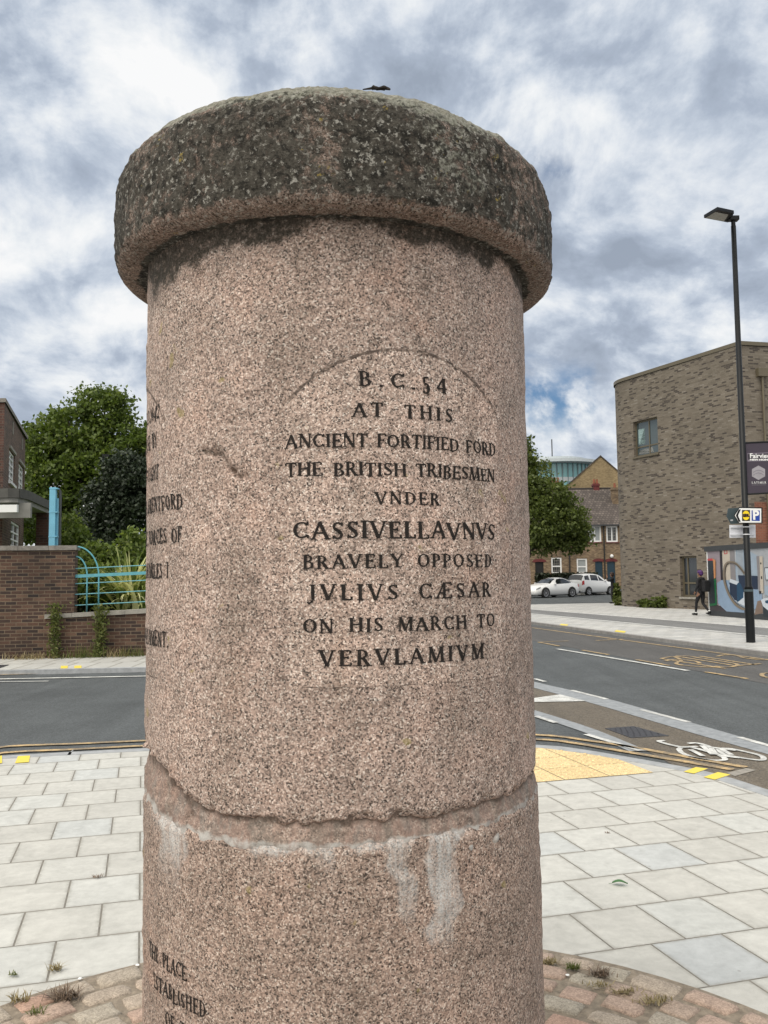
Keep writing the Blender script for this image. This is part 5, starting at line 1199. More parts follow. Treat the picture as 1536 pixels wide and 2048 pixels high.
# ================================================================ right: modern building
def V2(v): return Vector((v[0], v[1]))
A0 = V2(AT(1240, 1205, 43.6)); B0_ = V2(AT(1491, 1205, 36.4)); dW = (B0_ - A0).normalized()
def pxpt(px, o, d):                                       # where the plan line o + t d is seen under photo column px (near the horizon)
    r_ = ray(px, 1000); r_ = V2(r_); M_ = Matrix(((d.x, -r_.x), (d.y, -r_.y))); t_ = M_.inverted() @ (-o); return o + d * t_.x
HB = AT(1400, 718, pxpt(1400, A0, dW).y).z               # parapet height
wA = pxpt(1254, A0, dW); wB = pxpt(1491, A0, dW)
bld = thing('modern_building', 'grey-brown long brick building with curved end, flat roof and bronze windows', 'building', (wB.x + 3, wB.y + 4, 0))
def op_px(x0, y0, x1, y1, p0, p1):
    a, b = ON(x0, y1, p0, p1)[0], ON(x1, y1, p0, p1)[0]; return (a, b, ON((x0 + x1) / 2, y1, p0, p1)[1], ON((x0 + x1) / 2, y0, p0, p1)[1])
opu = op_px(1268, 838, 1317, 910, wA, wB); opl = op_px(1362, 1112, 1396, 1194, wA, wB)
mb = MB(); WP = wall(mb, wA, wB, -0.05, HB, [opu, opl], .22)
# curved end
nW = Vector((dW.y, -dW.x)); rc = 1.75; cc = wA - nW * rc; prev = wA; sacc = 0; cur = []
a_n = math.atan2(nW.y, nW.x)
for k in range(1, 21):
    a_ = a_n - math.radians(120) * k / 20; q = cc + Vector((math.cos(a_), math.sin(a_))) * rc; L_ = (q - prev).length
    mb.face([(*q, -.05), (*prev, -.05), (*prev, HB), (*q, HB)], [(-sacc - L_, -.05), (-sacc, -.05), (-sacc, HB), (-sacc - L_, HB)]); sacc += L_; prev = q; cur.append(q)
mb.build('front_wall', M['modbrick'], bld, weld=True)
dR = Vector((0.975, 0.22)).normalized(); wC = wB + dR * 9
mb = MB(); RP = wall(mb, wB, wC, 4.6, HB); mb.build('return_wall', M['modbrick'], bld)
mb = MB(); wall(mb, wB, wB + dR * 0.42, -.05, 4.6); mb.build('return_corner', M['modbrick'], bld)
mb = MB(); wall(mb, wB + dR * 0.421, wC, -.05, 4.6); mb.build('red_brick_panel', M['redbrick'], bld)
bk = wC + Vector((1, 14)); bl_ = cur[-1] + Vector((2.5, 9))
mb = MB(); wall(mb, wC, bk, 0, HB); wall(mb, bk, bl_, 0, HB); wall(mb, bl_, cur[-1], 0, HB); mb.build('rear_wall', M['modbrick'], bld)
mb = MB(); outline = cur[::-1] + [wA, wB, wC, bk, bl_]
cen = sum(outline, Vector((0, 0))) / len(outline); mb.prism([tuple(p + (p - cen).normalized() * .07) for p in outline], HB + .003, HB + .17); mb.build('parapet_cap', M['bronze'], bld)
window(bld, WP[0], WP[1], WP[2], opu, .20, .075, M['bronze'], M['tealglass'] if False else glassmat('upper_glass', (.05, .07, .075), .05, .9), (.56,), (.27,), sill=M['bronze'])
wq = lambda s_, z, d=.188: tuple(WP[0] + WP[1] * s_ - WP[2] * d + Zv * z)
ua, ub, uc, ud = opu
mb = MB(); mb.face([wq(ua + .16, uc + (ud - uc) * .34), wq(ua + (ub - ua) * .36, uc + (ud - uc) * .34), wq(ua + (ub - ua) * .36, uc + (ud - uc) * .78), wq(ua + .16, uc + (ud - uc) * .78)]); mb.build('bright_panel', plain('pale_room', (.30, .42, .42), .5, var=.1), bld)  # pale panel added on the pane, its colour imitating the bright room
mb = MB(); mb.face([wq(ua + .12, uc + .12), wq(ub - .5, uc + .12), wq(ub - .6, uc + (ud - uc) * .22), wq(ua + .2, uc + (ud - uc) * .18)]); mb.build('desk_edge', plain('pale_desk', (.36, .37, .36), .5, var=.3, scale=3), bld)
window(bld, WP[0], WP[1], WP[2], opl, .20, .09, M['bronze'], M['glass'], (.32,), (.34,), sill=M['coping_pale'])
q = wB + dR * 1.02; rn = Vector((dR.y, -dR.x))
mb = MB(); mb.tube([(*(q + rn * .09), .2), (*(q + rn * .09), HB - 1.35)], .055, 8); mb.build('downpipe', M['bronze'], bld)
mb = MB(); mb.obox((*(q + rn * .09), 0), (*dR, 0), (*rn, 0), Zv, (-.26, -.088, HB - 1.35), (.26, .12, HB - 1.0)); mb.build('hopper', M['bronze'], bld)
# hoarding with its printed picture of a bedroom
h0 = V2(G(1420, 1231)); h1 = V2(G(1536, 1240.5)); eh = (h1 - h0).normalized(); hl = (h1 - h0).length + 3.0
hz = ON(1416, 1093, h0, h1)[1]; nh = Vector((eh.y, -eh.x))
ho = thing('hoarding', 'site hoarding printed with a bright bedroom picture under a dark top rail', 'hoarding', (*(h0 + eh * 2), 0))
O = Vector((*h0, 0)); EH = Vector((*eh, 0)); NH = Vector((*nh, 0))
mb = MB(); mb.obox(O, EH, NH, Zv, (-.02, -.08, 0.02), (hl, 0, hz)); mb.build('board', plain('hoarding_board', (.55, .55, .57), .6, var=.03), ho)
mb = MB(); mb.obox(O, EH, NH, Zv, (-.16, -.1, hz - .19), (hl, .05, hz)); mb.build('top_rail', M['darkgrey'], ho)
mb = MB(); mb.obox(O, EH, NH, Zv, (-.02, -.1, 0.0), (hl, .02, .20)); mb.build('plinth', M['darkgrey'], ho)
mb = MB(); mb.obox(O, EH, NH, Zv, (-.055, -.085, .2), (-.022, .012, hz - .19)); mb.build('edge_trim', M['whitepaint'], ho)
# picture: flat printed shapes in layers; zoom pixel coordinates of the photo crop -> board plane
HX = lambda x, y: ON(1380 + x / 9.846, 1060 + y / 9.846, h0, h1)
PCOL = [('mauve_print', C3(150, 138, 146)), ('dark_print', C3(38, 30, 36)), ('cream_print', C3(196, 186, 172)), ('curtain_print', C3(138, 134, 136)), ('pale_blue_print', C3(158, 174, 190)), ('light_wall_print', C3(186, 190, 196)), ('navy_print', C3(16, 38, 66)), ('teal_cushion_print', C3(18, 66, 98)), ('rug_print', C3(140, 162, 188)), ('floor_print', C3(128, 108, 96)), ('ring_print', C3(128, 116, 100)), ('charcoal_print', C3(36, 44, 52)), ('green_print', C3(24, 104, 62)), ('red_print', C3(190, 70, 74)), ('orange_print', C3(200, 140, 92)), ('white_print', C3(206, 214, 224)), ('black_print', C3(18, 18, 22)), ('grey_print', C3(170, 174, 180)), ('shade_floor_print', C3(64, 58, 62))]
pm = [plain(n_, tuple(q * .82 for q in c), .55, var=.06, scale=5) for n_, c in PCOL]; pi_ = {n_.replace('_print', ''): i for i, (n_, c) in enumerate(PCOL)}
mb = MB(); lay = [0.004]
def pshape(col, pts):
    lay[0] += 0.0008; mb.cm = pi_[col]; mb.face([tuple(O + EH * HX(*p)[0] + NH * lay[0] + Zv * HX(*p)[1]) for p in pts])
pshape('mauve', [(345, 385), (620, 375), (640, 1000), (560, 1100), (390, 1640)][:3] + [(640, 1400), (400, 1640)])
pshape('pale_blue', [(600, 380), (1100, 350), (1120, 1600), (620, 1600)])
pshape('grey', [(1100, 350), (1560, 335), (1560, 1720), (1120, 1680)]); pshape('pale_blue', [(1180, 420), (1330, 500), (1340, 1300), (1200, 1300)])
pshape('dark', [(585, 385), (635, 382), (655, 985), (610, 985)]); pshape('cream', [(635, 382), (785, 378), (805, 985), (660, 985)])
pshape('red', [(672, 395), (740, 392), (742, 470), (676, 478)]); pshape('cream', [(688, 408), (724, 406), (726, 458), (690, 460)])
pshape('curtain', [(785, 378), (880, 374), (912, 1000), (805, 985)]); pshape('light_wall', [(880, 374), (905, 373), (925, 640), (905, 640)])
for k in range(6): x = 940 + k * 20; pshape('light_wall', [(x, 372), (x + 7, 372), (x + 12, 900), (x + 5, 900)])
pshape('shade_floor', [(395, 1440), (640, 1500), (1100, 1580), (1100, 1640), (405, 1625)])
pshape('rug', [(540, 1040), (640, 985), (760, 1000), (900, 1400), (960, 1520), (1080, 1560), (1080, 1635), (760, 1632), (640, 1520), (560, 1440)])
pshape('white', [(800, 960), (1090, 1060), (1090, 1500), (980, 1450), (860, 1360), (780, 1100)])
pshape('navy', [(955, 890), (1340, 905), (1345, 1160), (1000, 1240)]); pshape('teal_cushion', [(785, 1030), (930, 1080), (960, 1030), (1010, 1060), (1065, 1200), (1062, 1330), (950, 1420), (800, 1260)])
pshape('navy', [(785, 1030), (930, 1080), (940, 1400), (880, 1370), (800, 1230)])
pshape('rug', [(1200, 1160), (1420, 1180), (1440, 1420), (1330, 1520), (1250, 1600), (1200, 1600)]); pshape('floor', [(1340, 1400), (1420, 1380), (1450, 1640), (1280, 1670)]); pshape('charcoal', [(1450, 1500), (1560, 1560), (1560, 1720), (1455, 1700)])
pshape('white', [(1410, 1380), (1480, 1340), (1560, 1340), (1560, 1590), (1450, 1500)]); pshape('pale_blue', [(1480, 1100), (1560, 1090), (1560, 1300), (1490, 1280)]); pshape('teal_cushion', [(1490, 1390), (1560, 1380), (1560, 1450), (1500, 1440)])
pshape('cream', [(1380, 520), (1445, 515), (1462, 1240), (1400, 1250)]); pshape('curtain', [(1320, 515), (1375, 515), (1400, 1250), (1370, 1240)]); pshape('black', [(1395, 640), (1420, 640), (1422, 675), (1397, 675)]); pshape('black', [(1412, 910), (1436, 910), (1438, 965), (1414, 965)]); pshape('black', [(1375, 1200), (1420, 1200), (1420, 1255), (1380, 1260)])
pshape('black', [(1480, 740), (1560, 735), (1560, 990), (1505, 990)]); pshape('white', [(1492, 755), (1560, 750), (1560, 975), (1512, 975)])
pshape('green', [(380, 950), (525, 960), (545, 1480), (400, 1500)]); pshape('orange', [(455, 560), (515, 590), (520, 940), (490, 960)]); pshape('red', [(360, 565), (455, 560), (470, 600), (362, 605)]); pshape('charcoal', [(365, 605), (470, 605), (515, 1440), (400, 1450)])
def pring(pts, wd_, col):
    L_ = spline(pts, 5); a_ = offset(L_, wd_ / 2); b_ = offset(L_, -wd_ / 2)
    lay[0] += .0008; mb.cm = pi_[col]
    for i in range(len(L_) - 1): mb.face([tuple(O + EH * HX(*p)[0] + NH * lay[0] + Zv * HX(*p)[1]) for p in (b_[i], b_[i + 1], a_[i + 1], a_[i])])
pring([(1100, 870), (1020, 760), (930, 670), (840, 635), (760, 645), (705, 710), (685, 850), (700, 1020), (750, 1190), (830, 1350), (920, 1470), (1020, 1540), (1100, 1560)], 44, 'ring'); pring([(1090, 850), (930, 680), (840, 650), (760, 665), (720, 730), (705, 860), (722, 1020), (770, 1180), (845, 1330), (930, 1440), (1090, 1540)], 10, 'dark')
mb.build('printed_picture', pm, ho)

# street lamp with signs and banner
lb = G(1501.7, 1285); ltop = AT(1466.8, 452, lb.y)
lamp = thing('street_lamp', 'tall black lamp post with flat square lamp head on the far pavement', 'street lamp', tuple(lb))
wide = 17.2 / 2 * lb.y / CF; nar = 11.2 / 2 * lb.y / CF; zj = AT(1497, 1177, lb.y).z
at_ = lambda z: lb.lerp(ltop, (z - lb.z) / (ltop.z - lb.z))
mb = MB(); mb.tube([at_(0.0), at_(zj - .05), at_(zj)], [wide, wide, wide], 20); mb.build('base_column', M['black'], lamp, smooth=False)
mb = MB(); mb.tube([at_(zj - .01), at_(zj + .06), at_(zj + .07), at_(ltop.z)], [wide * .98, wide * .8, nar * 1.12, nar * .88], 16); mb.build('pole', M['black'], lamp, smooth=True)
mb = MB(); mb.tube([at_(zj - .07), at_(zj - .02)], [wide * 1.02, wide * 1.02], 20); mb.build('collar', M['signback'], lamp)
zl_ = ltop.z + .16; cs = [G(x, y, zl_) for x, y in ((1408, 436), (1435, 420), (1468, 427), (1456, 445))]
mb = MB(); mb.prism([tuple(c[:2]) for c in cs], zl_, zl_ + .075); mb.face([tuple(c) for c in cs][::-1]); mb.build('lamp_head', M['black'], lamp)
ce = sum(cs, Vector()) / 4
mb = MB(); lp_ = [c.lerp(ce, .22) - (cs[2] - cs[0]) * .09 for c in cs]; mb.face([(c.x, c.y, zl_ - .004) for c in lp_][::-1]); mb.build('lens', plain('lamp_lens', C3(150, 148, 142), .4), lamp)
mb = MB(); mb.tube([at_(ltop.z - .02), at_(ltop.z + .12)], .05, 10); jl = at_(ltop.z + .16); mb.obox(jl, (1, 0, 0), (0, 1, 0), Zv, (-.13, -.08, -.03), (.12, .08, .07)); mb.build('bracket', M['black'], lamp)

YS = lb.y - .14; KS = YS / CF
def PL(px, py, Y=YS): q = AT(px, py, Y); return (q.x, q.z)
def plate_px(name, pts, Y, th_, mat, parent=None):
    mb = MB(); mb.plate((0, Y, 0), (1, 0, 0), Zv, [PL(*p, Y) for p in pts][::1], th_); return mb
def textmesh(txt, size, mat, name, o, ex, parent, bold=0.0, sx=1.0, font=None):
    cu_ = bpy.data.curves.new('txt', 'FONT'); cu_.body = txt; cu_.size = size; cu_.align_x = 'CENTER'; cu_.align_y = 'CENTER'; cu_.offset = bold; cu_.resolution_u = 3
    to = bpy.data.objects.new('txt', cu_); COL.objects.link(to); dg = bpy.context.evaluated_depsgraph_get(); me = bpy.data.meshes.new_from_object(to.evaluated_get(dg)); bpy.data.objects.remove(to); bpy.data.curves.remove(cu_)
    me.name = name; o = Vector(o); ex = Vector(ex); off_ = ROOT.get(parent.name, Vector())
    for v in me.vertices: p = o + ex * v.co.x * sx + Zv * v.co.y - off_; v.co = p
    me.materials.clear(); me.materials.append(mat); return link(name, me, parent)
sg = thing('direction_sign', 'white arrow-shaped car park sign with blue P panel and yellow disc on the lamp post', 'sign', (*AT(1497, 1031, YS)[:2], AT(1497, 1031, YS).z))
outl = [(1467, 1031), (1478, 1014), (1524, 1015), (1524, 1047), (1477, 1047)]
def sc_(pts, f):
    cx = sum(p[0] for p in pts) / len(pts); cy = sum(p[1] for p in pts) / len(pts); return [(cx + (x - cx) * f, cy + (y - cy) * f) for x, y in pts]
plate_px('b', outl[::-1], YS + .03, .03, None).build('back_panel', M['black'], sg)
mk = lambda n_, pts, d_, mat: plate_px('x', pts[::-1], YS - d_, .002, None).build(n_, mat, sg)
mk('face', [(1469.6, 1031), (1479.2, 1016.2), (1522.4, 1017), (1522.4, 1045.2), (1478.4, 1045.2)], .003, M['whitepaint'])
mk('arrow', [(1471.5, 1031), (1477.5, 1019), (1481.5, 1019), (1476, 1031), (1481.5, 1043.5), (1477.5, 1043.5)], .006, M['black'])
mk('dark_square', [(1484, 1020), (1500, 1020), (1500, 1042), (1484, 1042)], .006, plain('dark_square', C3(40, 38, 20), .5))
cxy = (1492, 1030.8); mk('yellow_disc', [(cxy[0] + 7.2 * math.cos(k * math.pi / 12), cxy[1] + 9.4 * math.sin(k * math.pi / 12)) for k in range(24)], .009, plain('yellow_disc', C3(238, 205, 20), .5))
mk('blue_square', [(1503.2, 1020.6), (1519.6, 1021), (1519.6, 1042), (1503.2, 1041.6)], .006, plain('sign_blue', C3(20, 60, 150), .5))
q = AT(1492, 1031, YS - .016); textmesh('LIDL', 6.4 * KS, plain('logo_dark', C3(60, 40, 30), .5), 'logo_text', q, (1, 0, 0), sg, .012)
q = AT(1511.5, 1031, YS - .016); textmesh('P', 25 * KS, M['whitepaint'], 'parking_letter', q, (1, 0, 0), sg, .012)
YB = lb.y + .16
o = plate_px('b', [(1456, 1017), (1486, 1015), (1486, 1047), (1461, 1048), (1453, 1033)][::-1], YB, .02, None); sb = thing('arrow_sign', 'grey back of a second arrow sign behind the car park sign', 'sign', (*AT(1470, 1032, YB)[:2], AT(1470, 1032, YB).z)); o.build('panel', M['signback'], sb)
mk2 = plate_px('b', [(1461, 1039), (1466, 1039), (1466, 1042), (1461, 1042)][::-1], YB - .02, .002, None); mk2.build('sticker', M['alu'], sb)
wp = thing('rectangular_sign', 'white backed rectangular sign with two clamp bars below the car park sign', 'sign', (*AT(1485, 1063, YB)[:2], AT(1485, 1063, YB).z)); plate_px('b', [(1458.5, 1050), (1510.5, 1050), (1511, 1075.5), (1459, 1075.5)][::-1], YB, .012, None).build('panel', plain('pale_alu', (.66, .67, .72), .5, var=.05), wp)
for y in (1055, 1070): mb = MB(); a_ = AT(1461, y, YB - .025); b_ = AT(1509, y, YB - .025); mb.obox((0, 0, 0), (1, 0, 0), (0, 1, 0), Zv, (a_.x, YB - .04, a_.z - .014), (b_.x, YB - .013, a_.z + .014)); mb.tube([(at_(a_.z).x + nar * 1.15 * math.cos(k * math.pi / 8), lb.y + nar * 1.15 * math.sin(k * math.pi / 8), a_.z) for k in range(17)], .014, 5); mb.build('clamp_bar', M['alu'], wp)
bnr = thing('banner', 'dark purple-grey hanging banner with grey hexagon emblem on the lamp post', 'banner', (*AT(1515, 935, lb.y)[:2], AT(1515, 935, lb.y).z))
YN = lb.y + .0
plate_px('b', [(1489.5, 886), (1549, 883), (1552, 985), (1493.5, 989)][::-1], YN, .006, None).build('cloth', plain('banner_cloth', C3(62, 54, 66), .7, var=.06, scale=2), bnr)
for (xa, ya), (xb, yb) in (((1484, 886), (1551, 883)), ((1489, 989), (1553, 985))):
    mb = MB(); mb.tube([AT(xa, ya, YN), AT(xb, yb, YN)], .022, 6); mb.build('arm', M['black'], bnr)
mkb = lambda n_, pts, d_, mat: plate_px('x', pts[::-1], YN - .008 - d_, .002, None).build(n_, mat, bnr)
mkb('title_box', [(1494.5, 906.5), (1548, 904.5), (1548, 922), (1495, 923)], .0, plain('banner_box', C3(120, 112, 124), .7)); mkb('title_field', [(1495.5, 908), (1547, 906), (1547, 918.5), (1496, 919.5)], .003, plain('banner_field', C3(50, 44, 54), .7))
q = AT(1521, 912, YN - .016); textmesh('Fairview', 13 * KS, M['whitepaint'], 'title', q, (1, 0, -.02), bnr, .004, 1.0)
q = AT(1521, 919.6, YN - .016); textmesh('NEW HOMES', 4.6 * KS, M['whitepaint'], 'subtitle', q, (1, 0, -.02), bnr, .003, 1.6)
hx = [(1517 + 15.2 * math.cos(math.pi / 6 + k * math.pi / 3), 945.5 + 14.5 * math.sin(math.pi / 6 + k * math.pi / 3)) for k in range(6)]
mkb('hexagon', hx, .0, plain('hexagon_grey', C3(150, 146, 152), .6))
def chev(y, d_): mkb('chevron', [(1506, y + 5), (1512, y + 1.2), (1517, y), (1522, y + 1.2), (1528, y + 5), (1528, y + 6), (1522, y + 2.4), (1517, y + 1.2), (1512, y + 2.4), (1506, y + 6)], d_, plain('hexagon_line', C3(122, 117, 126), .6))
chev(945, .003); chev(939.5, .003)
q = AT(1517.5, 965, YN - .012); mb = MB(); xx = q.x - 14.2 * KS; hh = 4.6 * KS
for c_ in 'LATIMER':
    for st in strokes(c_):
        for (a_, b_), (c2, d2) in zip(st[:-1], st[1:]): mb.face([(xx + p_[0] * hh, YN - .012, q.z - hh / 2 + p_[1] * hh) for p_ in (a_, b_, d2, c2)])
    xx += (GL[c_][0] + .22) * hh
mb.build('emblem_text', M['whitepaint'], bnr)
mkb('underline', [(1504, 969.6), (1531, 969.3), (1531, 970.3), (1504, 970.6)], .0, plain('underline_grey', C3(110, 105, 112), .6))

# ================================================================ background houses
YT = 78.0; t0, t1 = (AT(840, 1100, YT).x, YT), (AT(1330, 1100, YT).x, YT)
terr = thing('terraced_house', 'row of brown brick terraced cottages with tiled roof and white windows', 'house', (t0[0] + 5, YT + 4, 0.4))
TX = lambda x0, y0, x1, y1: op_px(x0, y0, x1, y1, t0, t1)
ze = ON(1160, 1049, t0, t1)[1]; zr = AT(1150, 978, YT + 4.2).z
wins = [TX(1177, 1051, 1203, 1084), TX(1213, 1052, 1236, 1084), TX(1103, 1115, 1124, 1147), TX(1154, 1117, 1175, 1147), TX(1066, 1052, 1092, 1084), TX(1020, 1052, 1046, 1084), TX(1010, 1115, 1032, 1147)]
doors = [TX(1071, 1123, 1088, 1158), TX(1191, 1122, 1206, 1156), TX(1215, 1122, 1231, 1156)]
doors = [(a, b, 0.42, d) for a, b, c, d in doors]
mb = MB(); TP = wall(mb, t0, t1, .3, ze, wins + doors, .16); mb.build('wall', M['terrbrick'], terr)
L_ = t1[0] - t0[0]
mb = MB(); yb_ = YT + 8.4
mb.face([(t0[0], YT - .25, ze - .06), (t1[0], YT - .25, ze - .06), (t1[0], YT + 4.2, zr), (t0[0], YT + 4.2, zr)], [(0, 0), (L_, 0), (L_, 5.5), (0, 5.5)]); mb.face([(t1[0], yb_ + .25, ze - .06), (t0[0], yb_ + .25, ze - .06), (t0[0], YT + 4.2, zr), (t1[0], YT + 4.2, zr)], [(0, 0), (L_, 0), (L_, 5.5), (0, 5.5)])
rf = mb.build('roof', M['rooftile'], terr)
mb = MB(); mb.tube([(t0[0], YT + 4.2, zr + .02), (t1[0], YT + 4.2, zr + .02)], .10, 6); mb.build('ridge', M['rooftile'], rf)
mb = MB(); mb.box((t0[0], YT - .36, ze - .16), (t1[0], YT - .22, ze - .04)); mb.build('gutter', M['darkgrey'], terr)
mb = MB(); wall(mb, (t1[0], yb_), (t0[0], yb_), .3, ze); mb.face([(t1[0], YT, .3), (t1[0], yb_, .3), (t1[0], yb_, ze), (t1[0], YT + 4.2, zr), (t1[0], YT, ze)], [(0, 0), (8, 0), (8, 5), (4, 9), (0, 5)]); mb.face([(t0[0], yb_, .3), (t0[0], YT, .3), (t0[0], YT, ze), (t0[0], YT + 4.2, zr), (t0[0], yb_, ze)], [(0, 0), (8, 0), (8, 5), (4, 9), (0, 5)]); mb.build('rear_wall', M['terrbrick'], terr)
for i, op in enumerate(wins): window(terr, TP[0], TP[1], TP[2], op, .12, .13, M['whitepaint'], M['blindglass'] if i in (0, 3) else M['glass'], (.5,) if i < 2 or i in (4, 5) else (), () if i < 2 or i in (4, 5) else (.45,), sill=M['maroon'], depth=.07)
for i, op in enumerate(wins[:3]):                        # small glazing bars behind the frames
    mb = MB(); o_ = TP[0] - TP[2] * .108
    for k in range(1, 6): x = op[0] + (op[1] - op[0]) * k / 6; mb.obox(o_, TP[1], TP[2], Zv, (x - .012, .014, op[2] + .1), (x + .012, .03, op[3] - .1))
    for k in range(1, 5): z = op[2] + (op[3] - op[2]) * k / 5; mb.obox(o_, TP[1], TP[2], Zv, (op[0] + .1, .015, z - .012), (op[1] - .1, .028, z + .012))
    if i != 0: mb.build('glazing_bars', M['coping_pale'], terr)
for i, op in enumerate(doors):
    mb = MB(); mb.obox(TP[0] - TP[2] * .14, TP[1], TP[2], Zv, (op[0], 0, op[2]), (op[1], .05, op[3])); dr_ = mb.build('door', M['doorblue'] if i else M['doordark'], terr)
    mb = MB(); c_ = (op[0] + op[1]) / 2; r0_, r1_ = (op[1] - op[0]) / 2 + .02, (op[1] - op[0]) / 2 + .26
    pts = [(c_ + r1_ * math.cos(math.pi * k / 10), op[3] - .02 + .42 * r1_ * math.sin(math.pi * k / 10)) for k in range(11)] ; inn = [(c_ + r0_ * math.cos(math.pi * k / 10), op[3] - .08 + .12 * r0_ * math.sin(math.pi * k / 10)) for k in range(11)]
    for k in range(10): mb.face([tuple(TP[0] + TP[1] * p_[0] + TP[2] * .03 + Zv * p_[1]) for p_ in (inn[k], pts[k], pts[k + 1], inn[k + 1])])
    mb.build('door_arch', M['maroon'], terr)
for x in (1138, 1208): s_, z_ = ON(x, 1100, t0, t1); mb = MB(); q = TP[0] + TP[1] * s_ + TP[2] * .1; mb.tube([q + Zv * .4, q + Zv * (ze - .1)], .06, 6); mb.build('drainpipe', M['doordark'], terr)
q = AT(1223.5, 1112, YT - .15); bm = bmesh.new(); bmesh.ops.create_icosphere(bm, subdivisions=2, radius=.16); me = bpy.data.meshes.new('porch_light'); bm.to_mesh(me); bm.free(); me.materials.append(M['whitepaint']); o = link('porch_light', me, terr); o.location = q - terr.location
def chimney(x0, x1, ytop, ybase, Y, pots, mat, par=rf):
    a_ = AT(x0, ytop, Y); b_ = AT(x1, ybase, Y); mb = MB(); mb.box((a_.x, Y, b_.z - .6), (b_.x, Y + .7, a_.z), True); mb.box((a_.x - .06, Y - .06, a_.z - .22), (b_.x + .06, Y + .76, a_.z - .08), True); c_ = mb.build('chimney', mat, par)
    for k in range(pots):
        x = a_.x + (b_.x - a_.x) * (k + .5) / pots; mb = MB(); mb.tube([(x, Y + .35, a_.z - .02), (x, Y + .35, a_.z + .45)], [.13, .10], 8); mb.build('chimney_pot', M['terracotta'], par)
chimney(1187, 1199, 967, 982, YT + 4.0, 2, M['maroon']); chimney(1225, 1240, 975, 1046, YT + 2.2, 1, M['terrbrick']); chimney(1102, 1121, 964, 986, YT + 4.0, 3, M['terrbrick'])
# taller gabled house behind
YG = 98.0; gx = lambda x, y: AT(x, y, YG)
ap, l_, r_ = gx(1201, 912), gx(1122, 982), gx(1280, 968)
gh = thing('gabled_house', 'tall yellow brick gable end rising behind the terraced cottages', 'house', (ap.x, YG + 4, .4))
bkx = 3.4
Q = lambda p_, z, d=0.0: (p_.x + bkx * d / 12, YG + d, z)
mb = MB(); mb.face([Q(l_, .4), Q(r_, .4), Q(r_, l_.z), Q(ap, ap.z), Q(l_, l_.z)], [(l_.x, .4), (r_.x, .4), (r_.x, l_.z), (ap.x, ap.z), (l_.x, l_.z)]); mb.face([Q(l_, .4, 12), Q(l_, .4), Q(l_, l_.z), Q(l_, l_.z, 12)], [(0, 0), (12, 0), (12, 9), (0, 9)]); mb.face([Q(r_, .4), Q(r_, .4, 12), Q(r_, l_.z, 12), Q(r_, l_.z)], [(0, 0), (12, 0), (12, 9), (0, 9)]); mb.face([Q(r_, .4, 12), Q(l_, .4, 12), Q(l_, l_.z, 12), Q(ap, ap.z, 12), Q(r_, l_.z, 12)], [(0, 0), (8, 0), (8, 9), (4, 12), (0, 9)])
mb.build('wall', M['gablebrick'], gh)
mb = MB(); e_ = .10
for a_, b_ in ((l_, ap), (ap, r_)):
    za, zb3 = (l_.z, ap.z) if a_ is l_ else (ap.z, l_.z); mb.face([Q(a_, za + e_, -.1), Q(a_, za + e_, 12.1), Q(b_, zb3 + e_, 12.1), Q(b_, zb3 + e_, -.1)], [(0, 0), (12, 0), (12, 6), (0, 6)]); mb.face([Q(a_, za - .06, -.1), Q(a_, za + e_, -.1), Q(b_, zb3 + e_, -.1), Q(b_, zb3 - .06, -.1)], [(0, 0), (0, .2), (6, .2), (6, 0)])
mb.build('roof', M['rooftile'], gh)
# distant glass office with a curved roof
YO = 170.0; oc0, oc1 = AT(1060, 940, YO), AT(1186, 940, YO); ocx = (oc0.x + oc1.x) / 2; orad = (oc1.x - oc0.x) * .62; ocy = YO + orad * .9
of = thing('glass_office', 'distant curved office block with teal glass and overhanging pale roof', 'building', (ocx, ocy, 0))
ztop_ = AT(1120, 926, ocy - orad).z; zmid = AT(1120, 957, ocy - orad).z
NS = 44; angs = [math.radians(-178 + 176 * k / NS) for k in range(NS + 1)]; Pc = lambda a, r_, z: (ocx + r_ * math.cos(a), ocy + r_ * math.sin(a), z)
mb = MB(); mg = MB(); mm = MB()
for a, b in zip(angs[:-1], angs[1:]):
    for z0_, z1_ in ((zmid + .3, ztop_), (zmid - 4.0, zmid - .5), (zmid - 8.0, zmid - 4.6)): mg.face([Pc(a, orad, z0_), Pc(b, orad, z0_), Pc(b, orad, z1_), Pc(a, orad, z1_)])
    for z0_, z1_ in ((zmid - .5, zmid + .3), (zmid - 4.6, zmid - 4.0), (0, zmid - 8.0)): mb.face([Pc(a, orad + .15, z0_), Pc(b, orad + .15, z0_), Pc(b, orad + .15, z1_), Pc(a, orad + .15, z1_)]); mb.face([Pc(a, orad + .15, z1_), Pc(b, orad + .15, z1_), Pc(b, orad, z1_), Pc(a, orad, z1_)])
for a in angs[::2]: mm.tube([Pc(a, orad + .1, zmid - 8), Pc(a, orad + .1, ztop_)], .14, 4)
mg.build('glazing', M['tealglass'], of); mb.build('floor_band', plain('office_band', (.42, .44, .45), .5), of); mm.build('mullion', plain('office_mullion', (.16, .22, .23), .5), of)
mb = MB(); full = [2 * math.pi * k / 64 for k in range(64)]; mb.prism([Pc(a, orad + 2.2, 0)[:2] for a in full], ztop_ + .1, ztop_ + .7); mb.prism([Pc(a, orad * .8, 0)[:2] for a in full], ztop_ + .7, ztop_ + 1.6); mb.face([Pc(a, orad + 2.2, ztop_ + .1) for a in full][::-1]); mb.build('roof', plain('office_roof', (.46, .50, .52), .5), of)
mb = MB(); mb.tube([(ocx - 1, ocy - orad * .4, ztop_ + 1.5), (ocx - 1, ocy - orad * .4, ztop_ + 5.5)], .12, 5); mb.build('mast', M['darkgrey'], of)
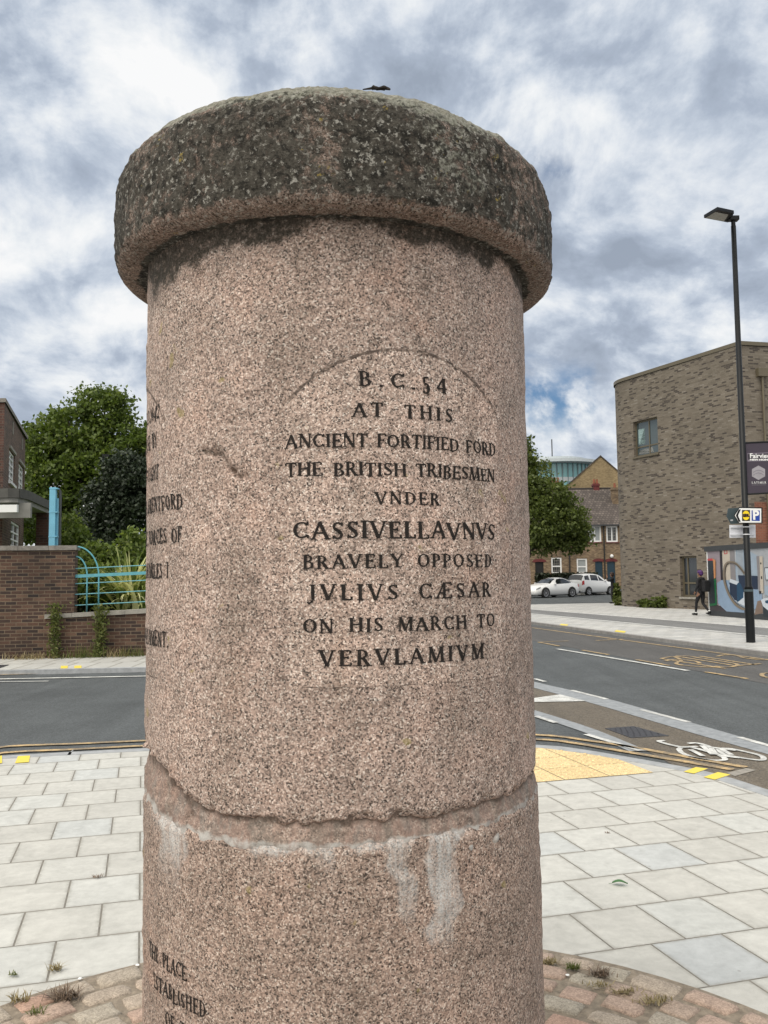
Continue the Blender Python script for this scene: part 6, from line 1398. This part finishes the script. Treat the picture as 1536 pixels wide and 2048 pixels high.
# street tree by the cars, hedge
p = AT(1040, 1180, 66); tree('street_tree', 'green street tree leaning over the parked white coupe beside the pillar', 'tree', (p.x - .8, 66, 0), pxblobs(66, [(1070, 960, 34, 40), (1050, 905, 24, 34), (1100, 1000, 42, 44), (1080, 1050, 60, 45), (1135, 1035, 36, 40), (1140, 1080, 34, 30), (1100, 1085, 45, 22), (1030, 1000, 50, 60), (1155, 1065, 22, 30)], .9), 52, 480, .34, .16, M['leaf_c'], 8, .22)
YHg = 74.0; a_ = AT(1073, 1150, YHg); b_ = AT(1196, 1150, YHg); n_ = 4200
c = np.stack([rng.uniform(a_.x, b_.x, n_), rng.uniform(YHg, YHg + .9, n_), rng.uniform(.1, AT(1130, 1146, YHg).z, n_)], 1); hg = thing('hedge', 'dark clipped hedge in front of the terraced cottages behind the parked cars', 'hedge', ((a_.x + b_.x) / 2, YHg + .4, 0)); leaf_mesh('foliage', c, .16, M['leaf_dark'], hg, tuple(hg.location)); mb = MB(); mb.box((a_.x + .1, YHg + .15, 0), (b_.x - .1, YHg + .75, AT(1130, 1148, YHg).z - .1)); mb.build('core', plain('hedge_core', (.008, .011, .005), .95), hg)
mb = MB(); mb.box((a_.x - 25, YHg - 1.2, -.1), (b_.x + 14, YT + .5, .02)); struct('front_pavement', mb, M['slab_far'])

# ================================================================ parked cars
def car(label, loc, heading, st, spec, sc=1.0):
    t = thing('parked_car', label, 'car', loc, 'local' if False else None, heading); ROOT[t.name] = Vector(); t['group'] = 'white cars parked before the cottages'
    sec = []
    for x, zb, zbelt, zt, hw, rw in st:
        zm = zb + (zbelt - zb) * .55
        sec.append([Vector((x, y, z)) for y, z in ((0, zb), (.86 * hw, zb), (.97 * hw, zb + .10), (hw, zm), (.965 * hw, zbelt), ((.93 * hw + rw) / 2, (zbelt + zt) / 2 - .01), (rw, zt - .045), (rw * .72, zt - .008), (0, zt + .012))])
    # subdivide along the length
    xs = [s_[0] for s_ in st]; N = 4; S_ = []
    for i in range(len(sec) - 1):
        p0, p1, p2, p3 = sec[max(0, i - 1)], sec[i], sec[i + 1], sec[min(len(sec) - 1, i + 2)]
        for k in range(N):
            u_ = k / N; S_.append([b + (c - b) * u_ + ((c - a) * .5 - (c - b)) * (u_ * (1 - u_) ** 2) + ((c - b) - (d - b) * .5) * (u_ * u_ * (1 - u_)) for a, b, c, d in zip(p0, p1, p2, p3)])
    S_.append(sec[-1])
    mb = MB(); full = [r_ + [Vector((p.x, -p.y, p.z)) for p in r_[-2:0:-1]] for r_ in S_]; n_ = len(full[0])
    for r_ in full: mb.v += [tuple(p * sc) for p in r_]
    for i in range(len(full) - 1):
        for k in range(n_): mb.f.append((i * n_ + k, i * n_ + (k + 1) % n_, (i + 1) * n_ + (k + 1) % n_, (i + 1) * n_ + k)); mb.m.append(0); mb.uv.append(None)
    mb.f.append(tuple(range(n_))); mb.f.append(tuple(range((len(full) - 1) * n_, len(full) * n_))); mb.m += [0, 0]; mb.uv += [None] * 2
    body = mb.build('body', M['carwhite'], t, smooth=True)
    X = [r_[0].x for r_ in S_]
    def SP(x, j, sgn):                                   # point of the shell at length x, section index j (fractional)
        i = 0
        while i < len(X) - 2 and X[i + 1] > x: i += 1
        u_ = (X[i] - x) / max(1e-6, X[i] - X[i + 1]); j0 = min(7, int(j)); v_ = j - j0
        a = S_[i][j0].lerp(S_[i][j0 + 1], v_); b = S_[i + 1][j0].lerp(S_[i + 1][j0 + 1], v_); p = a.lerp(b, u_)
        o_ = Vector((0, .010, .006)) if j < 6 else Vector((0, .003, .012)); p = p + o_ + Vector((spec.get('push', 0) * (1 if x > 0 else -1) * .0, 0, 0)); return Vector((p.x, p.y * sgn, p.z)) * sc
    def patch(name, mat, pts_a, pts_b, sgn, par=t, n2=6, push=0.0):
        """quad strip between two polylines of (x, j)"""
        mb = MB(); A = []; B = []
        for k in range(n2 + 1):
            u_ = k / n2
            f_ = lambda L: (lambda q: (L[min(int(q), len(L) - 2)][0] + (L[min(int(q), len(L) - 2) + 1][0] - L[min(int(q), len(L) - 2)][0]) * (q - min(int(q), len(L) - 2)), L[min(int(q), len(L) - 2)][1] + (L[min(int(q), len(L) - 2) + 1][1] - L[min(int(q), len(L) - 2)][1]) * (q - min(int(q), len(L) - 2))))(u_ * (len(L) - 1))
            A.append(f_(pts_a)); B.append(f_(pts_b))
        m_ = 5
        for k in range(n2):
            for q in range(m_):
                g_ = lambda kk, qq: SP(A[kk][0] + (B[kk][0] - A[kk][0]) * qq / m_, A[kk][1] + (B[kk][1] - A[kk][1]) * qq / m_, sgn) + Vector((push, 0, 0))
                mb.face([tuple(g_(k, q)), tuple(g_(k + 1, q)), tuple(g_(k + 1, q + 1)), tuple(g_(k, q + 1))])
        return mb.build(name, mat, par)
    for nm, lo, hi in spec['side']:
        for sg_ in (1, -1): patch(nm, M['carglass'], lo, hi, sg_)
    for nm, xa, xb, ja in spec['screen']:
        mb = MB(); q = 8
        for k in range(6):
            for jj in range(-q, q):
                def g2(kk, v): x = xa + (xb - xa) * kk / 6; return SP(x, 8 - (8 - ja) * abs(v) / q, 1 if v >= 0 else -1) + Vector((.010 if xa > 0 else -.012, 0, .004))
                mb.face([tuple(g2(k, jj)), tuple(g2(k + 1, jj)), tuple(g2(k + 1, jj + 1)), tuple(g2(k, jj + 1))])
        mb.build(nm, M['carglass'], t, smooth=True)
    for nm, mt, lo, hi, push in spec['lamps']:
        for sg_ in (1, -1): patch(nm, M[mt], lo, hi, sg_, push=push)
    for wx in spec['wheels']:
        for sg_ in (1, -1):
            r_, hw = spec['r'], spec['hw']; c_ = Vector((wx, sg_ * (hw - .10), r_)) * sc; ax = Vector((0, sg_, 0))
            mb = MB(); m_ = 28
            disc = [(wx + (r_ + .055) * math.cos(2 * math.pi * k / m_), r_ + (r_ + .055) * math.sin(2 * math.pi * k / m_)) for k in range(m_)]
            mb.face([(x * sc, sg_ * (hw + .006) * sc, max(z, .17) * sc) for x, z in disc]); mb.build('wheel_arch', M['rubber'], t)
            mb = MB(); pr_ = [(r_ * .66, .115), (r_ * .95, .115), (r_, .085), (r_, -.10), (r_ * .9, -.115)]
            for (ra, ya), (rb, yb4) in zip(pr_[:-1], pr_[1:]):
                for k in range(m_):
                    a0, a1 = 2 * math.pi * k / m_, 2 * math.pi * (k + 1) / m_; P_ = lambda rr, a_, y_: tuple(c_ + Vector((rr * math.cos(a_), sg_ * (y_ + .02), rr * math.sin(a_))) * sc)
                    mb.face([P_(ra, a0, ya), P_(ra, a1, ya), P_(rb, a1, yb4), P_(rb, a0, yb4)])
            wl_ = mb.build('wheel', M['rubber'], t, smooth=True, weld=True)
            mb = MB(); ns = spec.get('spokes', 5)
            P2 = lambda rr, a_, y_: tuple(c_ + Vector((rr * math.cos(a_), sg_ * y_, rr * math.sin(a_))) * sc)
            for k in range(m_):
                a0, a1 = 2 * math.pi * k / m_, 2 * math.pi * (k + 1) / m_; mb.face([P2(r_ * .60, a0, .128), P2(r_ * .60, a1, .128), P2(r_ * .70, a1, .137), P2(r_ * .70, a0, .137)]); mb.face([P2(0, 0, .13), P2(r_ * .16, a0, .13), P2(r_ * .16, a1, .13)])
            for k in range(ns):
                a_ = 2 * math.pi * k / ns; w2 = spec.get('spw', .16); mb.face([P2(r_ * .14, a_ - w2 * 1.6, .129), P2(r_ * .62, a_ - w2 * .6, .131), P2(r_ * .62, a_ + w2 * .6, .131), P2(r_ * .14, a_ + w2 * 1.6, .129)])
            mb.build('rim', M['rim'], wl_)
    for nm, mt, a_, b_ in spec['boxes']: mb = MB(); mb.box(tuple(q * sc for q in a_), tuple(q * sc for q in b_)); mb.build(nm, M[mt], t)
    for sg_ in (1, -1):
        mx, mz = spec['mirror']; mb = MB(); bm = bmesh.new(); bmesh.ops.create_icosphere(bm, subdivisions=2, radius=.1)
        me = bpy.data.meshes.new('wing_mirror')
        for v in bm.verts: v.co = Vector((mx + v.co.x * .8, sg_ * (spec['hw'] + .03 + v.co.y * .9), mz + v.co.z * .7)) * sc
        bm.to_mesh(me); bm.free(); me.materials.append(M['carwhite']); link('wing_mirror', me, t)
    return t


hd = math.radians(180 + 34); g_ = G(1118, 1195, ZR); side = Vector((-math.sin(hd), math.cos(hd), 0))   # its left side faces the viewer
car('white two door coupe with rounded roof parked nose to the left nearest the pillar', tuple(g_ - side * .86 * 1.1), hd,
    [(2.10, .30, .50, .54, .60, .52), (1.98, .20, .60, .65, .78, .68), (1.65, .17, .72, .79, .88, .76), (1.15, .17, .80, .89, .92, .79), (.76, .17, .85, .94, .92, .76), (.28, .17, .87, 1.19, .92, .62), (-.05, .17, .88, 1.30, .92, .57), (-.45, .17, .89, 1.345, .92, .55), (-.95, .17, .91, 1.28, .92, .55), (-1.4, .17, .92, 1.12, .91, .57), (-1.75, .18, .90, .97, .87, .65), (-1.98, .22, .84, .88, .80, .66), (-2.10, .32, .70, .74, .66, .56)],
    dict(side=[('side_window', [(.42, 4.15), (.0, 4.15), (-.9, 4.2), (-1.25, 4.5)], [(.30, 4.5), (.0, 5.8), (-.7, 5.85), (-1.2, 5.2)])], screen=[('windscreen', .70, .08, 6.1), ('rear_window', -1.72, -1.05, 6.2)], lamps=[('headlamp', 'headlamp', [(2.0, 3.6), (1.7, 3.7)], [(1.95, 4.6), (1.62, 4.3)], .01), ('tail_lamp', 'redlamp', [(-2.05, 3.4), (-1.85, 3.4)], [(-2.02, 4.0), (-1.82, 4.0)], -.01)], wheels=(1.28, -1.19), r=.33, hw=.92, spokes=8, spw=.11, mirror=(.42, .94), boxes=[('grille', 'black', (2.06, -.36, .26), (2.125, .36, .50)), ('number_plate', 'whitepaint', (2.12, -.26, .36), (2.135, .26, .46)), ('underside', 'black', (-1.8, -.80, .14), (1.8, .80, .21))]), 1.12)
hd = math.radians(36); g_ = G(1177, 1191, ZR); side = Vector((-math.sin(hd), math.cos(hd), 0)); fw_ = Vector((math.cos(hd), math.sin(hd), 0))
car('small tall white hatchback with red tail lamp parked behind the coupe facing right', tuple(g_ + side * .80 * 1.1 + fw_ * 1.18 * 1.1), hd,
    [(1.86, .30, .58, .63, .58, .48), (1.70, .20, .76, .83, .76, .66), (1.25, .19, .92, 1.02, .84, .70), (.90, .19, .98, 1.08, .85, .70), (.30, .19, 1.00, 1.44, .85, .64), (-.2, .19, 1.01, 1.56, .85, .62), (-1.0, .19, 1.03, 1.57, .85, .62), (-1.48, .19, 1.05, 1.50, .83, .60), (-1.68, .22, 1.05, 1.24, .80, .64), (-1.80, .28, .92, 1.00, .74, .64)],
    dict(side=[('side_window', [(.62, 4.2), (.05, 4.2)], [(.42, 4.8), (.05, 5.8)]), ('side_window', [(-.05, 4.2), (-.85, 4.25)], [(-.05, 5.8), (-.80, 5.8)]), ('quarter_window', [(-1.0, 4.3), (-1.48, 4.4)], [(-.98, 5.7), (-1.42, 5.6)])], screen=[('windscreen', .86, .28, 6.1), ('rear_window', -1.74, -1.50, 5.6)], lamps=[('tail_lamp', 'redlamp', [(-1.78, 3.3), (-1.58, 3.3)], [(-1.74, 4.15), (-1.55, 4.15)], -.012), ('headlamp', 'headlamp', [(1.8, 3.6), (1.5, 3.7)], [(1.76, 4.3), (1.46, 4.3)], .01)], wheels=(1.18, -1.18), r=.30, hw=.85, spokes=7, spw=.22, mirror=(.66, 1.06), boxes=[('rear_bumper', 'darkgrey', (-1.83, -.6, .26), (-1.78, .6, .36)), ('number_plate', 'whitepaint', (-1.825, -.26, .66), (-1.80, .26, .77)), ('underside', 'black', (-1.5, -.74, .15), (1.5, .74, .22))]), 1.12)


# ================================================================ people
def skin_mesh(name, J, E, mats, pick, sub=2):
    """J: {joint: (x, y, z, rx, ry)}; E: pairs of joints -> one continuous skinned body"""
    names = list(J); me = bpy.data.meshes.new(name); me.from_pydata([J[n_][:3] for n_ in names], [(names.index(a), names.index(b)) for a, b in E], [])
    o = bpy.data.objects.new(name, me); COL.objects.link(o); m1 = o.modifiers.new('s', 'SKIN'); m1.use_smooth_shade = True
    for i, n_ in enumerate(names): v = me.skin_vertices[0].data[i]; v.radius = J[n_][3:5]; v.use_root = (n_ == 'pelvis')
    m2 = o.modifiers.new('u', 'SUBSURF'); m2.levels = sub; m2.render_levels = sub
    dg = bpy.context.evaluated_depsgraph_get(); out = bpy.data.meshes.new_from_object(o.evaluated_get(dg)); bpy.data.objects.remove(o); out.name = name
    out.materials.clear()
    for m_ in mats: out.materials.append(m_)
    for p in out.polygons: p.material_index = pick(p.center); p.use_smooth = True
    return out


def blob(name, mat, parent, pts, sub=2, z_cut=None):      # rounded lump: ellipsoids (cx, cy, cz, rx, ry, rz)
    bm = bmesh.new()
    for c in pts:
        r_ = bmesh.ops.create_icosphere(bm, subdivisions=sub, radius=1)
        for v in r_['verts']: v.co = Vector((c[0] + v.co.x * c[3], c[1] + v.co.y * c[4], c[2] + v.co.z * c[5])) + Vector((random.gauss(0, .003), random.gauss(0, .003), random.gauss(0, .003)))
    me = bpy.data.meshes.new(name); bm.to_mesh(me); bm.free(); me.materials.append(mat); me.polygons.foreach_set('use_smooth', [True] * len(me.polygons)); return link(name, me, parent)


def hand(J, E, key, wrist, d, side):                      # palm, four unequal curled fingers and a thumb at the side of the palm
    w_ = Vector(wrist); d = Vector(d).normalized(); s_ = Vector(side).normalized(); n_ = d.cross(s_)
    J[key + 'palm'] = (*(w_ + d * .055), .028, .018); E.append((key, key + 'palm'))
    for k, (off_, ln) in enumerate(((-.028, .058), (-.010, .070), (.010, .066), (.028, .050))):
        a = w_ + d * .088 + s_ * off_; b = a + d * ln * .5 + n_ * .006; c = a + d * ln * .9 + n_ * .022
        for q, p, r_ in (('a', a, .0095), ('b', b, .0085), ('c', c, .007)): J[f'{key}f{k}{q}'] = (*p, r_, r_)
        E += [(key + 'palm', f'{key}f{k}a'), (f'{key}f{k}a', f'{key}f{k}b'), (f'{key}f{k}b', f'{key}f{k}c')]
    a = w_ + d * .03 - s_ * .038; b = a + d * .035 - s_ * .012; J[key + 'ta'] = (*a, .011, .011); J[key + 'tb'] = (*b, .009, .009); E += [(key + 'palm', key + 'ta'), (key + 'ta', key + 'tb')]


def person(label, loc, rz, legs, arms, hairmat, hair, headturn=(0, 0), shoe=True, top_mat='blackcloth'):
    t = thing('person', label, 'person', loc, None, rz); ROOT[t.name] = Vector()
    hx_, hy_ = headturn
    J = {'pelvis': (0, 0, .93, .150, .115), 'waist': (0, .005, 1.07, .125, .095), 'chest': (0, .0, 1.27, .160, .112), 'upper': (0, -.005, 1.38, .125, .085), 'neck': (0, .01, 1.455, .052, .052), 'jaw': (hx_ * .5, .035 + hy_ * .5, 1.525, .062, .070), 'head': (hx_, .03 + hy_, 1.60, .076, .092), 'crown': (hx_, .02 + hy_, 1.665, .058, .070), 'nose': (hx_ * 1.0, .128 + hy_, 1.575, .012, .014)}
    E = [('pelvis', 'waist'), ('waist', 'chest'), ('chest', 'upper'), ('upper', 'neck'), ('neck', 'jaw'), ('jaw', 'head'), ('head', 'crown'), ('head', 'nose')]
    for s_, nm in ((-1, 'l'), (1, 'r')):
        kn, an, toe = legs[nm]
        J[nm + 'hip'] = (s_ * .085, 0, .86, .098, .098); J[nm + 'thigh'] = tuple(Vector((s_ * .09, 0, .86)).lerp(Vector(kn), .5)) + (.082, .086); J[nm + 'knee'] = (*kn, .058, .060); J[nm + 'calf'] = tuple(Vector(kn).lerp(Vector(an), .4)) + (.053, .058); J[nm + 'ankle'] = (*an, .036, .038); J[nm + 'toe'] = (*toe, .036, .028)
        E += [('pelvis', nm + 'hip'), (nm + 'hip', nm + 'thigh'), (nm + 'thigh', nm + 'knee'), (nm + 'knee', nm + 'calf'), (nm + 'calf', nm + 'ankle'), (nm + 'ankle', nm + 'toe')]
        el, wr_ = arms[nm]; J[nm + 'sho'] = (s_ * .175, -.01, 1.375, .060, .060); J[nm + 'elb'] = (*el, .046, .046); J[nm + 'wr'] = (*wr_, .030, .027)
        E += [('upper', nm + 'sho'), (nm + 'sho', nm + 'elb'), (nm + 'elb', nm + 'wr')]; hand(J, E, nm + 'wr', wr_, Vector(wr_) - Vector(el), (0, 1, 0) if abs(wr_[2] - el[2]) > .1 else (0, 0, 1))
    W_ = [Vector(arms[k][1]) for k in 'lr']
    pick = lambda c: 0 if (c.z > 1.47 or min((c - q).length for q in W_) < .02 or any((c - q).length < .2 and (c - q).dot(q - Vector(arms[k][0])) > 0 for q, k in zip(W_, 'lr'))) else 1
    me = skin_mesh('body', J, E, [M['skin'], M[top_mat]], pick); link('body', me, t)
    blob('hair', hairmat, t, [(hx_ + c[0], .02 + hy_ + c[1], 1.62 + c[2], *c[3:]) for c in hair], 3)
    for s_, nm in ((-1, 'l'), (1, 'r')):
        kn, an, toe = legs[nm]; m_ = (Vector(an) + Vector(toe)) / 2
        blob('sock', M['sock'], t, [(an[0], an[1] - .005, an[2] + .02, .044, .048, .03)])
        blob('shoe', M['black'], t, [(m_.x, m_.y + .01, max(.035, m_.z - .012), .052, .125, .040), (an[0], an[1] - .025, max(.045, an[2] - .03), .046, .06, .045)])
    for sx_ in (-1, 1): blob('ear', M['skin'], t, [(hx_ + sx_ * .080, .02 + hy_, 1.585, .012, .02, .03)], 1)
    for sx_ in (-1, 1): blob('eye', M['black'], t, [(hx_ + sx_ * .032, .112 + hy_, 1.60, .011, .008, .006)], 1)
    return t


pl = G(1404, 1231.5); prz = math.radians(28)
P1 = person('person in black clothes with purple hair walking away along the building front', (pl.x, pl.y, 0), prz,
            dict(l=((-.09, .16, .50), (-.10, .20, .095), (-.105, .34, .045)), r=((.09, .02, .47), (.10, -.26, .17), (.10, -.20, .045))),
            dict(l=((-.27, -.08, 1.13), (-.245, .06, .92)), r=((.27, -.02, 1.12), (.23, .16, .98))), M['purple'],
            [(0, -.02, .03, .092, .105, .085), (0, -.055, -.02, .082, .075, .085), (-.05, .0, .03, .05, .07, .06), (.05, .0, .03, .05, .07, .06), (0, .04, .065, .06, .06, .04)])
bp_ = thing('backpack', 'black backpack worn by the purple haired walking person', 'backpack', (pl.x, pl.y, 0), None, prz); ROOT[bp_.name] = Vector()
bm = bmesh.new(); bmesh.ops.create_cube(bm, size=1); bmesh.ops.scale(bm, vec=(.31, .17, .44), verts=bm.verts); bmesh.ops.bevel(bm, geom=bm.edges[:], offset=.055, segments=4, profile=.6, affect='EDGES')
for v in bm.verts: v.co += Vector((.03, -.185 - .03 * math.cos(v.co.x * 6), 1.13))
me = bpy.data.meshes.new('bag'); bm.to_mesh(me); bm.free(); me.materials.append(M['blackcloth']); link('bag', me, bp_)
bm = bmesh.new(); bmesh.ops.create_cube(bm, size=1); bmesh.ops.scale(bm, vec=(.22, .06, .20), verts=bm.verts); bmesh.ops.bevel(bm, geom=bm.edges[:], offset=.02, segments=2, affect='EDGES')
for v in bm.verts: v.co += Vector((.03, -.262, 1.04))
me = bpy.data.meshes.new('pocket'); bm.to_mesh(me); bm.free(); me.materials.append(M['black']); link('pocket', me, bp_)
for s_ in (-1, 1):
    mb = MB(); mb.tube([(s_ * .10, -.12, 1.33), (s_ * .125, -.06, 1.445), (s_ * .13, .05, 1.41), (s_ * .13, .10, 1.28), (s_ * .15, .02, 1.08), (s_ * .12, -.11, 1.0)], .02, 6); mb.build('strap', M['black'], bp_, smooth=True)
p2 = G(1226, 1207)
person('person with brown hair and dark jacket holding hands to their face by the building corner', (p2.x, p2.y, 0), math.radians(75),
       dict(l=((-.09, .03, .49), (-.10, .0, .09), (-.11, .14, .04)), r=((.09, .06, .49), (.10, .02, .09), (.11, .16, .04))),
       dict(l=((-.20, .22, 1.22), (-.07, .27, 1.47)), r=((.20, .22, 1.22), (.08, .27, 1.47))), M['brownhair'],
       [(0, -.015, .03, .094, .108, .088), (0, -.06, -.04, .085, .075, .11), (-.06, -.01, -.03, .04, .06, .09), (.06, -.01, -.03, .04, .06, .09)])

# plants at the foot of the modern building
def bush(name, lab, cat, c, r_, n_, ls, mt, stems=4):
    t = thing(name, lab, cat, c); bl = [(c[0] + random.uniform(-.4, .4) * r_[0], c[1] + random.uniform(-.4, .4) * r_[1], c[2] + r_[2] * random.uniform(.6, 1.1), r_[0] * .7, r_[1] * .7, r_[2] * .8) for _ in range(4)]
    mb = MB()
    for k in range(stems): mb.tube([Vector(c) + Vector((random.uniform(-.1, .1), random.uniform(-.1, .1), 0)), Vector(bl[k % 4][:3])], [.02, .008], 5)
    mb.build('stem', M['bark'], t); leaf_mesh('foliage', clumps(bl, 24, n_, .10 * max(r_)), ls, M[mt], t, c); return t
g_ = G(1237, 1207.5); bush('shrub', 'tall thin green shrub climbing the rounded corner of the grey-brown building', 'shrub', (g_.x, g_.y + .3, 0), (.20, .26, .62), 70, .10, 'leaf_c')
g_ = G(1249, 1211); bush('shrub', 'low yellow-green grassy shrub at the rounded corner of the building', 'shrub', (g_.x, g_.y, 0), (.42, .35, .22), 60, .09, 'weed')
for px, rx_, lab in ((1288, .40, 'leftmost dark ground ivy patch against the building foot'), (1303, .45, 'middle dark ground ivy patch against the building foot'), (1322, .42, 'right hand ivy clump, tallest along the building foot')):
    q = pxpt(px, wA, dW); q = q + nW * .25; bush('ivy_plant', lab, 'plant', (q.x, q.y, 0), (rx_, .30, .20 if px < 1310 else .30), 46, .09, 'leaf_c')
mb = MB()
for k in range(70):
    q = pxpt(random.uniform(1265, 1395), wA, dW) + nW * random.uniform(.02, .25); blades(mb, (q.x, q.y, .0), 3, .10, .06, .008, 1.2)
o = mb.build('wall_foot_weeds', M['drydark']); o['kind'] = 'stuff'; tag(o, 'thin line of dry weeds along the foot of the modern building', 'weeds')
# far-off trees closing the view along the main road
bl = [(x, 88 + random.uniform(-4, 4), random.uniform(2.5, 4.5), random.uniform(2.5, 4), 2.5, random.uniform(2.5, 4.2)) for x in np.linspace(-15, 3, 9)]
o = leaf_mesh('distant_trees', clumps(bl, 40, 380, .5), .32, M['leaf_a'], None); o['kind'] = 'stuff'; tag(o, 'line of far green trees closing the view down the main road', 'trees')
